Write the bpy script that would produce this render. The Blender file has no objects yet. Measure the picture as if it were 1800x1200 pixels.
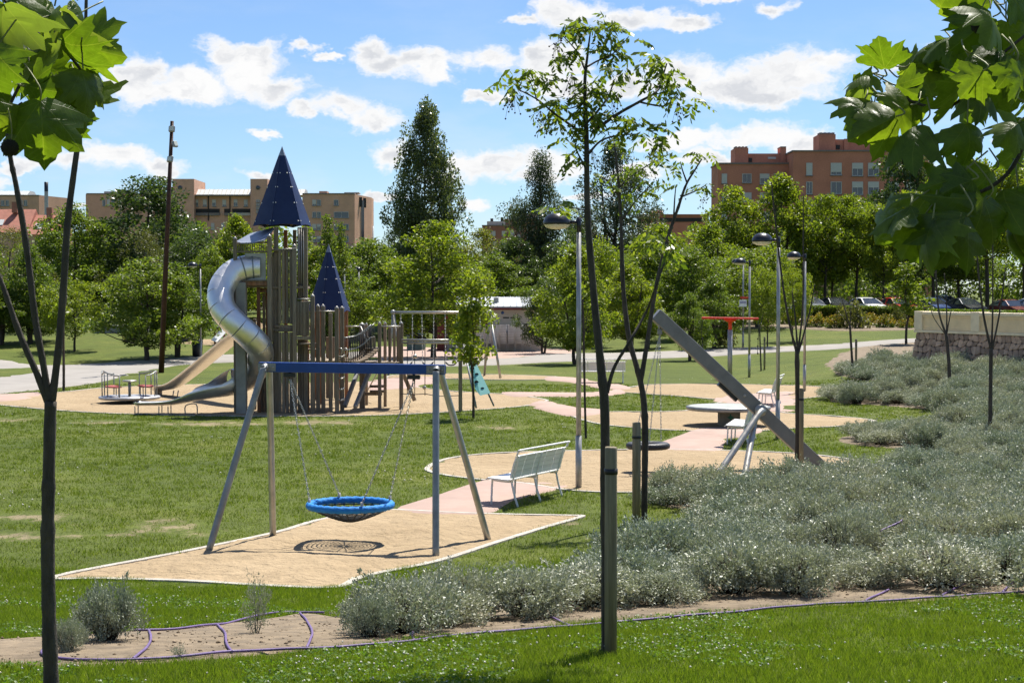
import bpy, bmesh, math, random
import numpy as np
from mathutils import Vector, Matrix, noise as mnoise
from mathutils.geometry import delaunay_2d_cdt

scene = bpy.context.scene
col = scene.collection
R_ = math.radians
PI = math.pi

# ------------------------------------------------------------------ camera
CAM_Z = 3.43
FPX = 2900.0
PITCH = math.atan(85.0 / FPX)
cam_data = bpy.data.cameras.new('camera')
cam_data.sensor_width = 36.0
cam_data.lens = FPX / 1800.0 * 36.0
cam_data.clip_start = 0.05
cam_data.clip_end = 6000.0
cam = bpy.data.objects.new('camera', cam_data)
cam.location = (0, 0, CAM_Z)
cam.rotation_euler = (PI / 2 - PITCH, 0, 0)
col.objects.link(cam)
scene.camera = cam

# ------------------------------------------------------------------ sun and sky
SUN_EL, SUN_AZ = R_(62.0), math.atan2(0.46, 0.89)      # azimuth measured from +Y towards +X
sun_dir = Vector((math.cos(SUN_EL) * math.sin(SUN_AZ), math.cos(SUN_EL) * math.cos(SUN_AZ), math.sin(SUN_EL)))
sun_data = bpy.data.lights.new('sun', 'SUN')
sun_data.energy = 5.0
sun_data.angle = R_(0.53)
sun_data.color = (1.0, 0.955, 0.88)
sun = bpy.data.objects.new('sun', sun_data)
sun.rotation_euler = (-sun_dir).to_track_quat('-Z', 'Y').to_euler()
sun.location = (0, 0, 60)
col.objects.link(sun)

scene.view_settings.view_transform = 'Standard'
scene.view_settings.look = 'None'
scene.view_settings.exposure = 0.82
scene.view_settings.gamma = 1.0
scene.cycles.use_denoising = True
scene.cycles.max_bounces = 8
scene.cycles.transmission_bounces = 6
scene.cycles.transparent_max_bounces = 8
scene.cycles.caustics_reflective = False
scene.cycles.caustics_refractive = False
scene.cycles.use_light_tree = False


class NT:
    """tiny wrapper to write node graphs in a line each"""
    def __init__(self, tree):
        self.t = tree
        self.n = tree.nodes
    def new(self, kind, **props):
        nd = self.n.new(kind)
        for k, v in props.items():
            setattr(nd, k, v)
        return nd
    def link(self, a, b):
        self.t.links.new(a, b)
    def math(self, op, a, b=None, c=None, clamp=False):
        nd = self.n.new('ShaderNodeMath'); nd.operation = op; nd.use_clamp = clamp
        for i, v in enumerate((a, b, c)):
            if v is None: continue
            if isinstance(v, (int, float)): nd.inputs[i].default_value = v
            else: self.t.links.new(v, nd.inputs[i])
        return nd.outputs[0]
    def vmath(self, op, a, b=None, c=None, out=0):
        nd = self.n.new('ShaderNodeVectorMath'); nd.operation = op
        for i, v in enumerate((a, b, c)):
            if v is None: continue
            if isinstance(v, (tuple, list)): nd.inputs[i].default_value = v
            else: self.t.links.new(v, nd.inputs[i])
        return nd.outputs[out]
    def noise(self, vec, scale, detail=4.0, rough=0.55, dist=0.0, out=0):
        nd = self.n.new('ShaderNodeTexNoise')
        nd.inputs['Scale'].default_value = scale; nd.inputs['Detail'].default_value = detail
        nd.inputs['Roughness'].default_value = rough; nd.inputs['Distortion'].default_value = dist
        if vec is not None: self.t.links.new(vec, nd.inputs['Vector'])
        return nd.outputs[out]
    def ramp(self, fac, stops, interp='LINEAR'):
        nd = self.n.new('ShaderNodeValToRGB'); nd.color_ramp.interpolation = interp
        el = nd.color_ramp.elements
        while len(el) < len(stops): el.new(0.5)
        for e, (p, c) in zip(el, stops):
            e.position = p
            e.color = (c, c, c, 1) if isinstance(c, (int, float)) else (c[0], c[1], c[2], 1)
        self.t.links.new(fac, nd.inputs[0])
        return nd.outputs[0]
    def mix(self, fac, a, b, mode='MIX'):
        nd = self.n.new('ShaderNodeMix'); nd.data_type = 'RGBA'; nd.blend_type = mode
        for i, v in ((0, fac), (6, a), (7, b)):
            if isinstance(v, (int, float)):
                nd.inputs[i].default_value = v if i == 0 else (v, v, v, 1)
            elif isinstance(v, (tuple, list)): nd.inputs[i].default_value = (v[0], v[1], v[2], 1)
            else: self.t.links.new(v, nd.inputs[i])
        return nd.outputs[2]
    def maprange(self, v, a, b, c, d, smooth=False):
        nd = self.n.new('ShaderNodeMapRange')
        if smooth: nd.interpolation_type = 'SMOOTHSTEP'
        self.t.links.new(v, nd.inputs[0])
        for i, x in enumerate((a, b, c, d)): nd.inputs[i + 1].default_value = x
        return nd.outputs[0]


world = bpy.data.worlds.new('World')
scene.world = world
world.use_nodes = True
w = NT(world.node_tree)
w.n.clear()
SKY_STRENGTH = 0.070
sky = w.new('ShaderNodeTexSky')
sky.sky_type = 'NISHITA'
sky.sun_disc = False
sky.sun_elevation = SUN_EL
sky.sun_rotation = SUN_AZ
sky.altitude = 900.0
sky.air_density = 1.0
sky.dust_density = 0.35
sky.ozone_density = 3.0
geo = w.new('ShaderNodeTexCoord')
dirv = geo.outputs['Generated']
sep = w.new('ShaderNodeSeparateXYZ'); w.link(dirv, sep.inputs[0])
az = w.math('ARCTAN2', sep.outputs[0], sep.outputs[1])
el = w.math('ARCSINE', sep.outputs[2])
cmb = w.new('ShaderNodeCombineXYZ'); w.link(az, cmb.inputs[0]); w.link(el, cmb.inputs[1])
ae = cmb.outputs[0]                                    # (azimuth, elevation) of the view direction
def noise2(vec, scale, detail, rough, out=0):
    nd = w.new('ShaderNodeTexNoise', noise_dimensions='2D')
    nd.inputs['Scale'].default_value = scale; nd.inputs['Detail'].default_value = detail; nd.inputs['Roughness'].default_value = rough
    w.link(vec, nd.inputs['Vector']); return nd.outputs[out]
warp = noise2(w.vmath('MULTIPLY', ae, (1, 1.5, 1)), 17.0, 5.0, 0.66, out=1)
warp = w.vmath('MULTIPLY', w.vmath('SUBTRACT', warp, (0.5, 0.5, 0.5)), (0.050, 0.026, 0.0))
aew = w.vmath('ADD', ae, warp)
# cumulus clouds over the town: each is a few ellipsoids of cloud at its own azimuth and elevation
CLOUDS = [(240,150,60,42),(330,162,95,34),(440,125,85,42),(395,100,50,24),(500,160,55,26),(300,176,120,18),(470,150,60,34),
 (590,195,50,22),(640,212,60,22),(545,200,32,16),(655,95,48,30),(690,118,60,32),(780,125,48,40),(735,108,50,26),(850,105,48,26),(865,168,38,13),
 (545,92,22,14),(575,112,26,10),(1000,22,85,26),(1100,34,95,22),(1205,44,62,12),(1270,6,54,12),(1367,24,36,13),(930,40,30,12),
 (960,105,75,36),(1000,150,70,28),(1290,165,110,34),(1400,140,95,42),(1200,135,95,32),(1330,178,130,22),(1450,120,50,25),(1100,150,80,30),
 (1330,240,85,24),(1405,252,60,20),(1190,252,64,13),(1250,275,60,12),
 (205,282,72,28),(290,300,52,16),(140,292,60,16),(15,298,50,12),(470,242,26,9),(445,312,36,12),
 (870,288,85,32),(800,282,40,26),(955,288,62,22),(690,270,38,24),(930,312,70,16),(830,358,34,12),(680,352,46,9),(770,318,40,12),(60,372,120,7),(1120,300,80,16),(1020,345,70,10),
 (1560,300,70,20),(1690,120,120,40),(-90,180,120,40),(-60,320,80,16),(1930,260,130,30),(1880,40,90,20)]
dist = None
for (px, py, sx, sy) in CLOUDS:
    a, e = math.atan((px - 900) / FPX), math.atan((515 - py) / FPX)
    ix, iy = FPX / sx, FPX / sy
    q = w.vmath('MULTIPLY_ADD', aew, (ix, iy, 0), (-a * ix, -e * iy, 0))
    l = w.vmath('LENGTH', q, out=1)
    if dist is None: dist = l
    else:
        nd = w.new('ShaderNodeMath', operation='SMOOTH_MIN'); nd.inputs[2].default_value = 0.25
        w.link(dist, nd.inputs[0]); w.link(l, nd.inputs[1]); dist = nd.outputs[0]
fluff = noise2(w.vmath('MULTIPLY', aew, (1, 1.7, 1)), 30.0, 6.0, 0.62)
field = w.math('SUBTRACT', w.math('MULTIPLY_ADD', fluff, 1.5, 0.32), dist)
dens = w.maprange(field, -0.12, 0.55, 0, 1, True)
thin = w.math('MULTIPLY', w.maprange(noise2(w.vmath('MULTIPLY', ae, (1, 3.2, 1)), 9.0, 5.0, 0.6), 0.40, 0.75, 0, 0.34, True), w.maprange(el, 0.02, 0.16, 1.0, 0.25))
shade = noise2(w.vmath('MULTIPLY_ADD', aew, (1, 1.9, 1), (3.1, 1.7, 0)), 22.0, 4.0, 0.6)
core = w.maprange(field, 0.30, 1.0, 0, 1, True)
grey = w.math('MULTIPLY', core, w.maprange(shade, 0.36, 0.62, 0, 0.9, True))
WHITE, LILAC, HAZE = (8.0, 8.0, 8.0), (5.4, 5.6, 6.0), (7.0, 7.3, 7.6)
skyblue = w.mix(1.0, sky.outputs[0], (0.84, 0.96, 1.12), 'MULTIPLY')
view_sky = w.mix(dens, w.mix(thin, skyblue, HAZE), w.mix(grey, WHITE, LILAC))
# the rest of the sky carries the same kind of scattered cumulus
bign = w.noise(w.vmath('MULTIPLY', dirv, (1, 1, 2.6)), 3.2, 5.0, 0.58, 0.0)
far_dens = w.math('MULTIPLY', w.maprange(bign, 0.54, 0.68, 0, 1, True), w.maprange(sep.outputs[2], 0.0, 0.03, 0, 1, True))
rest_sky = w.mix(far_dens, skyblue, WHITE)
inside = w.math('MULTIPLY', w.maprange(w.math('ABSOLUTE', az), 0.34, 0.40, 1, 0), w.maprange(el, 0.18, 0.22, 1, 0))
inside = w.math('MULTIPLY', inside, w.maprange(el, -0.02, -0.01, 0, 1))
bg1 = w.new('ShaderNodeBackground'); bg1.inputs[1].default_value = SKY_STRENGTH; w.link(view_sky, bg1.inputs[0])
bg2 = w.new('ShaderNodeBackground'); bg2.inputs[1].default_value = SKY_STRENGTH; w.link(rest_sky, bg2.inputs[0])
mxs = w.new('ShaderNodeMixShader'); w.link(inside, mxs.inputs[0]); w.link(bg2.outputs[0], mxs.inputs[1]); w.link(bg1.outputs[0], mxs.inputs[2])
wo = w.new('ShaderNodeOutputWorld'); w.link(mxs.outputs[0], wo.inputs[0])
world.cycles.sampling_method = 'MANUAL'
world.cycles.sample_map_resolution = 1024

# ------------------------------------------------------------------ pixel <-> place
CP, SP = math.cos(PITCH), math.sin(PITCH)
def ray(px, py):
    u, v = (px - 900.0) / FPX, (600.0 - py) / FPX
    return Vector((u, CP + v * SP, -SP + v * CP))
def at(px, py, d):
    """the place at distance d (metres along +Y) seen at photo pixel px, py"""
    r = ray(px, py); t = d / r.y
    return Vector((r.x * t, d, CAM_Z + r.z * t))
def smooth(a, b, x):
    t = min(1.0, max(0.0, (x - a) / (b - a))); return t * t * (3 - 2 * t)
def lerp(a, b, t): return a + (b - a) * t

# ------------------------------------------------------------------ terrain height
def H(x, y):
    # bank rising towards the photographer
    k = smooth(-1.5, 5.5, x)
    y0 = lerp(19.3, 31.0, k)
    t = (y0 - y) / (y0 - 12.5)
    z = 0.0
    if t > 0:
        z += 0.78 * (t ** 1.25 if t < 1 else 1 + 1.25 * (t - 1) * (1 if k < 1 else 1))
        if t > 1:
            z = 0.78 + 0.098 * (12.5 - y)
    # planted slope at the foot of the stone wall
    z += 0.62 * smooth(9.0, 17.0, x) * smooth(36, 62, y) * (1 - smooth(70, 96, y))
    # lawns climbing behind the playground
    u = x / max(y, 5.0)
    cr = smooth(0.055, 0.13, u)
    cl = 1 - smooth(-0.155, -0.11, u)
    cc = max(0.0, 1 - cr - cl)
    zr = 0.9 * smooth(10, 24, x) * smooth(62, 90, y) * (1 - smooth(10.0, 17.0, x) * 0.7) + 0.038 * max(0, min(y, 122) - 88)
    zl = 0.052 * max(0, min(y, 118) - 80)
    zc = 0.055 * max(0, min(y, 132) - 103)
    z += cr * zr + cl * zl + cc * zc
    if y > 118: z += 0.25 * smooth(118, 160, y)
    return z
def ground(px, py, lift=0.0):
    """where the line of sight through a photo pixel meets the terrain"""
    r = ray(px, py); t = 6.0; dt = 0.5
    p = Vector((0, 0, CAM_Z))
    while t < 400:
        q = p + r * t
        if q.z <= H(q.x, q.y) + lift:
            lo, hi = t - dt, t
            for _ in range(18):
                m = (lo + hi) / 2; q = p + r * m
                if q.z <= H(q.x, q.y) + lift: hi = m
                else: lo = m
            q = p + r * hi
            return Vector((q.x, q.y, H(q.x, q.y)))
        t += dt; dt = max(0.5, t * 0.01)
    q = p + r * 200
    return Vector((q.x, q.y, H(q.x, q.y)))

# ------------------------------------------------------------------ object helpers
def tag(o, label=None, cat=None, group=None, kind=None):
    if label: o['label'] = label
    if cat: o['category'] = cat
    if group: o['group'] = group
    if kind: o['kind'] = kind
    return o
def empty(name, loc=(0, 0, 0), rz=0.0, label=None, cat=None, group=None):
    o = bpy.data.objects.new(name, None)
    o.location = loc; o.rotation_euler = (0, 0, rz); o.empty_display_size = 0.2
    col.objects.link(o)
    return tag(o, label, cat, group)
KIDS = {}
def link(o, parent=None):
    col.objects.link(o)
    if parent is not None:
        o.parent = parent
        KIDS.setdefault(parent.name, []).append(o)
    return o
def copy_tree(o, parent=None, loc=None, rz=None, scale=None, label=None, group=None):
    c = o.copy(); link(c, parent)
    if loc is not None: c.location = loc
    if rz is not None: c.rotation_euler = (c.rotation_euler[0], c.rotation_euler[1], rz)
    if scale is not None: c.scale = (scale, scale, scale) if isinstance(scale, (int, float)) else scale
    if label: c['label'] = label
    if group: c['group'] = group
    for ch in KIDS.get(o.name, []): copy_tree(ch, c)
    return c

def frame_of(d):
    d = Vector(d).normalized()
    a = Vector((0, 0, 1)) if abs(d.z) < 0.95 else Vector((1, 0, 0))
    s = d.cross(a).normalized()
    return s, s.cross(d).normalized()

class MB:
    """collects shapes for one mesh object"""
    def __init__(self, off=(0, 0, 0)):
        self.v = []; self.f = []; self.s = []; self.off = Vector(off)
    def add(self, verts, faces, sm=False):
        b = len(self.v)
        o = self.off
        self.v.extend((p[0] - o.x, p[1] - o.y, p[2] - o.z) for p in verts)
        self.f.extend(tuple(i + b for i in f) for f in faces)
        self.s.extend([sm] * len(faces))
        return self
    def box(self, c, size, rz=0.0, mat=None, bev=0.0):
        """box with optional chamfered edges"""
        hx, hy, hz = size[0] / 2, size[1] / 2, size[2] / 2
        if bev <= 0:
            vs = [Vector((x, y, z)) for x in (-hx, hx) for y in (-hy, hy) for z in (-hz, hz)]
            fs = [(0, 1, 3, 2), (4, 6, 7, 5), (0, 4, 5, 1), (2, 3, 7, 6), (0, 2, 6, 4), (1, 5, 7, 3)]
        else:
            b = min(bev, hx * .9, hy * .9, hz * .9)
            bm = bmesh.new(); bmesh.ops.create_cube(bm, size=1.0)
            for q in bm.verts: q.co = Vector((q.co.x * 2 * hx, q.co.y * 2 * hy, q.co.z * 2 * hz))
            bmesh.ops.bevel(bm, geom=bm.edges[:], offset=b, segments=1, affect='EDGES')
            bm.verts.ensure_lookup_table()
            vs = [q.co.copy() for q in bm.verts]; fs = [tuple(q.index for q in f.verts) for f in bm.faces]
            bm.free()
        M = mat if mat is not None else Matrix.Rotation(rz, 3, 'Z')
        c = Vector(c)
        return self.add([M @ p + c for p in vs], fs)
    def beam(self, a, b, wd, ht, up=(0, 0, 1), bev=0.0):
        """square bar from a to b"""
        a, b = Vector(a), Vector(b); d = b - a; L = d.length; d.normalize()
        s = d.cross(Vector(up))
        if s.length < 1e-4: s = d.cross(Vector((0, 1, 0)))
        s.normalize(); u = s.cross(d)
        M = Matrix((d, s, u)).transposed()
        return self.box((a + b) / 2, (L, wd, ht), mat=M, bev=bev)
    def tube(self, pts, r, n=10, cap=True, closed=False, sm=True):
        """round bar along points; r is one radius or one per point"""
        pts = [Vector(p) for p in pts]; m = len(pts)
        rs = [r] * m if isinstance(r, (int, float)) else list(r)
        vs = []; s_prev = None
        for i, p in enumerate(pts):
            if closed: d = pts[(i + 1) % m] - pts[i - 1]
            else: d = pts[min(i + 1, m - 1)] - pts[max(i - 1, 0)]
            if d.length < 1e-9: d = Vector((0, 0, 1))
            d.normalize()
            if s_prev is None: s, u = frame_of(d)
            else:
                s = s_prev - d * s_prev.dot(d)
                s = s.normalized() if s.length > 1e-6 else frame_of(d)[0]
                u = s.cross(d).normalized()
            s_prev = s
            for k in range(n):
                a = 2 * PI * k / n
                vs.append(p + (s * math.cos(a) + u * math.sin(a)) * rs[i])
        fs = []
        for i in range(m if closed else m - 1):
            j = (i + 1) % m
            for k in range(n):
                l = (k + 1) % n
                fs.append((i * n + k, j * n + k, j * n + l, i * n + l))
        b0 = len(self.f)
        self.add(vs, fs, sm)
        if cap and not closed:
            base = len(self.v) - len(vs)
            self.f.append(tuple(base + k for k in range(n))); self.s.append(False)
            self.f.append(tuple(base + (m - 1) * n + k for k in reversed(range(n)))); self.s.append(False)
        return self
    def lathe(self, c, prof, n=24, axis=(0, 0, 1), sm=True):
        """profile [(r, h), ...] turned about an axis through c"""
        c = Vector(c); ax = Vector(axis).normalized(); s, u = frame_of(ax)
        if abs(ax.z) > .99: s, u = Vector((1, 0, 0)), Vector((0, 1, 0))
        vs = []; fs = []
        for (r, h) in prof:
            for k in range(n):
                a = 2 * PI * k / n
                vs.append(c + ax * h + (s * math.cos(a) + u * math.sin(a)) * max(r, 1e-4))
        for i in range(len(prof) - 1):
            for k in range(n):
                l = (k + 1) % n
                fs.append((i * n + k, i * n + l, (i + 1) * n + l, (i + 1) * n + k))
        return self.add(vs, fs, sm)
    def prism(self, poly, vec):
        """flat polygon pushed along vec"""
        poly = [Vector(p) for p in poly]; vec = Vector(vec); n = len(poly)
        vs = poly + [p + vec for p in poly]
        fs = [tuple(range(n))[::-1], tuple(range(n, 2 * n))]
        fs += [(i, (i + 1) % n, n + (i + 1) % n, n + i) for i in range(n)]
        return self.add(vs, fs)
    def quad(self, a, b, c, d): return self.add([a, b, c, d], [(0, 1, 2, 3)])
    def ball(self, c, r, n=10, m=7, sq=(1, 1, 1)):
        c = Vector(c); vs = []; fs = []
        for i in range(m + 1):
            t = PI * i / m
            for k in range(n):
                a = 2 * PI * k / n
                vs.append(c + Vector((r * sq[0] * math.sin(t) * math.cos(a), r * sq[1] * math.sin(t) * math.sin(a), r * sq[2] * math.cos(t))))
        for i in range(m):
            for k in range(n):
                l = (k + 1) % n
                fs.append((i * n + k, (i + 1) * n + k, (i + 1) * n + l, i * n + l))
        return self.add(vs, fs, True)
    def mesh(self, name):
        me = bpy.data.meshes.new(name)
        me.from_pydata([tuple(p) for p in self.v], [], self.f)
        me.polygons.foreach_set('use_smooth', self.s)
        me.validate(); me.update()
        return me
    def build(self, name, mat, parent=None, world=True):
        """links the collected shapes as ONE object; coordinates given in the world when parent sits unrotated"""
        if parent is not None and world:
            l = parent.location
            P = parent.parent
            while P is not None: l = l + P.location; P = P.parent
            self.v = [(p[0] - l[0], p[1] - l[1], p[2] - l[2]) for p in self.v]
        me = self.mesh(name)
        if mat is not None: me.materials.append(mat)
        return link(bpy.data.objects.new(name, me), parent)

def obj_from_mesh(name, me, parent=None, loc=None, rot=None, scale=None):
    o = bpy.data.objects.new(name, me)
    if loc is not None: o.location = loc
    if rot is not None: o.rotation_euler = rot
    if scale is not None: o.scale = scale
    return link(o, parent)
def np_mesh(name, verts, faces_flat, nper, mats=(), smooth_=False):
    """mesh from numpy arrays, all faces with nper corners"""
    me = bpy.data.meshes.new(name)
    nv = len(verts); nf = len(faces_flat) // nper
    me.vertices.add(nv); me.vertices.foreach_set('co', np.asarray(verts, dtype=np.float32).ravel())
    me.loops.add(nf * nper); me.loops.foreach_set('vertex_index', np.asarray(faces_flat, dtype=np.int32))
    me.polygons.add(nf)
    me.polygons.foreach_set('loop_start', np.arange(0, nf * nper, nper, dtype=np.int32))
    me.polygons.foreach_set('loop_total', np.full(nf, nper, dtype=np.int32))
    if smooth_: me.polygons.foreach_set('use_smooth', np.ones(nf, dtype=bool))
    me.update(calc_edges=True)
    for m in mats: me.materials.append(m)
    return me
def spline(pts, per=8):
    """Catmull-Rom curve through points"""
    pts = [Vector(p) for p in pts]; out = []
    for i in range(len(pts) - 1):
        p0 = pts[max(i - 1, 0)]; p1 = pts[i]; p2 = pts[i + 1]; p3 = pts[min(i + 2, len(pts) - 1)]
        for k in range(per):
            t = k / per
            out.append(0.5 * ((2 * p1) + (p2 - p0) * t + (2 * p0 - 5 * p1 + 4 * p2 - p3) * t * t + (3 * p1 - p0 - 3 * p2 + p3) * t ** 3))
    out.append(pts[-1]); return out

# ------------------------------------------------------------------ materials
def new_mat(name):
    m = bpy.data.materials.new(name); m.use_nodes = True
    n = NT(m.node_tree); n.n.clear()
    out = n.new('ShaderNodeOutputMaterial')
    b = n.new('ShaderNodeBsdfPrincipled')
    n.link(b.outputs[0], out.inputs[0])
    return m, n, b, out
def mat(name, c, rough=0.6, metal=0.0, var=0.18, scale=4.0, bump=0.0, bscale=30.0, c2=None, spec=0.5, stretch=(1, 1, 1), rand=0.0):
    m, n, b, out = new_mat(name)
    tc = n.new('ShaderNodeTexCoord'); v = n.vmath('MULTIPLY', tc.outputs['Object'], stretch)
    f = n.noise(v, scale, 6.0, 0.6)
    lo = tuple(x * (1 - var) for x in c); hi = c2 if c2 else tuple(min(1, x * (1 + var)) for x in c)
    cc = n.ramp(f, [(0.3, lo), (0.7, hi)])
    if rand:
        oi = n.new('ShaderNodeObjectInfo')
        cc = n.mix(1.0, cc, n.ramp(oi.outputs['Random'], [(0, 1 - rand), (1, 1 + rand)]), 'MULTIPLY')
    n.link(cc, b.inputs['Base Color'])
    b.inputs['Metallic'].default_value = metal
    b.inputs['Specular IOR Level'].default_value = spec
    n.link(n.maprange(n.noise(v, scale * 2.7, 4.0), 0.3, 0.7, max(0.02, rough - 0.08), min(1, rough + 0.08)), b.inputs['Roughness'])
    if bump:
        bp = n.new('ShaderNodeBump'); bp.inputs['Strength'].default_value = bump; bp.inputs['Distance'].default_value = 0.02
        n.link(n.noise(v, bscale, 5.0, 0.65), bp.inputs['Height']); n.link(bp.outputs[0], b.inputs['Normal'])
    return m
def leaf_mat(name, dark, mid, light, trans=0.45, rough=0.45, tcol=None, rand=0.12, spec=0.4):
    """leaf: every leaf its own tone, lets light through"""
    m, n, b, out = new_mat(name)
    g = n.new('ShaderNodeNewGeometry')
    cc = n.ramp(g.outputs['Random Per Island'], [(0.0, dark), (0.5, mid), (1.0, light)])
    oi = n.new('ShaderNodeObjectInfo')
    cc = n.mix(1.0, cc, n.ramp(oi.outputs['Random'], [(0, (1 - rand, 1 - rand * .8, 1 - rand)), (1, (1 + rand, 1 + rand * .6, 1 + rand * .3))]), 'MULTIPLY')
    n.link(cc, b.inputs['Base Color']); b.inputs['Roughness'].default_value = rough
    b.inputs['Specular IOR Level'].default_value = spec
    tr = n.new('ShaderNodeBsdfTranslucent')
    n.link(n.mix(1.0, cc, tcol or (1.5, 1.55, 0.7), 'MULTIPLY'), tr.inputs[0])
    mx = n.new('ShaderNodeMixShader'); mx.inputs[0].default_value = trans
    n.link(b.outputs[0], mx.inputs[1]); n.link(tr.outputs[0], mx.inputs[2]); n.link(mx.outputs[0], out.inputs[0])
    return m
M = {}

# ================================================================== GROUND
def px_poly(pts, per=5, closed=True, lift=0.0):
    """outline on the terrain through photo pixels, rounded"""
    g = [ground(x, y, lift) for x, y in pts]
    if closed:
        s = spline([g[-1]] + g + [g[0], g[1]], per)
        return s[per:per * (len(g) + 1)]
    return spline(g, per)
def inside_poly(x, y, poly):
    c = False; j = len(poly) - 1
    for i in range(len(poly)):
        xi, yi = poly[i][0], poly[i][1]; xj, yj = poly[j][0], poly[j][1]
        if (yi > y) != (yj > y) and x < (xj - xi) * (y - yi) / (yj - yi + 1e-12) + xi: c = not c
        j = i
    return c
def np_inside(X, Y, poly):
    c = np.zeros(X.shape, bool); j = len(poly) - 1
    for i in range(len(poly)):
        xi, yi = poly[i][0], poly[i][1]; xj, yj = poly[j][0], poly[j][1]
        m = ((yi > Y) != (yj > Y)) & (X < (xj - xi) * (Y - yi) / (yj - yi + 1e-12) + xi)
        c ^= m; j = i
    return c
def edge_dist(x, y, poly):
    m = 1e9
    for i in range(len(poly)):
        ax, ay = poly[i - 1][0], poly[i - 1][1]; bx, by = poly[i][0], poly[i][1]
        dx, dy = bx - ax, by - ay; t = max(0, min(1, ((x - ax) * dx + (y - ay) * dy) / (dx * dx + dy * dy + 1e-9)))
        m = min(m, math.hypot(x - ax - dx * t, y - ay - dy * t))
    return m
def sheet(name, poly, mat_, lift, step, parent=None, bumpy=0.0, hollows=None):
    """a surface laid over the terrain inside an outline"""
    poly2 = [Vector((p[0], p[1])) for p in poly]
    n = len(poly2); vs = list(poly2); ed = [(i, (i + 1) % n) for i in range(n)]
    xs = [p.x for p in poly2]; ys = [p.y for p in poly2]
    rnd = random.Random(7); y = min(ys) + step * .4
    while y < max(ys):
        x = min(xs) + step * .4
        while x < max(xs):
            qx, qy = x + rnd.uniform(-.3, .3) * step, y + rnd.uniform(-.3, .3) * step
            if inside_poly(qx, qy, poly2): vs.append(Vector((qx, qy)))
            x += step
        y += step
    bound = [(p.x, p.y) for p in poly2]
    area = sum(poly2[i].x * poly2[(i + 1) % n].y - poly2[(i + 1) % n].x * poly2[i].y for i in range(n))
    for i in range(n):                                  # a ring just inside the edge, so that the edge itself can dip into the ground
        dd = (poly2[(i + 1) % n] - poly2[i - 1]).normalized(); q = poly2[i] + Vector((-dd.y, dd.x)) * (0.07 if area > 0 else -0.07)
        if inside_poly(q.x, q.y, poly2): vs.append(q)
    r = delaunay_2d_cdt(vs, ed, [list(range(n))], 1, 1e-5)
    bset = {(round(a, 4), round(b, 4)) for a, b in bound}
    def hz(v):
        z = H(v.x, v.y) + lift
        if (round(v.x, 4), round(v.y, 4)) in bset: return z - lift - .03
        if bumpy: z += bumpy * (mnoise.noise(Vector((v.x * 1.3, v.y * 1.3, 3.0))) + .6 * mnoise.noise(Vector((v.x * 4.1, v.y * 4.1, 9.0))))
        if hollows is not None:                         # raked up in the middle, trodden hollow under the seat
            z += .05 * smooth(.05, .9, edge_dist(v.x, v.y, poly2)) + .012 * mnoise.noise(Vector((v.x * 8, v.y * 8, 1))) + .010 * mnoise.noise(Vector((v.x * 2.4, v.y * 2.4, 6)))
            for (cx, cy, rr) in hollows:
                q = math.hypot(v.x - cx, (v.y - cy) * .8) / rr; z += -.055 * math.exp(-q * q) + .018 * math.exp(-(q - 1.5) ** 2 * 4)
            z = max(z, H(v.x, v.y) + .006)
        return z
    me = bpy.data.meshes.new(name)
    me.from_pydata([(v.x, v.y, hz(v)) for v in r[0]], [], [tuple(f) for f in r[2]])
    bm = bmesh.new(); bm.from_mesh(me)
    bmesh.ops.recalc_face_normals(bm, faces=bm.faces)
    for f in bm.faces:
        if f.normal.z < 0: f.normal_flip()
        f.smooth = True
    bm.to_mesh(me); bm.free(); me.materials.append(mat_)
    return tag(link(bpy.data.objects.new(name, me), parent), kind='structure')
def kerb(poly, mat_, parent, wd=0.12, ht=0.022, sink=0.08, closed=True):
    """edging that follows an outline"""
    P = [Vector((p[0], p[1], 0)) for p in poly]; n = len(P); mb = MB(); vs = []; fs = []
    for i in range(n):
        a = P[i - 1] if (closed or i > 0) else P[i]; b = P[(i + 1) % n] if (closed or i < n - 1) else P[i]
        d = (b - a).normalized(); s = Vector((-d.y, d.x, 0)) * wd / 2
        z = H(P[i].x, P[i].y)
        for q, zz in ((P[i] - s, z - sink), (P[i] - s * .86, z + ht), (P[i] + s * .86, z + ht), (P[i] + s, z - sink)):
            vs.append((q.x, q.y, zz))
    for i in range(n if closed else n - 1):
        j = (i + 1) % n
        for k in range(3): fs.append((i * 4 + k, j * 4 + k, j * 4 + k + 1, i * 4 + k + 1))
    mb.add(vs, fs)
    return mb.build('kerb', mat_, parent)

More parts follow.
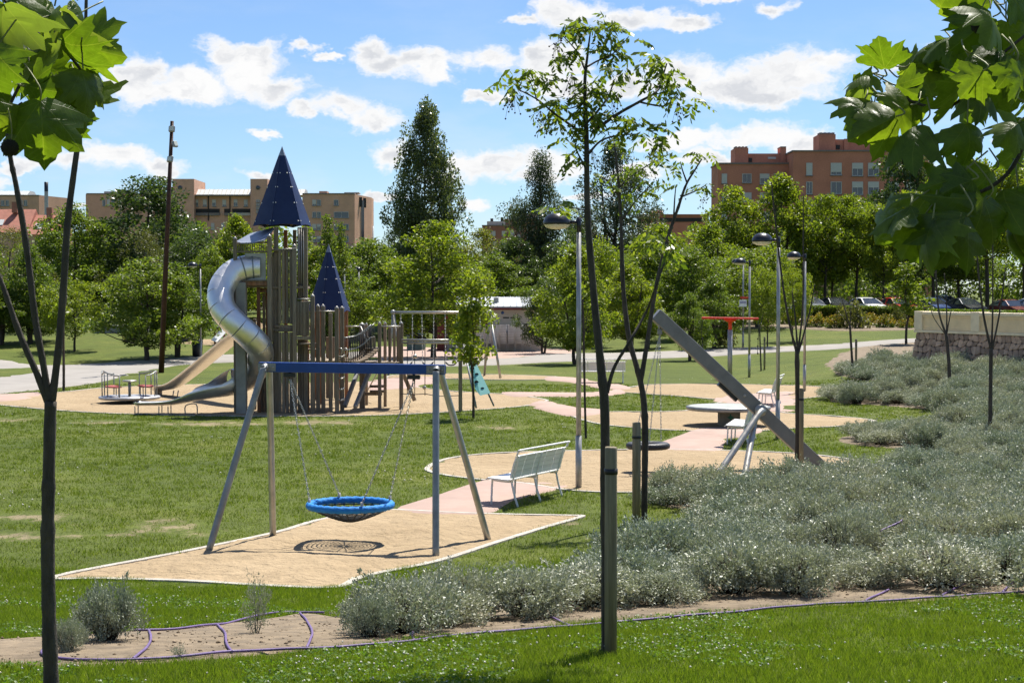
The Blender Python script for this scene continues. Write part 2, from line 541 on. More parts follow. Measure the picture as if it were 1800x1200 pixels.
def grass_ground_mat():
    m, n, b, out = new_mat('lawn')
    tc = n.new('ShaderNodeTexCoord'); v = tc.outputs['Object']
    big = n.noise(v, 0.22, 5.0, 0.6); mid = n.noise(v, 1.6, 5.0, 0.65); fine = n.noise(n.vmath('MULTIPLY', v, (1, .45, 1)), 22.0, 4.0, 0.7)
    c1 = n.ramp(big, [(0.32, (0.062, 0.086, 0.010)), (0.52, (0.086, 0.110, 0.014)), (0.72, (0.118, 0.130, 0.022))])
    c2 = n.ramp(mid, [(0.3, 0.78), (0.7, 1.2)])
    c3 = n.ramp(fine, [(0.28, 0.55), (0.5, 1.0), (0.75, 1.45)])
    cc = n.mix(1.0, n.mix(1.0, c1, c2, 'MULTIPLY'), c3, 'MULTIPLY')
    # worn, dry patches with their own outlines
    wn = n.noise(n.vmath('MULTIPLY', v, (1, .6, 1)), 2.1, 7.0, 0.75)
    dry = n.maprange(n.noise(v, 0.55, 7.0, 0.72, 0.4), 0.60, 0.74, 0, 0.55, True)
    spots = None
    for (px, py, sx, sy) in BARE:
        g = ground(px, py); a = g.y / FPX * sx; e = sy * g.y * g.y / (FPX * CAM_Z)
        q = n.vmath('MULTIPLY_ADD', v, (1 / a, 1 / e, 0), (-g.x / a, -g.y / e, 0))
        l = n.math('ADD', n.vmath('LENGTH', q, out=1), n.math('MULTIPLY_ADD', wn, 5.2, -2.6))
        spots = l if spots is None else n.math('MINIMUM', spots, l)
    bare = n.maprange(spots, 0.85, 0.05, 0, 0.8, True)
    cc = n.mix(dry, cc, n.mix(1.0, (0.18, 0.15, 0.06), c3, 'MULTIPLY'))
    cc = n.mix(bare, cc, n.mix(1.0, (0.27, 0.21, 0.13), c2, 'MULTIPLY'))
    n.link(cc, b.inputs['Base Color']); b.inputs['Roughness'].default_value = 0.8; b.inputs['Specular IOR Level'].default_value = 0.15
    bp = n.new('ShaderNodeBump'); bp.inputs['Strength'].default_value = 0.9; bp.inputs['Distance'].default_value = 0.05
    n.link(n.math('ADD', fine, n.math('MULTIPLY', mid, .6)), bp.inputs['Height']); n.link(bp.outputs[0], b.inputs['Normal'])
    return m
BARE = [(60,908,85,9),(50,942,110,10),(290,925,65,14),(350,937,50,8),(200,940,60,4),(560,742,90,5),(380,745,120,5),(180,742,60,4),(20,738,40,4),(880,752,50,4),(1110,835,40,4),(1060,945,40,5),(1010,920,30,4)]
def sand_mat():
    m, n, b, out = new_mat('sand')
    tc = n.new('ShaderNodeTexCoord'); v = tc.outputs['Object']
    big = n.noise(v, 0.5, 5.0, 0.6); mid = n.noise(v, 5.0, 6.0, 0.7); fine = n.noise(v, 60.0, 3.0, 0.7)
    c = n.ramp(big, [(0.3, (0.315, 0.234, 0.140)), (0.7, (0.385, 0.292, 0.182))])
    c = n.mix(1.0, c, n.ramp(mid, [(0.3, 0.84), (0.55, 1.02), (0.75, 1.08)]), 'MULTIPLY')
    c = n.mix(1.0, c, n.ramp(fine, [(0.3, 0.86), (0.7, 1.1)]), 'MULTIPLY')
    n.link(c, b.inputs['Base Color']); b.inputs['Roughness'].default_value = 0.95; b.inputs['Specular IOR Level'].default_value = 0.1
    h = n.math('ADD', n.math('MULTIPLY', n.noise(v, 3.5, 3.0, 0.6, 0.3), 1.0), n.math('ADD', n.math('MULTIPLY', n.noise(v, 11.0, 3.0, 0.6), .45), n.math('MULTIPLY', fine, .06)))
    bp = n.new('ShaderNodeBump'); bp.inputs['Strength'].default_value = 1.0; bp.inputs['Distance'].default_value = 0.10
    n.link(h, bp.inputs['Height']); n.link(bp.outputs[0], b.inputs['Normal'])
    return m
M['lawn'] = grass_ground_mat()
M['sand'] = sand_mat()
M['kerb'] = mat('kerb_concrete', (0.40, 0.365, 0.31), 0.9, var=0.22, scale=6, bump=0.3)
M['pink'] = mat('pink_paving', (0.365, 0.255, 0.205), 0.9, var=0.10, scale=1.4, bump=0.15, bscale=60)
M['pale'] = mat('pale_concrete_path', (0.265, 0.243, 0.215), 0.9, var=0.12, scale=0.7, bump=0.12, bscale=40)
M['soil'] = mat('bare_soil', (0.185, 0.140, 0.088), 0.95, var=0.38, scale=5.0, bump=1.0, bscale=18)
M['asphalt'] = mat('asphalt', (0.07, 0.07, 0.07), 0.9, var=0.2, scale=3.0)

def ground_lines():
    ys = [-40, -20, -8, 0, 3]; y = 5.0
    while y < 62: ys.append(y); y += 0.5
    while y < 135: ys.append(y); y += 1.25
    while y < 300: ys.append(y); y += 10
    ys += [340, 420, 560, 800, 1200, 2000, 3500, 5500]
    xs = []; x = -34.0
    while x < 34.01: xs.append(x); x += 0.6
    xs = [-5500, -3000, -1500, -800, -450, -260, -170, -120, -90, -70, -58, -50, -44, -39] + xs + [39, 44, 50, 58, 70, 90, 120, 170, 260, 450, 800, 1500, 3000, 5500]
    return xs, ys
xs, ys = ground_lines()
gv = [(x, y, H(x, y)) for y in ys for x in xs]
nx = len(xs)
gf = [(j * nx + i, j * nx + i + 1, (j + 1) * nx + i + 1, (j + 1) * nx + i) for j in range(len(ys) - 1) for i in range(nx - 1)]
mb = MB(); mb.add(gv, gf, True)
lawn = tag(mb.build('ground', M['lawn']), kind='structure')

PIT_SWING = px_poly([(95,1015),(300,975),(480,938),(560,915),(650,900),(700,897),(800,902),(900,905),(1000,907),(1022,909),(960,927),(870,955),(766,988),(640,1014),(585,1034),(480,1031),(330,1022),(180,1018)], 4)
PIT_BEAM = px_poly([(752,822),(790,806),(870,797),(1000,793),(1140,790),(1300,793),(1420,799),(1505,811),(1500,832),(1400,848),(1250,862),(1100,866),(1000,862),(920,850),(830,842),(765,832)], 4)
PIT_DISC = px_poly([(1000,724),(1070,724),(1205,722),(1275,706),(1330,712),(1380,726),(1460,731),(1538,740),(1480,749),(1400,753),(1349,757),(1250,758),(1173,756),(1072,748),(1020,737)], 4)
PIT_SPIN = px_poly([(1075,688),(1133,677),(1200,675),(1275,675),(1380,677),(1462,682),(1462,693),(1380,703),(1275,703),(1200,697),(1112,691)], 4)
PIT_CASTLE = px_poly([(-140,690),(0,693),(100,690),(180,682),(270,678),(400,675),(560,673),(680,671),(726,680),(800,688),(900,694),(955,702),(958,706),(926,713),(880,718),(760,726),(640,731),(440,732),(200,727),(60,718),(-40,708),(-140,698)], 4)
PIT_CHAINSWING = px_poly([(690,660),(784,657),(900,659),(975,662),(985,666),(900,668),(780,666),(690,667)], 4)
PITS = []
for nm, poly in (('sand_pit', PIT_SWING), ('sand_pit', PIT_BEAM), ('sand_pit', PIT_DISC), ('sand_pit', PIT_SPIN), ('sand_pit', PIT_CASTLE), ('sand_pit', PIT_CHAINSWING)):
    s = sheet(nm, poly, M['sand'], 0.012, 0.10 if poly is PIT_SWING else (0.25 if poly is PIT_BEAM else 0.9), bumpy=0.014, hollows=[(-2.2, 22.3, .75), (-3.1, 21.9, .4)] if poly is PIT_SWING else ([(2.6, 31.4, .8)] if poly is PIT_BEAM else None))
    kerb(poly, M['kerb'], s)
    PITS.append(poly)
PINK = []
for pts in ([(690,899),(760,872),(845,845),(930,830),(1010,850),(985,860),(905,880),(852,905)],
            [(1130,792),(1190,766),(1240,752),(1330,752),(1340,760),(1280,775),(1270,794),(1200,797)],
            [(926,713),(958,704),(1010,716),(1060,720),(1060,728),(1010,733),(970,726)],
            [(880,690),(960,690),(1040,690),(1085,684),(1100,692),(1030,698),(950,697),(900,698)],
            [(640,672),(700,664),(790,664),(740,680),(700,684),(640,686)],
            [(960,663),(1010,664),(1090,676),(1110,684),(1060,684),(1000,672),(960,669)],
            [(1255,700),(1330,692),(1400,690),(1400,722),(1330,722),(1270,716)],
            [(-140,700),(0,694),(70,690),(60,700),(0,706),(-140,712)]):
    p = px_poly(pts, 3); PINK.append(p)
    sheet('paved_path', p, M['pink'], 0.018 + 0.0015 * len(PINK), 1.2)
PALE = []
for pts in ([(-160,640),(0,633),(80,643),(200,637),(300,631),(360,625),(470,620),(640,618),(640,628),(470,634),(340,640),(280,648),(210,664),(150,676),(20,690),(-160,706)],
            [(600,640),(700,632),(870,631),(960,623),(1080,621),(1220,616),(1350,610),(1480,604),(1620,595),(1640,600),(1480,613),(1350,620),(1220,628),(1080,633),(960,637),(870,642),(700,646),(600,650)]):
    p = px_poly(pts, 4); PALE.append(p)
    sheet('walkway', p, M['pale'], 0.035 + .002 * len(PALE), 1.5)
p = px_poly([(640,612),(760,611),(900,611),(1010,615),(1000,623),(960,624),(870,632),(700,633),(640,634)], 3); PALE.append(p)
sheet('plaza', p, M['pink'], 0.022, 2.0)
ISLAND = px_poly([(-160,655),(0,650),(60,648),(72,654),(40,660),(-30,672),(-160,690)], 3)
sheet('lawn_island', ISLAND, M['lawn'], 0.055, 1.5)

BED = px_poly([(-120,1128),(0,1126),(200,1113),(400,1097),(540,1080),(640,1092),(760,1083),(900,1056),(1040,1020),(1120,988),(1200,955),(1245,925),(1225,902),(1148,884),(1152,871),(1290,870),(1340,888),(1460,868),(1545,850),(1670,799),(1560,788),(1480,778),(1484,768),(1580,765),(1700,756),(1660,726),(1560,714),(1466,707),(1470,699),(1580,697),(1690,692),(1600,675),(1500,667),(1448,645),(1462,630),(1500,612),(1600,600),(1625,612),(1700,648),(1830,655),(1990,668),(1990,1045),(1800,1049),(1560,1060),(1300,1074),(1060,1094),(800,1122),(560,1143),(230,1170),(0,1171),(-120,1168)], 4)
sheet('planting_bed', BED, M['soil'], 0.022, 0.7, bumpy=0.012)

# ================================================================== PLAY EQUIPMENT
M['steel'] = mat('galvanised_steel', (0.26, 0.265, 0.255), 0.48, 0.45, var=0.28, scale=4)
M['warm_steel'] = mat('brushed_steel', (0.42, 0.40, 0.355), 0.42, 0.7, var=0.22, scale=4)
M['slide_steel'] = mat('slide_steel', (0.84, 0.82, 0.79), 0.46, 1.0, var=0.07, scale=3, bump=0.03, bscale=4)
M['chain'] = mat('chain_steel', (0.45, 0.45, 0.44), 0.4, 0.9, var=0.1)
M['blue_beam'] = mat('blue_painted_steel', (0.004, 0.045, 0.23), 0.38, 0.0, var=0.12, scale=5)
M['blue_rope'] = mat('blue_rope', (0.005, 0.19, 0.56), 0.75, var=0.15, scale=20, bump=0.4, bscale=60)
M['black_rope'] = mat('black_rope', (0.018, 0.02, 0.022), 0.8, var=0.2, scale=20)
M['rubber'] = mat('black_rubber', (0.016, 0.017, 0.019), 0.55, var=0.2, scale=10)
M['black_metal'] = mat('black_metal', (0.012, 0.013, 0.018), 0.35, var=0.15, scale=6)
M['grey_metal'] = mat('grey_painted_metal', (0.18, 0.18, 0.175), 0.5, 0.2, var=0.15, scale=5)
M['white_metal'] = mat('white_painted_metal', (0.74, 0.74, 0.71), 0.45, var=0.06, scale=5)

def chain(mb, a, b, pitch=0.034, r=0.0045, wd=0.012):
    a, b = Vector(a), Vector(b); L = (b - a).length; d = (b - a) / L; s, u = frame_of(d)
    n = max(2, int(L / pitch))
    for i in range(n):
        c = a + d * (L * (i + .5) / n)
        e = s if i % 2 else u
        ring = []
        for k in range(6):
            t = 2 * PI * k / 6
            ring.append(c + d * (math.cos(t) * pitch * .68) + e * (math.sin(t) * wd))
        mb.tube(ring, r, 4, closed=True)
    return mb
def bolt(parent, p, nrm, r=0.02, m=None):
    mb = MB(); n = Vector(nrm).normalized()
    mb.lathe(p, [(r, 0), (r, .006), (r * .6, .014), (0, .016)], 8, n)
    return mb.build('bolt', m or M['warm_steel'], parent)

# ---- nest swing: frame
FT = [ground(365, 968), ground(480, 942), ground(766, 980), ground(860, 950)]
TL, TR = Vector((-3.36, 22.57, 2.42)), Vector((-1.0, 22.2, 2.40))
bd = (TR - TL).normalized(); bn = Vector((-bd.y, bd.x, 0)).normalized()      # bn points away from the camera
fr = empty('swing_stand', (TL.x, TL.y, 0), 0, 'big swing frame with blue crossbar and four slanted steel legs', 'swing frame')
mb = MB(); mb.beam(TL - bd * .10, TR + bd * .10, .10, .135, bev=.006); mb.build('crossbar', M['blue_beam'], fr)
for T, s in ((TL, -1), (TR, 1)):
    for sd in (-1, 1):
        mb = MB(); c = T + bd * (s * -.02) + bn * (sd * .054) + Vector((0, 0, 0))
        mb.beam(c - bd * .125, c + bd * .125, .007, .105); pl = mb.build('mounting_plate', M['steel'], fr)
        for k in (-.09, .09):
            bolt(pl, c + bd * k + bn * sd * .004, bn * sd, .016)
for F, T, sd in ((FT[0], TL, -1), (FT[1], TL, 1), (FT[2], TR, -1), (FT[3], TR, 1)):
    top = T + bn * sd * .12 + Vector((0, 0, .0))
    mb = MB(); mb.tube(spline([Vector((F.x, F.y, -.05)), F.lerp(top, .5), F.lerp(top, .94), top + Vector((0, 0, -.02)) * 1 , T + bn * sd * .055 + Vector((0, 0, .012))], 5), .046, 14)
    mb.build('leg', M['steel'] if sd < 0 else M['warm_steel'], fr)
HL, HR = TL + bd * .33, TR - bd * .33
for h in (HL, HR):
    mb = MB(); mb.beam(h - bd * .085 - Vector((0, 0, .105)), h + bd * .085 - Vector((0, 0, .105)), .07, .06, bev=.008)
    mb.tube([h - Vector((0, 0, .06)), h - Vector((0, 0, .16))], .02, 8); mb.build('swivel_hanger', M['black_metal'], fr)
# ---- nest swing: basket seat
NC = Vector((-2.2, 22.38, .55)); NR = .555
bs = empty('basket_swing', (NC.x, NC.y, NC.z), 0, 'round basket swing seat with blue rope rim and black net', 'swing seat')
mb = MB(); nrim = 120; vs = []; fs = []; nt = 14
for i in range(nrim):
    a = 2 * PI * i / nrim; cx = Vector((math.cos(a), math.sin(a), 0))
    for k in range(nt):
        t = 2 * PI * k / nt; rr = .048 * (1 + .10 * math.cos(3 * t + i * 2 * PI / 4.0))
        vs.append(NC + cx * (NR + rr * math.cos(t)) + Vector((0, 0, rr * math.sin(t))))
for i in range(nrim):
    for k in range(nt):
        fs.append((i * nt + k, ((i + 1) % nrim) * nt + k, ((i + 1) % nrim) * nt + (k + 1) % nt, i * nt + (k + 1) % nt))
mb.add(vs, fs, True); mb.build('rope_rim', M['blue_rope'], bs)
mb = MB(); nd = .20
def netp(r, a): return NC + Vector((r * NR * math.cos(a), r * NR * math.sin(a), -.03 - nd * (1 - r ** 1.5)))
for i in range(24):
    a = 2 * PI * i / 24
    mb.tube([netp(r, a) for r in (1, .8, .6, .4, .2, .04)], .0085, 5)
for j in range(9):
    r = .12 + j * .1
    mb.tube([netp(r * (1 - .0), 2 * PI * k / 48) for k in range(48)], .0085, 5, closed=True)
mb.build('net', M['black_rope'], bs)
for px, py, h in ((541, 880, HL), (592, 868, HL), (638, 884, HR), (690, 872, HR)):
    a = {541: PI * 1.06, 592: PI * .62, 638: PI * 1.62, 690: PI * .10}[px]
    q = NC + Vector((math.cos(a) * NR, math.sin(a) * NR, .06))
    mb = MB(); chain(mb, h - Vector((0, 0, .16)), q + Vector((0, 0, .02))); ch = mb.build('chain', M['chain'], bs)
    mb = MB(); mb.tube([q - Vector((0, 0, .13)), q + Vector((0, 0, .045))], [.062 * .3, .02], 8)
    mb.build('shackle', M['warm_steel'], ch)

# ---- leaning beam with tyre swing
BB, BT = ground(1458, 824), at(1152, 552, 31.6)
BB = Vector((BB.x, BB.y, -.12))
lb = empty('leaning_swing_beam', (BB.x, BB.y, 0), 0, 'thick grey steel beam leaning diagonally on two round legs', 'swing frame')
mb = MB(); mb.beam(BB, BT, .20, .25, bev=.008); mb.build('beam', M['grey_metal'], lb)
bdir = (BT - BB).normalized(); bnn = bdir.cross(Vector((0, 0, 1))).normalized()
pv = BB + bdir * ((BT - BB).length * .41)
fdir = bnn if bnn.y < 0 else -bnn
mb = MB(); mb.lathe(pv + fdir * .10, [(.0, .035), (.115, .035), (.115, 0), (.0, 0)], 20, fdir); mb.build('pivot_plate', M['warm_steel'], lb)
for (px, py), sd in (((1256, 838), 1), ((1308, 838), -1)):
    g = ground(px, py); g.z = -.05; top = pv + fdir * (.16 if sd > 0 else -.13)
    mb = MB(); mb.tube(spline([g, g.lerp(top, .55), g.lerp(top, .95), pv + fdir * .1 * sd + Vector((0.05, 0, -.02))], 5), .062, 14); mb.build('leg', M['warm_steel'], lb)
hz = bdir.cross(fdir).normalized(); hz = hz if hz.z < 0 else -hz
c0 = BB + bdir * ((BT - BB).length * .56) + hz * .16
mb = MB(); mb.beam(c0 - bdir * .24, c0 + bdir * .24, .12, .07, up=hz); mb.build('counter_bracket', M['black_metal'], lb)
hk = BT - bdir * .12 + Vector((-.0, 0, -.26))
mb = MB(); mb.tube([BT - bdir * .1 + Vector((0, 0, -.08)), hk], .03, 8); mb.box(hk, (.09, .09, .1), bev=.01); mb.build('swivel_hanger', M['steel'], lb)
c = bolt(lb, BB + bdir * ((BT - BB).length * .5) + fdir * .1, fdir, .03)
TC = at(1139, 783, 31.4)
ts = empty('tyre_swing', TC, 0, 'black tyre swing seat hanging on three chains from the leaning beam', 'swing seat')
mb = MB(); vs = []; n1, n2 = 40, 12
for i in range(n1):
    a = 2 * PI * i / n1
    for k in range(n2):
        t = 2 * PI * k / n2; ct, st = math.cos(t), math.sin(t)
        rr = .30 + .125 * math.copysign(abs(ct) ** .7, ct); zz = .065 * math.copysign(abs(st) ** .7, st)
        if abs(st) < .2 and ct > 0 and i % 2: rr -= .008
        vs.append(TC + Vector((rr * math.cos(a), rr * math.sin(a), zz)))
fs = [(i * n2 + k, ((i + 1) % n1) * n2 + k, ((i + 1) % n1) * n2 + (k + 1) % n2, i * n2 + (k + 1) % n2) for i in range(n1) for k in range(n2)]
mb.add(vs, fs, True); mb.build('tyre', M['rubber'], ts)
for a in (.5, 2.6, 4.7):
    q = TC + Vector((math.cos(a) * .3, math.sin(a) * .3, .07))
    mb = MB(); chain(mb, hk - Vector((0, 0, .05)), q); mb.build('chain', M['chain'], ts)

# ---- inclined turning disc
DC = ground(1280, 748); DC.z = 0
dk = empty('turning_disc', DC, 0, 'large round tilted turning disc on a square concrete foot', 'play disc')
M['disc'] = mat('worn_disc', (0.30, 0.31, 0.28), 0.55, 0.3, var=0.2, scale=5)
M['concrete'] = mat('concrete', (0.25, 0.215, 0.165), 0.9, var=0.25, scale=4, bump=.2)
M['teal'] = mat('teal_panel', (0.13, 0.38, 0.36), 0.5, var=0.08, scale=3)
ax = Vector((-.03, -.085, 1)).normalized()
mb = MB(); mb.lathe(DC + Vector((0, 0, .47)), [(0, -.03), (.95, -.06), (1.04, -.05), (1.07, .0), (1.04, .045), (.98, .05), (0, .035)], 56, ax); mb.build('disc', M['disc'], dk)
mb = MB(); mb.lathe(DC + Vector((0, 0, .47)), [(1.045, .05), (1.085, .035), (1.09, -.02), (1.06, -.055)], 56, ax); mb.build('rim', M['steel'], dk)
mb = MB(); mb.box(DC + Vector((.02, 0, .2)), (.52, .52, .46), bev=.015); pd = mb.build('pedestal', M['concrete'], dk)
mb = MB(); mb.prism([DC + Vector((.02 + x, -.262, .24 + z)) for x, z in ((-.09, 0), (-.02, .03), (.0, .1), (.03, .03), (.1, 0), (.03, -.04), (0, -.09), (-.03, -.04))], (0, -.004, 0)); mb.build('mark', mat('green_paint', (.02, .12, .07), .7), pd)

# ---- red spinner
SC = ground(1283, 672); SC.z = H(SC.x, SC.y); hs = 2.42
M['red_paint'] = mat('red_paint', (0.60, 0.035, 0.012), 0.35, var=0.08, scale=4)
M['zinc'] = mat('zinc_pole', (0.36, 0.355, 0.34), 0.5, 0.6, var=0.25, scale=6)
spn = empty('spinning_bar', SC, 0, 'red spinning top bar on a tall thick grey pole', 'spinner')
mb = MB(); mb.tube([SC - Vector((0, 0, .1)), SC + Vector((0, 0, hs - .4))], .092, 16); mb.build('pole', M['zinc'], spn)
mb = MB(); mb.lathe(SC, [(.075, hs - .42), (.075, hs - .12), (.12, hs - .1), (.26, hs - .02), (.26, hs + .0)], 16); mb.build('neck', M['red_paint'], spn)
mb = MB(); t = hs + .05; mb.beam(SC + Vector((-1.08, .12, t + .01)), SC + Vector((1.08, -.12, t - .02)), .22, .085, bev=.02); mb.build('top_bar', M['red_paint'], spn)
for s in (-1, 1):
    a = SC + Vector((s * 1.05, -.12 * s, t - .04))
    mb = MB(); mb.tube([a, a - Vector((-.03 * s, 0, .45)), a - Vector((.02 * s, 0, 1.35))], .012, 6)
    for k in range(3): mb.ball(a - Vector((0, 0, .75 + .28 * k)), .035, 8, 5)
    mb.build('rope', M['black_rope'], spn)

# ---- benches
def sweep_sheet(mb, prof, x0, x1, n=1, th=.02):
    """folded sheet: profile [(y, z)] along x"""
    vs = []; fs = []; m = len(prof)
    for k in range(2):
        for x in (x0, x1):
            for i, (y, z) in enumerate(prof):
                a = prof[max(i - 1, 0)]; b = prof[min(i + 1, m - 1)]
                dy, dz = b[0] - a[0], b[1] - a[1]; L = math.hypot(dy, dz) or 1
                vs.append((x, y - dz / L * th * k, z + dy / L * th * k))
    def I(k, e, i): return (k * 2 + e) * m + i
    for k in range(2):
        for i in range(m - 1): fs.append((I(k, 0, i), I(k, 1, i), I(k, 1, i + 1), I(k, 0, i + 1)) if k else (I(k, 0, i), I(k, 0, i + 1), I(k, 1, i + 1), I(k, 1, i)))
    for e in range(2):
        for i in range(m - 1): fs.append((I(0, e, i), I(0, e, i + 1), I(1, e, i + 1), I(1, e, i)))
    for i in (0, m - 1): fs.append((I(0, 0, i), I(0, 1, i), I(1, 1, i), I(1, 0, i)))
    mb.add(vs, fs)
def make_bench():
    b = empty('park_bench', (0, 0, 0), 0, 'x', 'bench', 'white metal park benches')
    L = 1.8; n = 5
    for (nm, prof) in (('seat', [(-.27, .42), (-.24, .445), (-.05, .435), (.14, .425), (.17, .44)]), ('backrest', [(.19, .47), (.205, .55), (.25, .70), (.30, .83)])):
        for i in range(n):
            mb = MB(); x0 = -L / 2 + L * i / n + .008; sweep_sheet(mb, prof, x0, x0 + L / n - .016, th=.022)
            mb.build(nm + '_panel', M['perforated'], b, world=False)
    mb = MB(); mb.tube(spline([(-L / 2, .30, .84), (-L / 2, .335, .91), (-L / 2 + .05, .345, .925), (0, .345, .925), (L / 2 - .05, .345, .925), (L / 2, .335, .91), (L / 2, .30, .84)], 4), .017, 8); mb.build('top_rail', M['white_metal'], b, world=False)
    for x in (-L / 2 + .1, 0, L / 2 - .1):
        mb = MB(); mb.tube(spline([(x, -.22, 0), (x, -.20, .40), (x, -.15, .415), (x, .12, .405), (x, .18, .45), (x, .29, .83)], 4), .018, 8)
        mb.tube(spline([(x, .27, 0), (x, .20, .2), (x, .15, .41)], 4), .018, 8); mb.build('leg', M['white_metal'], b, world=False)
    return b
def perforated():
    m, n, b, out = new_mat('perforated_white_metal')
    tc = n.new('ShaderNodeTexCoord'); v = n.vmath('MULTIPLY', tc.outputs['Object'], (38, 38, 38))
    vo = n.new('ShaderNodeTexVoronoi'); vo.inputs['Randomness'].default_value = 0.0; vo.inputs['Scale'].default_value = 1.0; n.link(v, vo.inputs['Vector'])
    c = n.ramp(vo.outputs['Distance'], [(0.32, (0.56, 0.55, 0.52)), (0.40, (0.82, 0.82, 0.79))])
    n.link(c, b.inputs['Base Color']); b.inputs['Roughness'].default_value = 0.45
    return m
M['perforated'] = perforated()
bench = make_bench()
BENCHES = [((925, 880), 242, 'white metal bench on the pink path beside the near lamp post'),
           ((1058, 673), 178, 'far white metal bench on the lawn left of the leaning beam'),
           ((1302, 777), 256, 'white metal bench behind the legs of the leaning beam'),
           ((1352, 713), 254, 'white metal bench on the sand right of the turning disc')]
for i, (p, a, lb_) in enumerate(BENCHES):
    g = ground(*p); o = bench if i == 0 else copy_tree(bench)
    o.location = g; o.rotation_euler = (0, 0, R_(a)); o['label'] = lb_
    if i == 0: first_bench = o

# ---- merry-go-round
MC = ground(228, 708); MC.z = 0.03
M['seat_red'] = mat('red_plastic_seat', (0.30, 0.045, 0.035), 0.6, var=0.15, scale=6)
M['plate'] = mat('chequer_plate', (0.40, 0.40, 0.41), 0.45, 0.7, var=0.2, scale=9)
mg = empty('merry_go_round', MC, 0, 'metal merry go round with two red benches and wavy handrails', 'merry go round')
mb = MB(); mb.lathe(MC, [(0, .06), (.86, .09), (.92, .10), (.95, .13), (.95, .17), (.91, .19), (0, .19)], 48); mb.build('platform', M['plate'], mg)
mb = MB(); mb.lathe(MC, [(.12, 0), (.12, .08)], 16); mb.build('bearing', M['black_metal'], mg)
mb = MB(); mb.tube([MC + Vector((0, 0, .18)), MC + Vector((0, 0, .66))], .045, 12); mb.build('centre_post', M['steel'], mg)
mb = MB(); mb.lathe(MC + Vector((0, 0, .66)), [(0, -.02), (.2, -.025), (.23, 0), (.2, .025), (0, .02)], 24); mb.build('hand_wheel', M['warm_steel'], mg)
for s in (0, 1):
    a0 = R_(20) + s * PI
    pts = []
    for k in range(25):
        t = k / 24; a = a0 - R_(62) + t * R_(124)
        pts.append(MC + Vector((.84 * math.cos(a), .84 * math.sin(a), .86 + .17 * math.sin(t * PI) ** 2 * (1 if t < .5 else .8) * abs(math.sin(t * PI * 2)))))
    mb = MB(); mb.tube(pts, .02, 8); mb.build('handrail', M['steel'], mg)
    for k in (0, 6, 12, 18, 24):
        q = pts[k]; mb = MB(); mb.tube([Vector((q.x, q.y, MC.z + .18)), q], .018, 8); mb.build('post', M['steel'], mg)
    mb = MB(); vs = []; nn = 14
    for zz in (.47, .51):
        for rr in (.44, .74):
            for k in range(nn):
                a = a0 - R_(50) + R_(100) * k / (nn - 1); vs.append(MC + Vector((rr * math.cos(a), rr * math.sin(a), zz)))
    fs = []
    for k in range(nn - 1):
        fs += [(k, k + 1, nn + k + 1, nn + k), (2 * nn + k, 3 * nn + k, 3 * nn + k + 1, 2 * nn + k + 1), (k, 2 * nn + k, 2 * nn + k + 1, k + 1), (nn + k, nn + k + 1, 3 * nn + k + 1, 3 * nn + k)]
    fs += [(0, nn, 3 * nn, 2 * nn), (nn - 1, 3 * nn - 1, 4 * nn - 1, 2 * nn - 1)]
    mb.add(vs, fs); st = mb.build('bench_seat', M['seat_red'], mg)
    for k in (-1, 1):
        a = a0 + k * R_(42); q = MC + Vector((.5 * math.cos(a), .5 * math.sin(a), 0))
        mb = MB(); mb.tube([q + Vector((0, 0, .18)), q + Vector((0, 0, .475))], .016, 8); mb.build('support', M['steel'], st)

# ---- chain swings at the back
cs_d0 = ground(860, 665).y
def bk(px, py, d): return at(px, py, d)
A1, A2 = bk(691, 549, cs_d0 + 1.2), bk(861, 549, cs_d0 + 1.0)
cs = empty('swing_set', (A1.x, A1.y, 0), 0, 'tubular steel swing set with plain grey top bar behind the castle', 'swing frame')
mb = MB(); mb.tube([A1, A2], .058, 12); mb.build('top_bar', M['warm_steel'], cs)
for A, fx in ((A1, (-.28, .25)), (A2, (-.25, .45))):
    mb = MB(); mb.ball(A, .11, 12, 8); mb.build('joint', M['steel'], cs)
    for k, dy in ((0, 1.0), (1, -1.0)):
        mb = MB(); mb.tube([A, Vector((A.x + fx[k] + (.3 if A is A1 and k else 0), A.y + dy, -.05))], .05, 10); mb.build('leg', M['steel'] if k == 0 else M['warm_steel'], cs)
Ls = (A2 - A1)
for i, t in enumerate((.14, .36, .60, .84)):
    c = A1 + Ls * t; sw = empty('belt_swing', (c.x, c.y, .55), 0, ['black belt swing nearest the left end of the tubular set', 'black belt swing second from the left on the tubular set', 'black belt swing third from the left on the tubular set', 'black belt swing nearest the right end of the tubular set'][i], 'swing seat', 'belt swings on the tubular set')
    for s in (-.22, .22):
        mb = MB(); chain(mb, c + Vector((s * 1.1, 0, -.05)), Vector((c.x + s, c.y + .05, .6)), pitch=.07, r=.009, wd=.02); mb.build('chain', M['chain'], sw)
    mb = MB(); mb.tube(spline([(c.x - .22, c.y + .05, .6), (c.x - .1, c.y + .05, .5), (c.x + .1, c.y + .05, .5), (c.x + .22, c.y + .05, .6)], 4), .03, 8); mb.build('seat', M['rubber'], sw)

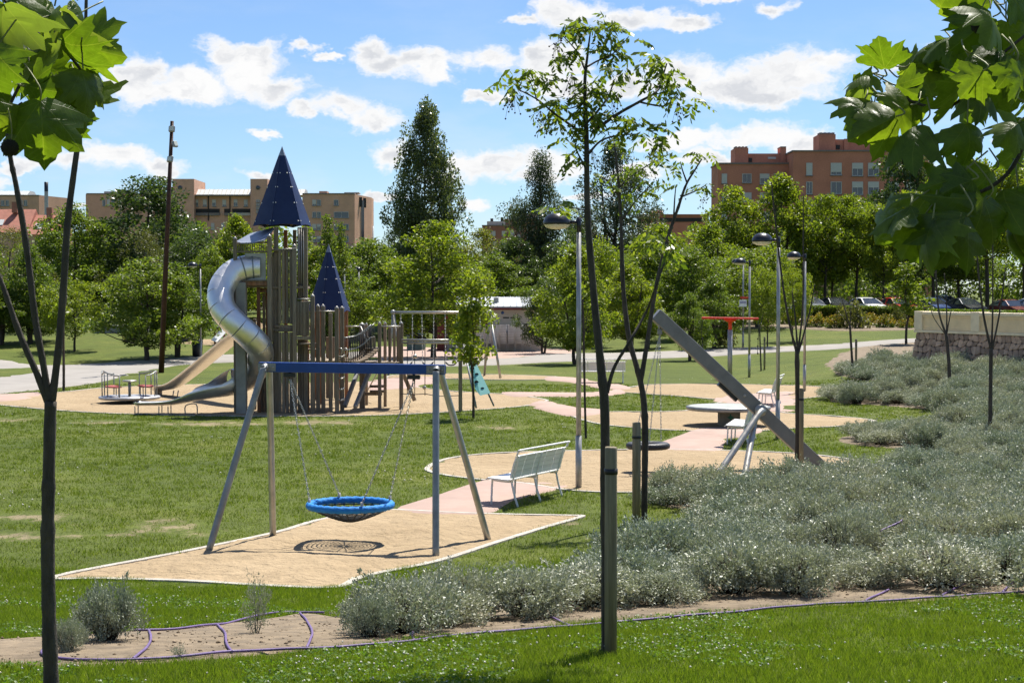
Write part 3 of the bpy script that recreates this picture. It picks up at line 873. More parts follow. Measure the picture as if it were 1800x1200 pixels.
# ================================================================== WOODEN CASTLE WITH SLIDES
def wood_mat(name, c, c2, rand=.25):
    m, n, b, out = new_mat(name)
    tc = n.new('ShaderNodeTexCoord'); v = n.vmath('MULTIPLY', tc.outputs['Object'], (1, 1, .06))
    oi = n.new('ShaderNodeObjectInfo')
    v2 = n.new('ShaderNodeCombineXYZ'); n.link(n.math('MULTIPLY', oi.outputs['Random'], 37.0), v2.inputs[0])
    v = n.vmath('ADD', v, v2.outputs[0])
    g = n.noise(v, 28.0, 5.0, .65, .4); big = n.noise(tc.outputs['Object'], 1.6, 4.0)
    cc = n.ramp(g, [(.3, tuple(x * .55 for x in c)), (.55, c), (.75, c2)])
    cc = n.mix(1.0, cc, n.ramp(oi.outputs['Random'], [(0, 1 - rand), (1, 1 + rand)]), 'MULTIPLY')
    cc = n.mix(n.maprange(big, .4, .7, 0, .5, True), cc, (.20, .185, .16))
    n.link(cc, b.inputs['Base Color']); b.inputs['Roughness'].default_value = .8; b.inputs['Specular IOR Level'].default_value = .25
    bp = n.new('ShaderNodeBump'); bp.inputs['Strength'].default_value = .5; bp.inputs['Distance'].default_value = .01
    n.link(g, bp.inputs['Height']); n.link(bp.outputs[0], b.inputs['Normal'])
    return m
M['wood'] = wood_mat('weathered_wood', (.255, .195, .135), (.38, .315, .235))
M['wood_orange'] = wood_mat('orange_wood', (.30, .125, .05), (.42, .20, .09))
M['roof_blue'] = mat('dark_blue_panel', (.018, .030, .085), .55, var=.12, scale=2, spec=.25)
M['roof_grey'] = mat('grey_panel', (.20, .22, .28), .45, var=.1, scale=2)
M['column'] = mat('grey_column', (.30, .28, .24), .7, .1, var=.2, scale=3)
CB = ground(500, 722); CB.z = 0
castle = empty('play_castle', (CB.x, CB.y, 0), 0, 'wooden play castle with blue pointed roofs, rope bridge and steel tube slide', 'climbing castle')
def plank(x0, x1, yt, yb, d, th=.09, m='wood', name='plank', to_ground=False, cap=False, parent=None, bev=.012):
    a, b = at(x0, yb, d), at(x1, yt, d)
    zb = -.1 if to_ground else a.z
    mb = MB(); mb.box(((a.x + b.x) / 2, d, (zb + b.z) / 2), (b.x - a.x, th, b.z - zb), bev=bev)
    o = mb.build(name, M[m], parent or castle)
    if cap:
        mb = MB(); mb.lathe(Vector(((a.x + b.x) / 2, d, b.z)), [((b.x - a.x) * .5, -.01), ((b.x - a.x) * .45, .02), (.0, .06)], 10); mb.build('post_cap', M['warm_steel'], o)
    return o
def pbeam(x0, y0, x1, y1, d0, d1=None, wd=.08, ht=.12, m='wood', name='beam', parent=None):
    mb = MB(); mb.beam(at(x0, y0, d0), at(x1, y1, d1 or d0), wd, ht, bev=.008)
    return mb.build(name, M[m], parent or castle)
def bar(x0, y0, x1, y1, d0, d1=None, r=.02, m='warm_steel', name='rail', parent=None):
    mb = MB(); mb.tube([at(x0, y0, d0), at(x1, y1, d1 or d0)], r, 8)
    return mb.build(name, M[m], parent or castle)

def pointed_roof(px, pyt, pyb, rpx, d, ang0):
    top = at(px, pyt, d); base = at(px, pyb, d); hgt = top.z - base.z; Rr = rpx * d / FPX
    rf = empty('roof', (0, 0, 0)); rf.parent = castle; KIDS.setdefault(castle.name, []).append(rf)
    rf.location = (base.x - castle.location.x, base.y - castle.location.y, base.z)
    def loc(v): return v
    cap0 = .115
    for k in range(6):
        a0, a1 = ang0 + k * PI / 3, ang0 + (k + 1) * PI / 3
        def P(a, t, ro=1.0): return Vector((math.sin(a) * Rr * t * ro, -math.cos(a) * Rr * t * ro, hgt * (1 - t)))
        nrm = Vector((math.sin((a0 + a1) / 2), -math.cos((a0 + a1) / 2), Rr / hgt)).normalized()
        # a panel with a wavy lower edge
        lowr = []
        for j in range(9):
            t = j / 8; q = P(a0, 1).lerp(P(a1, 1), t); q += Vector((0, 0, .045 * math.sin(t * PI) - .02)) ; lowr.append(q)
        tp = [P(a1, cap0), P(a0, cap0)]
        mid0 = (a0 + a1) / 2; shr = .998
        cen = sum(lowr + tp, Vector()) / (len(lowr) + 2)
        poly = [cen + (p - cen) * shr for p in lowr + tp]
        mb = MB(); mb.prism([p - nrm * .012 for p in poly], nrm * .024); pn = mb.build('roof_panel', M['roof_blue'], rf, world=False)
        for t in (.95, .72, .52, .34):
            for e in (.06, .94):
                q = P(a0, t).lerp(P(a1, t), e if t > .4 else (.15 if e < .5 else .85)) + nrm * .012
                mb = MB(); mb.lathe(q, [(.0165, 0), (.0165, .006), (0, .012)], 8, nrm); mb.build('bolt', M['white_metal'], pn, world=False)
    mb = MB(); vs = [P_ for P_ in []]
    for k in range(6):
        a = ang0 + k * PI / 3; vs.append(Vector((math.sin(a) * Rr * (cap0 + .004) * 1.08, -math.cos(a) * Rr * (cap0 + .004) * 1.08, hgt * (1 - cap0))))
    vs.append(Vector((0, 0, hgt + .02))); mb.add(vs, [(k, (k + 1) % 6, 6) for k in range(6)]); mb.build('roof_cap', M['roof_grey'], rf, world=False)
    for k in range(6):
        a = ang0 + k * PI / 3
        mb = MB(); mb.beam(Vector((math.sin(a) * Rr * .84, -math.cos(a) * Rr * .84, .03)), Vector((math.sin(a) * Rr * .03, -math.cos(a) * Rr * .03, hgt * .84)), .05, .07); mb.build('rafter', M['wood'], rf, world=False)
    return rf
pointed_roof(496.5, 258, 397, 51, 47.9, R_(-74))
pointed_roof(578, 430, 547, 38.5, 52.0, R_(-70))

# main tower (planks stand in front, at the sides and at the back)
DF = 47.1
plank(471, 477.5, 415, 727, 46.85, .11, cap=True, name='post', to_ground=True)
plank(483, 489, 399, 722, 47.2, .12, name='post', to_ground=True)
plank(515, 521, 432, 721, 46.95, .12, name='post', to_ground=True, cap=True)
plank(534.5, 540.5, 399, 720, 47.3, .12, name='post', to_ground=True)
for x in (489.5, 496, 502.4, 509):
    plank(x, x + 4.7, 440 + random.Random(x).uniform(-1, 1), 569, DF)
    plank(x, x + 5.0, 584, 722, DF, to_ground=True)
plank(478, 483, 452, 600, DF + .1); plank(478, 483.2, 604, 722, DF + .1, to_ground=True)
for x in (523.5, 529.2): plank(x, x + 5, 400, 524, 47.35); plank(x, x + 5, 592, 721, 47.35, to_ground=True)
for x in (525.5, 529.5, 533.3): bar(x, 402, x, 521, 47.24, r=.012, name='steel_strip')
for y, z in ((438, 442), (571, 575.5), (580, 583)): pbeam(483, (y + z) / 2, 521, (y + z) / 2, DF - .0, wd=.07, ht=(z - y) * .016)
bar(478, 439, 521, 436.5, 46.9, r=.018)
for x in (484, 500, 516, 532): plank(x, x + 5, 404 if x in (484, 500, 516, 532) else 443, 720, 48.75, m='wood_orange' if x % 3 else 'wood', to_ground=True)
for dd in (47.6, 48.2):
    plank(480.5, 482.5, 443, 720, dd, .26, to_ground=True); plank(536.5, 538.5, 443 if dd != 48.2 else 400, 720, dd, .26, m='wood_orange' if dd > 48 else 'wood', to_ground=True)
for yy in (505, 578): 
    a, b = at(479, yy, 47.9), at(539, yy, 47.9)
    mb = MB(); mb.box(((a.x + b.x) / 2, 47.9, a.z), (b.x - a.x, 1.6, .07)); mb.build('platform', M['wood'], castle)
# slide balcony
plank(411.5, 416.5, 419, 727, 46.9, .1, name='post', to_ground=True, cap=True)
for x in range(419, 468, 4): plank(x, x + 1.5, 429, 441, 46.95, .03, name='baluster', bev=0)
pbeam(415, 428, 470, 426, 46.95, wd=.05, ht=.05); pbeam(415, 442.5, 471, 442.5, 46.95, wd=.05, ht=.05)
mb = MB(); 
aw = [at(483, 403, 47.3), at(479, 402, 48.0), at(440, 412, 48.1), at(415, 426, 47.2), at(424, 428.5, 46.75), at(445, 428, 46.6), at(465, 423, 46.65)]
mb.prism(aw, (0, 0, .03)); mb.build('awning', M['roof_grey'], castle)
bx0, bx1 = at(431, 492, 46.98), at(467, 445, 46.98)
mb = MB(); mb.box(((bx0.x + bx1.x) / 2, 46.98, (bx0.z + bx1.z) / 2), (bx1.x - bx0.x, .03, bx1.z - bx0.z)); mb.build('slide_panel', mat('panel_steel', (.40, .385, .35), .5, .35, var=.15), castle)
pbeam(417, 498, 471, 498, 46.95, wd=.08, ht=.13, m='wood_orange'); pbeam(417, 493, 471, 493, 46.93, wd=.1, ht=.04)
plank(452.5, 457.5, 503, 726, 47.3, .1, m='wood_orange', name='post', to_ground=True); plank(462, 466, 515, 600, 48.0, .08); plank(468, 471, 510, 726, 48.2, .08, m='wood_orange', to_ground=True)
plank(446, 450, 560, 726, 48.4, .1, name='post', to_ground=True); plank(457.5, 483, 506, 514, 47.4, .08, m='wood_orange')
for x in (459, 464.5): plank(x, x + 4.5, 640, 722, 47.6, to_ground=True)
a, b = at(413, 503, 47.9), at(480, 503, 47.9)
mb = MB(); mb.box(((a.x + b.x) / 2, 47.9, a.z), (b.x - a.x, 1.7, .07)); mb.build('platform', M['wood'], castle)
# tube slide round its column
colb = at(423, 727, 46.75)
mb = MB(); c0 = at(423, 496, 46.75); mb.box((colb.x, 46.95, (c0.z - .1) / 2), (.29, .29, c0.z + .1), bev=.02); mb.build('column', M['column'], castle)
AX = Vector((colb.x, 47.0, 0))
sl = empty('tube_slide', (0, 0, 0)); sl.parent = castle; KIDS.setdefault(castle.name, []).append(sl); sl['label'] = 'silver spiral tube slide'
ctrl = [(at(458, 470, 47.2), 0), (at(436, 471, 47.15), 0), (at(408, 481, 47.0), 0), (at(389, 508, 46.7), 0), (at(391, 540, 46.4), 0), (at(412, 567, 46.25), 0), (at(438, 590, 46.4), 0), (at(457, 614, 46.8), 0), (at(455, 641, 47.35), 0), (at(434, 662, 47.6), 0), (at(414, 670, 47.5), 0)]
path = spline([c for c, _ in ctrl], 6)
TR_ = .372
nseg = 15; per = len(path) - 1
idx = [round(i * per / nseg) for i in range(nseg + 1)]
for s in range(nseg):
    pts = path[idx[s]:idx[s + 1] + 1]
    rs = [TR_] * len(pts); 
    mb = MB(); mb.tube(pts, rs, 28, cap=False); seg = mb.build('tube_segment', M['slide_steel'], sl)
    if s > 2:
        mb = MB(); d = (pts[1] - pts[0]).normalized(); mb.lathe(pts[0], [(TR_ * .995, -.008), (TR_ * 1.006, -.006), (TR_ * 1.006, .006), (TR_ * .995, .008)], 28, d); mb.build('seam', M['slide_steel'], sl)
    if s in (1, 2):
        mb = MB(); d = (pts[1] - pts[0]).normalized(); mb.lathe(pts[0], [(TR_ * 1.0, -.02), (TR_ * 1.045, -.015), (TR_ * 1.045, .015), (TR_ * 1.0, .02)], 28, d); mb.build('flange', M['steel'], sl)
def trough(pts, rads, open_a, m, name, parent, th=.012, lip=.02, n=14):
    """half pipe along points: open_a = half opening angle at each point"""
    vs = []; fs = []; pts = [Vector(p) for p in pts]; k2 = n + 1
    for i, p in enumerate(pts):
        d = (pts[min(i + 1, len(pts) - 1)] - pts[max(i - 1, 0)]).normalized()
        s = d.cross(Vector((0, 0, 1))).normalized(); u = s.cross(d)
        for ly in (0, th):
            for k in range(k2):
                a = -PI / 2 + (k / n - .5) * 2 * open_a[i]
                vs.append(p + (s * math.cos(a) + u * math.sin(a)) * (rads[i] + ly))
    w2 = 2 * k2
    for i in range(len(pts) - 1):
        for k in range(n):
            fs.append((i * w2 + k, i * w2 + k + 1, (i + 1) * w2 + k + 1, (i + 1) * w2 + k))
            fs.append((i * w2 + k2 + k, (i + 1) * w2 + k2 + k, (i + 1) * w2 + k2 + k + 1, i * w2 + k2 + k + 1))
        for k in (0, n): fs.append((i * w2 + k, (i + 1) * w2 + k, (i + 1) * w2 + k2 + k, i * w2 + k2 + k))
    mb = MB(); mb.add(vs, fs, True); return mb.build(name, m, parent)
cp = spline([at(416, 669, 47.45), at(398, 676, 47.1), at(372, 686, 46.75), at(345, 698, 46.55), at(322, 707.5, 46.5), at(300, 711, 46.5), at(262, 712, 46.5), at(236, 712.5, 46.5), at(228, 716, 46.5)], 5)
n_ = len(cp); oa = []; rd = []; pp = []
for i, p in enumerate(cp):
    t = i / (n_ - 1); o_ = lerp(R_(160), R_(92), min(1, t / .22)) if t < .22 else lerp(R_(92), R_(38), smooth(.22, .72, t)); oa.append(o_)
    r_ = lerp(TR_, .46, smooth(.25, .7, t)); rd.append(r_); pp.append(p + Vector((0, 0, r_ - TR_ * (1 - smooth(.0, .55, t)) )))
trough(pp, rd, oa, M['slide_steel'], 'chute', sl)
e0 = cp[-1]
for x in (240, 282, 298):
    g = at(x, 722, 46.5)
    for dy in (-.2, .2):
        mb = MB(); mb.tube([(g.x, 46.5 + dy, -.05), (g.x, 46.5 + dy, at(x, 713, 46.5).z)], .016, 6); mb.build('support_leg', M['steel'], sl)
g = at(340, 722, 46.5)
mb = MB(); mb.tube(spline([(g.x - .2, 46.4, -.02), (g.x - .2, 46.4, .26), (g.x + .1, 46.4, .3), (g.x + .12, 46.4, -.02)], 4), .018, 6); mb.build('support_hoop', M['steel'], sl)
mb = MB(); mb.tube([(at(240, 722, 46.5).x, 46.3, .05), (g.x + .1, 46.3, .05)], .014, 6); mb.build('support_rail', M['steel'], sl)
# open slide at the back left
op = spline([at(470, 572, 50.5), at(440, 583, 51.2), at(409, 601, 52), at(370, 632, 53), at(330, 664, 54), at(306, 681, 54.6), at(290, 685, 55), at(276, 687, 55.4)], 5)
o2 = trough([p + Vector((0, 0, .5)) for p in op], [.5] * len(op), [R_(46)] * len(op), M['slide_steel'], 'open_slide', castle)
for x, d in ((303, 54.7), (311, 54.5)):
    mb = MB(); a = at(x, 686, d); mb.tube([(a.x, d, -.05), (a.x + .05, d, a.z)], .02, 6); mb.build('support_leg', M['steel'], o2)
a = at(279, 690, 55.2); mb = MB(); mb.box((a.x, 55.2, .1), (.12, .6, .3), bev=.03); mb.build('end_stop', M['wood'], o2)

# middle platform and second tower
plank(546.5, 553, 520, 724, 46.9, .12, cap=True, name='post', to_ground=True)
for x in (522, 527.5, 533, 538.5): plank(x, x + 4.8, 529, 590, 47.0)
bar(520, 525.5, 547, 525.5, 46.95)
pbeam(520, 594, 547, 594, 46.95, wd=.12, ht=.1); pbeam(528, 604, 556, 604, 47.2, wd=.5, ht=.04); pbeam(531, 614, 558, 614, 47.6, wd=.5, ht=.04)
for x in (541, 546): plank(x - 7, x - 2.5, 600, 720, 47.9, to_ground=True, m='wood_orange')
for x, yt in ((556, 538), (565, 538)): plank(x, x + 6.2, yt, 722 - (x - 556) * .5, 47.2, .11, cap=True, name='post', to_ground=True)
bar(553, 547, 590, 547, 47.15); 
for x in (578,): plank(x, x + 6, 550, 720, 47.4, .1, to_ground=True)
for x, d in ((589, 46.95), (598, 47.6)): plank(x, x + 6.5, 541, 726, d, .12, cap=True, name='post', to_ground=True)
for x in (556.5, 565.5, 574, 582): plank(x, x + 5.6, 592, 634, 49.2, .06)
a, b = at(545, 634, 48.3), at(604, 634, 48.3); mb = MB(); mb.box(((a.x + b.x) / 2, 48.6, a.z), (b.x - a.x, 2.6, .08)); mb.build('platform', M['wood'], castle)
for x, d in ((546, 51.2), (560, 51.0), (596, 51.0), (606, 52.0), (553, 53), (599, 53.2)): plank(x, x + 5.5, 545, 715, d, .11, m='wood_orange', name='post', to_ground=True)
for x in (566, 573, 580, 587): plank(x, x + 5.4, 592, 700, 53.1, .06, to_ground=False)
for y in (626, 645, 664, 683, 702):                                     # steel rungs of the ladder
    mb = MB(); mb.tube(spline([at(595, y, 47.0), at(599, y + 1.5, 46.75), at(603, y, 46.9), at(605, y - 2, 47.2)], 3), .022, 6); mb.build('rung', M['warm_steel'], castle)
for x in (596, 605):
    mb = MB(); mb.tube(spline([at(x, 634, 47.2), at(x + 5, 618, 46.9), at(x + 3, 612, 46.9), at(x - 2, 614, 47.1)], 4), .02, 6); mb.build('handle', M['warm_steel'], castle)
# bridge of planks between chain sides
b0, b1 = at(607, 636, 47.8), at(655, 613, 48.2)
bg_ = empty('plank_bridge', (0, 0, 0)); bg_.parent = castle; KIDS.setdefault(castle.name, []).append(bg_)
def sag(t, lift=0.0):
    p = b0.lerp(b1, t); p.z -= .12 * math.sin(t * PI) ; p.z += lift; return p
for i in range(11):
    t = (i + .5) / 11; p, q = sag(t - .03), sag(t + .03)
    mb = MB(); mb.beam(p, q, 1.0, .045, up=(0, 0, 1)); mb.build('tread', M['wood'], bg_)
for s in (-.5, .5):
    for lift in (.72, .36):
        mb = MB(); mb.tube([sag(t / 10, lift) + Vector((0, s, 0)) for t in range(11)], .016, 6); mb.build('rope_rail', M['steel'], bg_)
    for i in range(15):
        t = (i + .5) / 15
        mb = MB(); mb.tube([sag(t) + Vector((0, s, 0)), sag(min(1, t + .035), .72) + Vector((0, s, 0))], .012, 5); mb.build('rope', M['black_rope'], bg_)
# right-hand platform
for x0, x1, yt, yb, d in ((632, 641, 570, 709, 48.9), (642, 646.5, 570, 706, 50.4), (664.5, 670, 568, 710, 48.4), (674.5, 679.5, 568, 705, 49.6), (702, 708.5, 568, 709, 48.5)):
    plank(x0, x1, yt, yb, d, .12, cap=True, name='post', to_ground=True)
for x in (682.5, 691, 697): plank(x, x + 4.6, 575, 637, 48.9, .05)
bar(666, 573.5, 704, 573.5, 48.4, r=.022); bar(608, 573.5, 634, 573.5, 48.4, r=.022); bar(634, 574, 651, 615, 48.2, r=.02, name='hand_bar')
pbeam(644, 612, 668, 612, 48.6, wd=1.0, ht=.05); pbeam(640, 637, 706, 637, 49.0, wd=1.3, ht=.06, name='platform')
for x in (645, 650.5, 656): plank(x, x + 4.5, 592, 611, 48.3, .05)
for y in (679, 688): bar(650, y, 676, y - .5, 48.9, r=.04, m='wood', name='crosspiece')
pbeam(672, 692, 634, 692, 49.2, wd=.1, ht=.09)
pbeam(628, 655, 606, 714, 48.6, 47.2, wd=.1, ht=.12, m='grey_metal', name='brace'); pbeam(651, 650, 624, 716, 48.4, 47.0, wd=.1, ht=.12, m='grey_metal', name='brace')
pbeam(709, 657, 729, 704, 49.8, wd=.1, ht=.12, name='brace')
for x in (662, 672): bar(x, 640, x - 34, 700, 51.5, 52.5, r=.02, name='net_rope')
# climbing rope frame to the right
plank(806, 812.5, 592, 714, 47.6, .11, cap=True, name='post', to_ground=True)
for y in (597.5, 602.5): bar(706, y, 808, y, 48.2, 47.8, r=.03, name='cross_bar')
for x in (716, 729, 747, 764, 782):
    bar(x, 602, x, 695, 48.1, 48.1, r=.012, m='black_rope', name='climbing_rope')
mb = MB(); mb.tube(spline([at(706, 692, 48.3), at(729, 693, 48.2), at(747, 692, 48.1), at(770, 696, 48.1), at(806, 695, 47.7)], 4), .012, 5); mb.build('climbing_rope', M['black_rope'], castle)
for x, y in ((729.5, 626), (746, 681)):
    mb = MB(); mb.ball(at(x, y, 48.1), .058, 12, 8); mb.build('rope_knob', M['warm_steel'], castle)
mb = MB()
tp = [at(818, 622, 47.6), at(828, 620, 47.6), at(862, 691, 46.6), at(844, 695, 46.55), at(835, 683, 46.75), at(834, 676, 46.85)]
mb.prism(tp, (0, .05, .0)); cw = mb.build('climbing_panel', M['teal'], castle)
for x, y, t in ((829, 632, .12), (830, 647, .35), (838, 659, .5), (837.5, 672, .7), (848, 684, .86)):
    mb = MB(); c = at(x, y, lerp(47.55, 46.6, t) - .012); mb.lathe(c, [(.062, 0), (.05, .004), (0, .005)], 12, (0, -1, -.1)); mb.build('hold', M['black_metal'], cw)
bar(814, 602, 837, 716, 47.7, 46.4, r=.03, name='panel_frame', m='steel'); bar(823, 612, 868, 713, 47.8, 46.6, r=.025, name='panel_frame', m='steel')
bar(813, 600, 826, 622, 47.7, 47.6, r=.02, name='panel_frame')

# ================================================================== LAMP POSTS, MAST, SMALL FURNITURE
M['lamp_glass'] = mat('lamp_diffuser', (.62, .58, .48), .35, var=.06)
M['rust'] = mat('rusty_steel', (.055, .022, .012), .7, .3, var=.35, scale=3, bump=.1)
def make_lamp():
    L = empty('street_lamp', (0, 0, 0), 0, 'x', 'street lamp', 'dome lamp posts')
    mb = MB(); mb.tube([(0, 0, -.1), (0, 0, .9)], .055, 12); mb.tube([(0, 0, .9), (0, 0, 4.42)], [.045, .04], 12); mb.build('pole', M['zinc'], L, world=False)
    mb = MB(); mb.tube([(0, 0, 4.36), (0, 0, 4.62)], .042, 10); mb.tube([(0, 0, 4.54), (-.17, 0, 4.53)], .028, 8); br = mb.build('bracket', M['black_metal'], L, world=False)
    mb = MB(); mb.lathe((-.385, 0, 4.5), [(.235, -.01), (.242, .0), (.238, .045), (.205, .115), (.145, .165), (.07, .19), (0, .197)], 28); mb.build('dome', M['black_metal'], L, world=False)
    mb = MB(); mb.lathe((-.385, 0, 4.5), [(.23, -.005), (.205, -.045), (.14, -.075), (.06, -.088), (0, -.09)], 28); mb.build('diffuser', M['lamp_glass'], L, world=False)
    return L
lamp = make_lamp()
LAMPS = [((1017, 858), 0, 1.0, 'nearest grey lamp post with black dome beside the chinaberry trees'),
         ((1367, 772), 0, 1.0, 'dome lamp post behind the foot of the leaning beam'),
         ((1414, 688), 0, 1.0, 'dome lamp post behind the staked bare sapling'),
         ((1317, 663), 0, 1.0, 'dome lamp post standing right of the red spinner'),
         ((1306, 612), 0, 1.05, 'farthest dome lamp post on the walkway, red sign below its lamp'),
         ((353, 630), 0, 1.0, 'dome lamp post on the pale path left of the tube slide'),
         ((606, 612), 95, 1.1, 'dome lamp post just right of the smaller blue roof'),
         ((631, 598), -80, 1.0, 'dome lamp post in the trees left of the chain swings')]
for i, (p, a, s, lb_) in enumerate(LAMPS):
    g = ground(*p); o = lamp if i == 0 else copy_tree(lamp)
    o.location = g; o.rotation_euler = (0, 0, R_(a)); o.scale = (s, s, s * 1.03); o['label'] = lb_
# floodlight mast
mbse = ground(283, 655); d = mbse.y
mst = empty('floodlight_mast', mbse, 0, 'tall slim rusty brown mast with three floodlights near its top', 'light mast')
t1 = at(302.5, 213, d)
mb = MB(); mb.tube([mbse - Vector((0, 0, .2)), mbse.lerp(t1, .62), t1], [.125, .10, .075], 12); mb.build('pole', M['rust'], mst)
M['flood_glass'] = mat('floodlight_glass', (.55, .58, .52), .2, var=.05)
for x, y, rx, rz_ in ((302, 227, 0, 0), (307.5, 253.5, 0, 60), (299, 280, 0, -20)):
    c = at(x, y, d - .14); RM = Matrix.Rotation(R_(rz_), 3, 'Z') @ Matrix.Rotation(R_(-18), 3, 'X')
    mb = MB(); mb.box(c, (.26, .12, .26), mat=RM, bev=.02); mb.beam(c, c + Vector((0, .14, 0)), .05, .05); fl = mb.build('floodlight', M['steel'], mst)
    mb = MB(); mb.box(c + RM @ Vector((0, -.063, 0)), (.2, .006, .2), mat=RM); mb.build('floodlight_glass', M['flood_glass'], fl)
# litter bin
bg0 = ground(347, 627)
bn_ = empty('litter_bin', bg0, 0, 'black litter bin beside the pale path', 'bin')
mb = MB(); mb.lathe(bg0, [(.2, 0), (.25, .04), (.28, .82), (.25, .84), (.24, .7), (.0, .68)], 18); mb.build('drum', M['black_metal'], bn_)
mb = MB(); mb.lathe(bg0, [(.285, .8), (.295, .84), (.285, .88), (.25, .88)], 18); mb.build('rim', M['steel'], bn_)
# signs on the far lamp and spinner area
sgn = at(1306, 533, ground(1306, 612).y - .25)
so = empty('notice_sign', (sgn.x, sgn.y, sgn.z), 0, 'small pale notice plate on the farthest dome lamp post', 'sign')
mb = MB(); mb.box(sgn, (.42, .03, .38), bev=.005); mb.build('plate', M['white_metal'], so)
mb = MB(); mb.box(sgn + Vector((0, -.018, .05)), (.36, .006, .14)); mb.build('print', mat('lilac_print', (.35, .33, .45), .6), so)
mb = MB(); mb.box(sgn + Vector((0.1, .0, .32)), (.5, .03, .12)); mb.build('red_flag', M['red_paint'], so)
# toddler slide far left
tg = ground(388, 606); d = tg.y
td = empty('toddler_slide', tg, 0, 'small wooden tower with white slide far behind the tube slide', 'slide')
for x, y0, y1, dd in ((378, 560, 603, 0), (394, 558, 603, .4), (401, 560, 601, 1.3), (385, 562, 600, 1.4)):
    a, b = at(x, y0, d + dd), at(x, y1, d + dd); mb = MB(); mb.box((a.x, d + dd, (a.z + tg.z) / 2), (.12, .12, a.z - tg.z + .2)); mb.build('post', M['wood_orange'], td)
trough([at(396, 577, d) + Vector((0, -.1, .35)), at(388, 589, d) + Vector((0, -.4, .35)), at(379, 602, d) + Vector((0, -.8, .38))], [.4] * 3, [R_(50)] * 3, M['white_metal'], 'chute', td)
mb = MB(); c = at(382, 568, d - .1); mb.box(c, (.36, .05, .45)); mb.build('panel', M['lamp_glass'], td)
tsand = px_poly([(300, 599), (430, 596), (470, 601), (430, 607), (330, 605)], 3)
s_ = sheet('sand_pit', tsand, M['sand'], .03, 2.0)

# ================================================================== TREES
M['bark'] = mat('bark', (.060, .045, .032), .9, var=.35, scale=6, bump=.6, bscale=16, stretch=(1, 1, .35))
M['bark_pale'] = mat('pale_bark', (.16, .14, .11), .9, var=.3, scale=5, bump=.4, bscale=12)
M['twig'] = mat('twig_bark', (.055, .045, .034), .85, var=.55, scale=14, bump=1.0, bscale=38, stretch=(1, 1, .4))
M['leaf_fresh'] = leaf_mat('fresh_leaf', (.096, .142, .012), (.155, .205, .018), (.225, .255, .030), .52)
M['leaf_mid'] = leaf_mat('mid_green_leaf', (.070, .115, .014), (.110, .158, .020), (.160, .200, .032), .48)
M['leaf_dark'] = leaf_mat('dark_leaf', (.036, .066, .014), (.058, .092, .022), (.095, .130, .040), .38, rough=.35)
M['leaf_poplar'] = leaf_mat('poplar_leaf', (.050, .074, .028), (.080, .110, .042), (.140, .165, .076), .42, rough=.35)
M['leaf_grey'] = leaf_mat('grey_green_leaf', (.040, .058, .026), (.065, .090, .040), (.115, .135, .070), .3, rough=.4)
M['leaf_olive'] = leaf_mat('olive_leaf', (.065, .075, .020), (.100, .108, .030), (.150, .150, .048), .45)
M['leaf_yellow'] = leaf_mat('yellow_green_leaf', (.090, .115, .016), (.150, .170, .030), (.220, .215, .050), .42)

def leaf_quads(C, size, rng, up=.35, asp=.55, axis=None, jit=1.0):
    """diamond leaves at points C (n,3); returns verts, faces"""
    n = len(C)
    a = rng.normal(size=(n, 3)) * jit
    if axis is not None: a = a + axis
    a /= np.linalg.norm(a, axis=1, keepdims=True) + 1e-9
    m = rng.normal(size=(n, 3)); m[:, 2] += up * 2
    b = np.cross(a, m); b /= np.linalg.norm(b, axis=1, keepdims=True) + 1e-9
    s = (size * rng.uniform(.65, 1.25, n))[:, None]
    V = np.stack([C - a * s * .5, C + b * s * asp * .5 + a * s * .05, C + a * s * .5, C - b * s * asp * .5 + a * s * .05], 1).reshape(-1, 3)
    return V, np.arange(n * 4)
def crown_points(rng, Hc, z0, rx, env, ncl, nlf, clr, flat=.75):
    """leaf positions: clumps inside an uneven envelope; env(t) gives the radius share at height share t"""
    ph = rng.uniform(0, 6.28, 6)
    cl = []
    while len(cl) < ncl:
        t = rng.uniform(0, 1); a = rng.uniform(0, 6.283)
        e = env(t) * (1 + .16 * math.sin(3 * a + ph[0] + 5 * t) + .12 * math.sin(5 * a + ph[1] - 9 * t) + .10 * math.sin(11 * t + ph[2]))
        r = (rng.uniform(.12, 1.0) ** .55) * e
        if rng.uniform() > .25 + .75 * min(1, env(t)): continue
        cl.append((math.cos(a) * r * rx, math.sin(a) * r * rx, z0 + t * Hc))
    cl = np.array(cl)
    w_ = rng.uniform(.5, 1.5, ncl); w_ /= w_.sum()
    k = rng.choice(ncl, nlf, p=w_)
    off = rng.normal(size=(nlf, 3)); off /= np.linalg.norm(off, axis=1, keepdims=True)
    off *= (rng.uniform(.15, 1, nlf) ** .5)[:, None] * (clr * rng.uniform(.7, 1.3, ncl))[k][:, None]
    off[:, 2] *= flat
    return cl, cl[k] + off
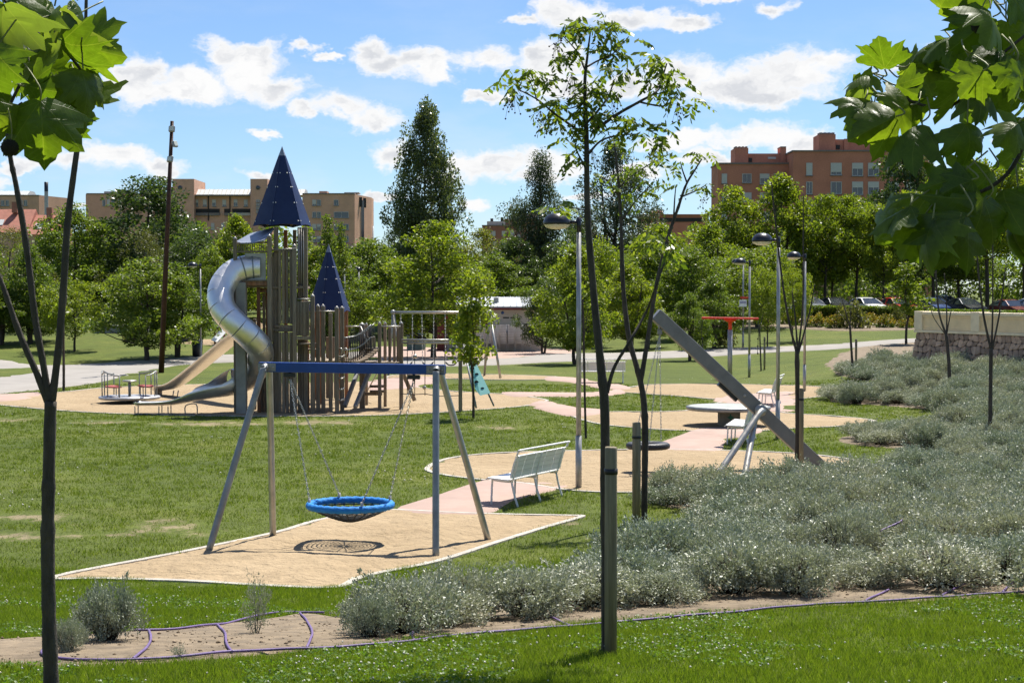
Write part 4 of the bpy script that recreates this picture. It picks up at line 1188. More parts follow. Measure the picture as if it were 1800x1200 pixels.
def limb_mesh(rng, cl, Hc, z0, trunk_r, H_, nl, trunk_to=.8, lean=0.0, multi=1):
    mb = MB()
    for s in range(multi):
        ox, oy = (rng.uniform(-.25, .25), rng.uniform(-.25, .25)) if multi > 1 else (0, 0)
        dx, dy = (rng.uniform(-.9, .9), rng.uniform(-.6, .6)) if multi > 1 else (lean, 0)
        pts = [(ox * .4, oy * .4, -.2), (ox, oy, z0 * .5)] + [(ox + dx * t + rng.uniform(-.1, .1), oy + dy * t + rng.uniform(-.1, .1), z0 + (H_ * trunk_to - z0) * t) for t in (.1, .4, .7, 1)]
        sp = spline(pts, 3); k = len(sp)
        mb.tube(sp, [trunk_r * (1.25 if i == 0 else 1) * (1 - .85 * i / k) for i in range(k)], 8)
    for c in cl[rng.permutation(len(cl))[:nl]]:
        zt = max(z0 * .75, min(H_ * trunk_to * .95, c[2] - .45 * math.hypot(c[0], c[1]) - rng.uniform(0, .6)))
        t = max(0, min(1, (zt - z0) / max(.1, H_ * trunk_to - z0)))
        a = Vector((lean * t if multi == 1 else 0, 0, zt)); b = Vector(c); m = a.lerp(b, .55) + Vector((0, 0, -.08 * (b - a).length))
        r0 = trunk_r * .42 * (1 - .6 * t)
        mb.tube(spline([a, m, b], 3), [r0 * (1 - .8 * i / 6) for i in range(7)], 5)
    return mb
ENV = {'round': lambda t: math.sqrt(max(0, 1 - (2 * t - 1) ** 2)) * .95 + .05,
       'dome': lambda t: (1 - t ** 2.4) ** .6 * (min(1, .55 + 2.2 * t)),
       'egg': lambda t: max(.05, math.sin(PI * min(1, (t * .92 + .08) ** .72))),
       'column': lambda t: (min(1, t / .10) ** .5) * (.72 + .28 * min(1, t / .5)) * (1 if t < .55 else 1 - .78 * ((t - .55) / .45) ** 1.25),
       'cone': lambda t: max(.06, (1 - t) ** .8 * min(1, .4 + t * 4)),
       'wisp': lambda t: max(.08, math.sin(PI * min(1, (t * .9 + .1) ** .85)) * (.7 + .3 * math.sin(t * 14)))}
PROTO = {}
def proto(key, seed, env, m, H_=8.0, z0=1.25, rx=3.0, ncl=90, nlf=9000, clr=.75, leaf=.20, trunk_r=.16, bark='bark', nl=26, up=.35, asp=.6, axis=None, flat=.75, multi=1, trunk_to=.82):
    rng = np.random.default_rng(seed)
    cl, P = crown_points(rng, H_ - z0, z0, rx, ENV[env], ncl, nlf, clr, flat)
    V, F = leaf_quads(P, leaf, rng, up, asp, axis)
    crown = np_mesh('crown', V, F, 4, [M[m]])
    tm = limb_mesh(rng, cl, H_ - z0, z0, trunk_r, H_, nl, trunk_to, multi=multi).mesh('trunk'); tm.materials.append(M[bark])
    PROTO[key] = (tm, crown, H_, rx)
proto('fresh_a', 1, 'dome', 'leaf_fresh', nlf=16000, ncl=95)
proto('fresh_b', 2, 'egg', 'leaf_fresh', nlf=16000, ncl=95, multi=2)
proto('fresh_c', 3, 'round', 'leaf_fresh', nlf=12000, ncl=70, z0=1.9, trunk_r=.12)
proto('mid_a', 4, 'dome', 'leaf_mid', nlf=16000, ncl=105, clr=.7)
proto('mid_b', 5, 'egg', 'leaf_mid', nlf=15000, ncl=95, multi=3, z0=1.6)
proto('dark_a', 6, 'dome', 'leaf_dark', nlf=19000, ncl=130, clr=.66, leaf=.18)
proto('dark_b', 7, 'egg', 'leaf_dark', nlf=16000, ncl=110, z0=1.0, multi=2, clr=.6, leaf=.17)
proto('poplar', 8, 'column', 'leaf_poplar', H_=16, z0=1.2, rx=3.7, nlf=38000, ncl=260, clr=.75, leaf=.24, trunk_r=.24, nl=70, axis=np.array([0, 0, .6]), flat=1.25)
proto('grey_a', 9, 'wisp', 'leaf_grey', H_=12, z0=2.4, rx=3.1, nlf=20000, ncl=130, clr=.75, leaf=.22, trunk_r=.2, nl=50, axis=np.array([.5, 0, .8]), flat=1.3, asp=.38)
proto('grey_b', 10, 'egg', 'leaf_grey', H_=12, z0=2.4, rx=3.3, nlf=22000, ncl=140, clr=.75, leaf=.22, trunk_r=.2, nl=50, axis=np.array([.3, 0, .7]), flat=1.2, asp=.4, multi=2)
proto('olive_a', 11, 'dome', 'leaf_olive', nlf=12000, ncl=90, clr=.8, leaf=.15, asp=.35, axis=np.array([0, 0, .7]))
proto('yellow_a', 12, 'egg', 'leaf_yellow', nlf=9000, ncl=80, clr=.65, leaf=.17)
proto('fresh_hi', 21, 'round', 'leaf_fresh', nlf=14000, ncl=80, z0=3.3, trunk_r=.13, nl=20)
proto('mid_hi', 22, 'egg', 'leaf_mid', nlf=14000, ncl=80, z0=3.1, trunk_r=.13, nl=20)
proto('slim', 13, 'egg', 'leaf_fresh', H_=4.2, z0=1.55, rx=.62, nlf=2200, ncl=40, clr=.28, leaf=.13, trunk_r=.045, nl=14)
proto('spire', 14, 'cone', 'leaf_mid', H_=8, z0=.8, rx=1.1, nlf=4200, ncl=90, clr=.4, leaf=.16, trunk_r=.1, nl=30, axis=np.array([0, 0, .8]))
def tree(name, px, pyt, wpx, d, key, label, group=None, rz=None, base=None):
    tm, cr, H_, rx = PROTO[key]
    if base is not None:
        g = ground(*base); d = g.y
    else:
        x = (px - 900) / FPX * d; g = Vector((x, d, H(x, d)))
    top = at(px, pyt, d).z
    sz = (top - g.z) / H_; sx = wpx * d / FPX / 2 / rx * 1.10
    o = empty(name, g, random.Random(px * 7 + pyt).uniform(0, 6.28) if rz is None else rz, label, 'tree', group)
    o.scale = (sx, sx, sz)
    obj_from_mesh('trunk', tm, o); obj_from_mesh('crown', cr, o)
    return o
G_ = 'trees behind the playground'
# left
tree('olive_tree', 18, 405, 150, 100, 'olive_a', 'olive green bushy tree at the far left edge', G_)
tree('broadleaf_tree', 55, 440, 120, 92, 'mid_b', 'bushy green tree left of the forked foreground sapling', G_)
tree('broadleaf_tree', 132, 368, 150, 118, 'mid_a', 'mid green tree below the tall grey chimney', G_)
tree('dark_tree', 262, 316, 215, 122, 'dark_a', 'big dark green tree left of the rusty mast', G_)
tree('dark_tree', 345, 400, 150, 116, 'dark_b', 'dark tree just right of the rusty mast', G_)
tree('olive_tree', 255, 410, 120, 112, 'olive_a', 'fuzzy olive tree in front of the big dark tree', G_)
tree('broadleaf_tree', 262, 462, 175, 0, 'mid_a', 'spreading tree with forked trunk at the pale path left of the mast', G_, base=(258, 634))
tree('young_tree', 118, 492, 110, 0, 'fresh_c', 'small fresh green tree between the limbs of the foreground sapling', G_, base=(131, 617))
tree('young_tree', 66, 520, 90, 0, 'mid_a', 'low round tree on the far left lawn', G_, base=(70, 600))
tree('young_tree', 0, 500, 120, 0, 'mid_b', 'green tree cut by the left edge on the lawn', G_, base=(0, 606))
tree('broadleaf_tree', 330, 470, 130, 0, 'mid_b', 'leafy tree beside the litter bin', G_, base=(311, 627))
tree('broadleaf_tree', 415, 385, 110, 108, 'fresh_b', 'fresh green tree behind the slide balcony', G_)
tree('broadleaf_tree', 455, 430, 130, 112, 'fresh_a', 'fresh green tree behind the main castle tower', G_)
tree('broadleaf_tree', 372, 440, 90, 104, 'mid_a', 'green tree behind the curve of the tube slide', G_)
tree('slender_tree', 575, 372, 62, 100, 'spire', 'slender pointed tree rising behind the smaller blue roof', G_)
tree('slender_tree', 598, 385, 52, 101, 'spire', 'second slender tree close right of the smaller roof tip', G_)
# centre
tree('broadleaf_tree', 648, 428, 165, 112, 'mid_a', 'green tree right of the smaller blue roof', G_)
tree('broadleaf_tree', 612, 470, 110, 104, 'mid_b', 'lower green tree behind the two back lamps', G_)
tree('broadleaf_tree', 752, 396, 195, 0, 'fresh_a', 'large bright yellow green tree left of the kiosk', G_, base=(762, 629))
tree('poplar_tree', 748, 188, 118, 124, 'poplar', 'tall dark poplar towering over the playground', G_)
tree('poplar_tree', 700, 375, 60, 126, 'dark_b', 'short dark tree at the left foot of the poplar', G_)
tree('broadleaf_tree', 848, 400, 115, 148, 'yellow_a', 'pale yellow green tree right of the poplar', G_)
tree('broadleaf_tree', 812, 432, 90, 146, 'yellow_a', 'small pale tree touching the foot of the poplar', G_)
tree('dark_tree', 905, 420, 110, 138, 'dark_a', 'dark tree above the kiosk roof', G_)
tree('willow_tree', 950, 275, 125, 142, 'grey_a', 'tall grey green wispy tree left of the chinaberry trunk', G_)
tree('willow_tree', 1078, 258, 165, 150, 'grey_b', 'tall grey green tree between the chinaberry trunks', G_)
tree('dark_tree', 1010, 395, 120, 136, 'dark_b', 'dark tree behind the near lamp dome', G_)
tree('evergreen_oak', 962, 488, 84, 0, 'dark_b', 'dark holm oak with bare trunk in front of the kiosk', G_, base=(955, 622))
tree('broadleaf_tree', 985, 440, 130, 0, 'fresh_b', 'fresh tree behind the near lamp pole', G_, base=(1012, 640))
tree('broadleaf_tree', 1035, 420, 120, 104, 'fresh_c', 'fresh tree between the near lamp and the chinaberry trees', G_)
# right
tree('broadleaf_tree', 1105, 470, 130, 98, 'fresh_b', 'small fresh tree behind the top of the leaning beam', G_)
tree('young_tree', 1135, 545, 70, 0, 'fresh_c', 'tiny tree on the slope left of the leaning beam top', G_, base=(1141, 612))
tree('broadleaf_tree', 1160, 400, 140, 120, 'fresh_a', 'fresh green tree below the long low brick roof', G_)
tree('broadleaf_tree', 1215, 440, 130, 106, 'mid_a', 'green tree behind the left end of the red spinner', G_)
tree('broadleaf_tree', 1255, 490, 100, 0, 'mid_b', 'low dark tree just above the red spinner', G_, base=(1254, 612))
tree('young_tree', 1200, 520, 80, 0, 'mid_b', 'low tree on the slope left of the red spinner', G_, base=(1212, 634))
tree('broadleaf_tree', 1290, 335, 150, 138, 'fresh_a', 'bright maple below the left corner of the right brick block', G_)
tree('broadleaf_tree', 1372, 318, 160, 138, 'fresh_b', 'bright maple in front of the step of the brick block', G_)
tree('broadleaf_tree', 1450, 345, 130, 138, 'fresh_hi', 'bright maple in front of the brick block windows', G_)
tree('broadleaf_tree', 1505, 345, 130, 140, 'fresh_hi', 'bright maple above the white parked car', G_)
tree('broadleaf_tree', 1330, 430, 140, 112, 'fresh_c', 'fresh tree behind the pair of dome lamps', G_)
tree('young_tree', 1372, 470, 70, 0, 'fresh_c', 'small tree behind the second dome lamp', G_, base=(1349, 610))
tree('young_tree', 1396, 470, 62, 0, 'fresh_c', 'small tree behind the third dome lamp', G_, base=(1393, 600))
tree('dark_tree', 1590, 250, 150, 156, 'dark_a', 'dark tree hiding the right end of the brick block', G_)
tree('broadleaf_tree', 1640, 320, 140, 140, 'fresh_hi', 'bright tree above the blue parked car', G_)
tree('broadleaf_tree', 1735, 280, 170, 138, 'fresh_hi', 'bright tree above the right part of the parapet', G_)
tree('broadleaf_tree', 1800, 240, 150, 146, 'mid_hi', 'dark tree at the right edge behind the leaves', G_)
tree('broadleaf_tree', 1685, 400, 130, 152, 'mid_hi', 'green tree behind the parked cars on the right', G_)
tree('young_tree', 1592, 462, 62, 0, 'slim', 'young round tree at the left end of the stone wall', G_, base=(1593, 605))
tree('young_tree', 1552, 400, 80, 137, 'fresh_hi', 'young tree above the red parked car', G_)
tree('young_tree', 832, 480, 66, 0, 'slim', 'young tree with narrow crown on the lawn beside the climbing panel', None, base=(832, 735))
tree('young_tree', 1462, 400, 90, 142, 'mid_hi', 'small tree above the black parked car', G_)
for px, pyt, wd, d, key, lb_ in ((95, 420, 130, 128, 'mid_b', 'green tree filling the gap below the far left brick block'), (190, 420, 130, 126, 'mid_a', 'green tree left of the big dark tree crown'), (400, 470, 110, 118, 'mid_b', 'low tree behind the balcony posts'), (500, 450, 130, 122, 'mid_a', 'tree showing between the castle planks'), (560, 440, 120, 118, 'fresh_b', 'fresh tree behind the smaller castle roof'),
        (690, 470, 120, 116, 'fresh_c', 'fresh tree behind the left end of the chain swings'), (800, 470, 120, 122, 'mid_b', 'tree behind the right end of the chain swings'), (870, 450, 110, 130, 'mid_a', 'tree directly behind the kiosk roof'), (1000, 470, 140, 124, 'mid_b', 'shaded tree right of the kiosk'), (1065, 440, 130, 118, 'mid_a', 'tree behind the two chinaberry stems'), (1130, 430, 130, 128, 'fresh_c', 'fresh tree below the left end of the low brick roof'),
        (1190, 460, 130, 124, 'mid_b', 'tree in the second row behind the red spinner'), (1250, 400, 130, 126, 'fresh_b', 'fresh tree at the left corner of the brick block'), (1300, 470, 110, 118, 'mid_a', 'shaded tree behind the double lamps'), (1420, 400, 120, 144, 'mid_hi', 'shaded maple behind the bright row')):
    tree('broadleaf_tree', px, pyt, wd, d, key, lb_, G_)
# the wood beyond, one mass of foliage
rng = np.random.default_rng(77); PTS = []
for i in range(64):
    x = -82 + i * 2.62 + rng.uniform(-1, 1); d = rng.uniform(156, 195)
    hh = rng.uniform(6.0, 8.6) if x < 22 else rng.uniform(7, 9.5)
    n = 1900; off = rng.normal(size=(n, 3)); off /= np.linalg.norm(off, axis=1, keepdims=True); off *= (rng.uniform(.1, 1, n) ** .4)[:, None]
    off[:, 2] = off[:, 2] * .5 + .5
    r = off * np.array([3.6, 3.0, hh - .4]) * (1 + .18 * np.sin(off[:, :1] * 9 + i) + .12 * np.sin(off[:, 2:] * 17 + 2 * i))
    PTS.append(np.array([x, d, H(x, d) + .1]) + r)
PTS = np.concatenate(PTS); V, F = leaf_quads(PTS, .42, rng, .35, .6)
wood = link(bpy.data.objects.new('distant_wood', np_mesh('distant_wood', V, F, 4, [M['leaf_mid']])))
tag(wood, 'distant belt of trees closing the view behind the park', 'wood', kind='stuff')

# ---- trees close to the camera: drawn stem by stem
def stem(mb, pts, d, widths, per=7, n=8, dd=None):
    """stem through photo pixels at distance d (dd: distance change along it)"""
    dd = dd or [0] * len(pts)
    P = [at(x, y, d + e) for (x, y), e in zip(pts, dd)]
    S = spline(P, per); m = len(S); W = []
    for i in range(m):
        t = i / (m - 1) * (len(widths) - 1); k = min(int(t), len(widths) - 2); W.append(lerp(widths[k], widths[k + 1], t - k) * d / FPX / 2)
    rr = random.Random(len(pts) + int(pts[0][0])); W = [w_ * (rr.uniform(.94, 1.05) + (.16 if rr.random() < .06 else 0)) for w_ in W]
    mb.tube(S, W, n); return S
def compound_leaves(rng, spots, d, leaflet, per_leaf=11, dens=1.0):
    """sprays of drooping compound leaves round photo spots (px, py, rx, ry)"""
    C = []; A = []
    for (x, y, rx_, ry_) in spots:
        n = max(3, int(rx_ * ry_ / 34 * dens))
        for _ in range(n):
            a = rng.uniform(0, 6.283); r = math.sqrt(rng.uniform(0, 1))
            b = at(x + math.cos(a) * r * rx_, y + math.sin(a) * r * ry_, d + rng.normal() * rx_ * d / FPX * .7)
            dirv_ = Vector((rng.normal(), rng.normal(), rng.uniform(-1.2, .45))).normalized(); L = leaflet * rng.uniform(1.5, 2.7)
            sd = dirv_.cross(Vector((0, 0, 1))).normalized()
            for k in range(per_leaf):
                t = (k // 2 + 1) / (per_leaf / 2); s = -1 if k % 2 else 1
                p = b + dirv_ * L * t + Vector((0, 0, -.22 * L * t * t)) + sd * s * leaflet * .42 * (1 - .25 * t)
                C.append(p[:]); A.append((sd * s * .9 + dirv_ * .6 + Vector((0, 0, -.55)))[:])
    C = np.array(C); A = np.array(A)
    return leaf_quads(C, leaflet, rng, .5, .42, A * 2.2, .6)
def fruit_mesh(rng, spots, d, r=.0065, n=10):
    mb = MB()
    for (x, y) in spots:
        top = at(x, y, d)
        for _ in range(n):
            q = top + Vector((rng.normal() * .035, rng.normal() * .035, -rng.uniform(.01, .16)))
            mb.tube([top, q], .0012, 3); mb.ball(q, r, 6, 4)
    return mb
M['leaf_china'] = leaf_mat('chinaberry_leaf', (.070, .115, .012), (.110, .160, .018), (.170, .205, .034), .5, rough=.4)
M['berry'] = mat('dry_berries', (.05, .028, .015), .8, var=.3)
D1 = 11.0; g1 = ground(1072, 1150); D1 = g1.y + .1
rng = np.random.default_rng(5)
ct = empty('chinaberry_tree', (at(1064, 1150, D1).x, D1, H(g1.x, D1)), 0, 'tall sparse chinaberry tree behind the thick foreground stake', 'tree')
mb = MB()
stem(mb, [(1067, 1165), (1066, 1000), (1064, 860), (1063, 720), (1057, 650), (1044, 520), (1033, 380), (1031, 250), (1028, 150), (1033, 95), (1038, 55)], D1, [20, 19, 18, 17, 15, 13, 11, 9, 6, 4, 2])
for pts, w0 in (([(1031, 241), (1000, 218), (975, 200), (944, 175), (912, 158)], 6), ([(1040, 233), (1087, 200), (1126, 178), (1154, 161), (1164, 137), (1172, 112)], 7), ([(1126, 180), (1150, 185), (1168, 186), (1180, 172), (1205, 178)], 4), ([(1035, 270), (1056, 248), (1087, 238), (1120, 236)], 5),
                ([(1031, 217), (1056, 189), (1070, 168), (1080, 140)], 5), ([(1028, 122), (1014, 91), (989, 63)], 4), ([(1030, 119), (1049, 108), (1077, 95), (1105, 65)], 4), ([(1031, 297), (1014, 266), (1010, 248), (1000, 235)], 4), ([(944, 177), (938, 158), (930, 140)], 3),
                ([(1067, 690), (1080, 645), (1108, 598), (1136, 548), (1152, 505), (1168, 462)], 8), ([(1033, 370), (1012, 366), (990, 358)], 3), ([(1028, 180), (1005, 190), (985, 192)], 3), ([(1168, 462), (1176, 430), (1160, 412)], 3)):
    stem(mb, pts, D1, [w0, w0 * .35], dd=[rng.uniform(-.25, .25) * i / len(pts) for i in range(len(pts))], n=6)
mb.build('trunk', M['twig'], ct)
SP1 = [(925, 132, 34, 16), (896, 148, 22, 9), (950, 138, 18, 12), (958, 192, 26, 12), (972, 208, 14, 12), (1035, 40, 40, 12), (1072, 50, 24, 13), (1000, 55, 22, 12), (1050, 62, 30, 12), (1112, 68, 12, 9), (1090, 98, 14, 12), (1008, 98, 26, 12), (975, 102, 16, 8), (1060, 92, 24, 12), (1078, 130, 26, 12), (1050, 150, 28, 14), (1090, 158, 14, 10), (1028, 165, 22, 10),
       (1150, 112, 26, 16), (1170, 128, 24, 16), (1185, 150, 20, 14), (1150, 140, 18, 12), (1212, 182, 16, 10), (1192, 165, 14, 9), (1010, 185, 30, 14), (985, 180, 18, 10), (1030, 205, 30, 14), (1000, 235, 22, 14), (1065, 205, 22, 12), (1105, 215, 26, 13), (1135, 230, 26, 13), (1150, 250, 14, 14), (1080, 235, 18, 9), (1165, 222, 14, 9),
       (1008, 280, 20, 12), (1025, 262, 14, 12), (978, 366, 18, 9), (1000, 356, 12, 7), (1160, 425, 26, 16), (1178, 445, 14, 14), (1145, 410, 14, 9)]
V, F = compound_leaves(rng, SP1, D1, .064, dens=.95, per_leaf=9)
o = link(bpy.data.objects.new('crown', np_mesh('crown', V, F, 4, [M['leaf_china']])), ct); o.location = -ct.location
fruit_mesh(rng, [(982, 62), (978, 75), (905, 168), (895, 172), (950, 195), (958, 208), (1005, 130), (1010, 135), (1072, 170), (1085, 165), (1190, 182), (1150, 260), (1040, 262)], D1).build('berries', M['berry'], ct)['kind'] = 'stuff'
g2 = ground(1132, 915); D2 = g2.y
c2 = empty('chinaberry_tree', (g2.x, D2, g2.z), 0, 'second chinaberry tree, forked low, right of the thick foreground stake', 'tree')
mb = MB()
stem(mb, [(1132, 930), (1133, 850), (1134, 760), (1131, 700), (1122, 655), (1105, 590), (1095, 500), (1092, 400), (1088, 330), (1083, 280), (1079, 240)], D2, [11, 11, 12, 11, 10, 9, 8, 6, 5, 4, 2])
stem(mb, [(1126, 672), (1138, 600), (1152, 510), (1172, 425), (1192, 365), (1206, 325), (1222, 298), (1236, 276)], D2, [9, 8, 7, 6, 5, 4, 3, 2])
for pts in ([(1200, 345), (1222, 336), (1240, 326)], [(1208, 322), (1200, 300), (1196, 284)], [(1088, 330), (1110, 310), (1140, 290), (1160, 280)], [(1092, 390), (1120, 350), (1150, 320)], [(1090, 350), (1070, 320), (1055, 310)], [(1184, 388), (1186, 350), (1188, 328)]):
    stem(mb, pts, D2, [3.5, 1.5], n=5)
mb.build('trunk', M['twig'], c2)
V, F = compound_leaves(rng, [(1100, 300, 26, 12), (1128, 290, 22, 10), (1155, 276, 26, 9), (1175, 288, 12, 7), (1150, 320, 22, 9), (1090, 335, 22, 12), (1060, 310, 18, 9), (1240, 268, 10, 5), (1228, 274, 9, 5), (1194, 280, 13, 5), (1186, 325, 16, 6), (1240, 322, 9, 6), (1228, 332, 8, 5), (1078, 255, 14, 9), (1110, 350, 14, 8), (1140, 335, 14, 8)], D2, .105, dens=.9, per_leaf=9)
o = link(bpy.data.objects.new('crown', np_mesh('crown', V, F, 4, [M['leaf_china']])), c2); o.location = -c2.location
fruit_mesh(rng, [(1200, 340), (1238, 340), (1235, 350), (1150, 300), (1120, 310)], D2, .011, 7).build('berries', M['berry'], c2)['kind'] = 'stuff'
# forked sapling at the left
DL = 8.6; xl = (86 - 900) / FPX * DL
lt = empty('forked_sapling', (xl, DL, H(xl, DL)), 0, 'dark slim forked sapling rising along the left edge of the picture', 'tree')
mb = MB()
zb = H(xl, DL); yb = 515 + (CAM_Z - zb) / DL * FPX + 20
stem(mb, [(93, yb), (90, 1200), (86, 1080), (84, 950), (86, 820), (89, 705)], DL, [29, 27, 25, 23, 22, 21], n=10)
for pts, w0 in (([(86, 712), (64, 655), (34, 585), (4, 500), (-25, 430), (-60, 360)], 13), ([(87, 706), (76, 640), (62, 560), (46, 430), (29, 330), (18, 275), (8, 190), (0, 90), (-6, 0)], 13), ([(91, 708), (103, 610), (112, 500), (119, 390), (131, 295), (139, 235), (146, 150), (150, 60), (152, -20)], 14)):
    stem(mb, pts, DL, [w0, w0 * .9, w0 * .6, w0 * .4], n=8)
mb.build('trunk', M['twig'], lt)

# bare staked saplings in the bed
def sapling(base, stems_, w0, label, name='bare_sapling', leaves=None):
    g = ground(*base); d = g.y
    o = empty(name, g, 0, label, 'tree', 'bare saplings in the planting bed'); mb = MB()
    for i, (pts, w_) in enumerate(stems_): stem(mb, ([(base[0], base[1] + 4)] if i == 0 else []) + pts, d, [w_, w_ * .45 if i else w_ * .8], n=6)
    mb.build('trunk', M['twig'], o)
    if leaves:
        V, F = compound_leaves(np.random.default_rng(base[0]), leaves, d, .06 * d / 20, dens=.7); c = link(bpy.data.objects.new('crown', np_mesh('crown', V, F, 4, [M['leaf_fresh']])), o); c.location = -o.location
    return o
sapling((1402, 832), [([(1402, 720), (1401, 615)], 10), ([(1400, 618), (1388, 570), (1376, 500), (1364, 400), (1356, 320)], 5), ([(1402, 616), (1398, 560), (1392, 510)], 4), ([(1403, 616), (1411, 540), (1412, 430), (1412, 340)], 4), ([(1403, 622), (1412, 590), (1424, 545), (1432, 500)], 4)], 10, 'bare sapling with five thin stems tied to a brown stake')
sapling((1670, 694), [([(1668, 640), (1663, 586)], 7), ([(1663, 588), (1650, 545), (1645, 470), (1648, 430)], 4), ([(1664, 586), (1664, 540), (1660, 480)], 3), ([(1664, 586), (1672, 545)], 3), ([(1662, 588), (1640, 555), (1632, 520)], 2)], 7, 'bare sapling before the left bay of the cream parapet')
sapling((1740, 782), [([(1741, 700), (1742, 612)], 8), ([(1742, 614), (1730, 560), (1722, 500), (1716, 430)], 5), ([(1743, 612), (1745, 540), (1745, 420)], 4), ([(1744, 614), (1757, 550), (1768, 470)], 4)], 8, 'bare sapling before the right bay of the cream parapet')
sapling((1500, 664), [([(1497, 620), (1494, 572)], 5), ([(1494, 574), (1484, 540), (1478, 520)], 2.5), ([(1494, 574), (1495, 545)], 2.5)], 5, 'small bare sapling in the farthest lobe of the shrub bed')
sapling((1338, 652), [([(1336, 600), (1335, 570)], 3), ([(1336, 572), (1342, 552)], 2)], 3, 'thin bare sapling on the lawn right of the red spinner')
sapling((1030, 770), [([(1028, 700), (1026, 600), (1024, 520)], 5), ([(1026, 600), (1034, 540)], 2)], 5, 'thin bare sapling on the lawn right of the near lamp post', leaves=[(1024, 510, 22, 14), (1032, 535, 14, 10)])
sapling((112, 687), [([(112, 640), (111, 560)], 5), ([(111, 565), (118, 520)], 3)], 4, 'thin pale sapling on the lawn behind the forked foreground sapling', leaves=[(112, 530, 16, 16)])
# stakes
M['stake'] = wood_mat('stake_wood', (.26, .215, .13), (.38, .33, .22), .1)
def stake(px, py0, py1, d, wpx, label, strap=None):
    a, b = at(px, py0, d), at(px, py1, d); zg = H(b.x, d)
    o = empty('tree_stake', (a.x, d, zg), 0, label, 'stake', 'tree stakes'); r = wpx * d / FPX / 2
    mb = MB(); mb.tube([(a.x, d, zg - .15), (a.x, d, (zg + a.z) / 2), (a.x, d, a.z - .012), (a.x, d, a.z)], [r, r * 1.02, r, r * .9], 14); mb.build('post', M['stake'], o)
    if strap:
        s = at(px, strap, d); mb = MB(); mb.lathe(Vector((a.x, d, s.z)), [(r * 1.02, -.02), (r * 1.1, -.02), (r * 1.1, .02), (r * 1.02, .02)], 14)
        mb.tube([(a.x, d + r, s.z), (a.x + .04, d + r + .1, s.z + .02)], .012, 5); mb.build('strap', M['rubber'], o)
    return o
stake(1074, 785, 1152, g1.y - .02, 22, 'thick wooden stake in the near lawn before the tallest tree', 828)
stake(1119, 742, 918, D2 - .15, 15, 'wooden stake tied to the low forked chinaberry', 768)
g4 = ground(1407, 832); stake(1409, 682, 832, g4.y - .1, 8, 'brown stake beside the bare sapling with five stems', 702)
g5 = ground(1505, 660); stake(1505, 596, 660, g5.y, 4, 'short stake in the farthest lobe of the shrub bed', 606)
g6 = ground(1344, 650); stake(1344, 592, 650, g6.y, 3.5, 'thin stake on the lawn right of the red spinner', 598)

# ================================================================== SHRUBS
M['leaf_silver'] = leaf_mat('silvery_leaf', (.195, .222, .160), (.325, .352, .270), (.495, .515, .425), .14, rough=.42, tcol=(1.0, 1.1, .6), rand=.20, spec=.3)
M['stem'] = mat('shrub_stem', (.055, .042, .028), .9, var=.3)
def shrub_proto(seed, rx=.46, hz=.44, n=10200, leaf=.033, spikes=9, nsh=170, core=True):
    rng = np.random.default_rng(seed); mb = MB(); C = []; A = []
    ph = rng.uniform(0, 6.28, 4)
    for i in range(nsh):
        a = rng.uniform(0, 6.283); e = math.asin(rng.uniform(-.75, 1))
        R = (1 + .15 * math.sin(3 * a + ph[0]) + .12 * math.sin(5 * a + ph[1] + 3 * e) + rng.normal() * .09)
        tip = np.array([math.cos(a) * math.cos(e) * rx * R, math.sin(a) * math.cos(e) * rx * R, max(.045, .20 + math.sin(e) * ((hz - .20) if e > 0 else .17) * R)])
        root = np.array([tip[0] * .3, tip[1] * .3, .10 + tip[2] * .2])
        if i < spikes: tip = tip + np.array([rng.normal() * .04, rng.normal() * .04, rng.uniform(.04, .15)])
        k = n // nsh
        t = 1 - rng.uniform(0, 1, k) ** 1.5 * .55
        d = tip - root
        P = root + d * t[:, None] + np.array([0, 0, .03]) * np.sin(t * PI)[:, None] + rng.normal(size=(k, 3)) * (.030 + .03 * (1 - t))[:, None] * (0.4 if i < spikes else 1)
        C.append(P); A.append(np.repeat((d / np.linalg.norm(d) * 1.1 + np.array([0, 0, .5]))[None], k, 0))
        if i % 9 == 0: mb.tube([root * np.array([.6, .6, 0]), root + d * .5, root + d * .92], [.008, .005, .002], 4)
    if core:                                               # twigs inside, added to block light and darken the shrub's base
        for j in range(60):
            a = rng.uniform(0, 6.283); r0 = rng.uniform(.02, .1); q = np.array([math.cos(a), math.sin(a), 0]); e = rng.uniform(.1, 1.4)
            mb.tube([q * r0, q * rx * .45 * math.cos(e) + np.array([0, 0, .08 + hz * .3 * math.sin(e)]), q * rx * .8 * math.cos(e) + np.array([0, 0, .1 + hz * .65 * math.sin(e)])], [.011, .008, .003], 3)
    C = np.concatenate(C); A = np.concatenate(A); C[:, 2] = np.maximum(C[:, 2], .012)
    V, F = leaf_quads(C, leaf, rng, .35, .42, A, .8)
    me = np_mesh('foliage', V, F, 4, [M['leaf_silver']]); sm = mb.mesh('stems'); sm.materials.append(M['stem'])
    return me, sm
SHRUB = [shrub_proto(100 + i, rx=.44 + .03 * (i % 3), hz=.37 + .04 * (i % 2)) for i in range(5)]
SPARSE = shrub_proto(120, rx=.30, hz=.50, n=1900, spikes=30, nsh=80, core=False)
def shrub(loc, me, s, label, group, rz=0.0, sz=None, name='silvery_shrub'):
    o = empty(name, loc, rz, label, 'shrub', group); o.scale = (s, s, sz or s)
    obj_from_mesh('foliage', me[0], o); obj_from_mesh('stem', me[1], o)
    return o
def on(px, py):
    return ground(px, py)
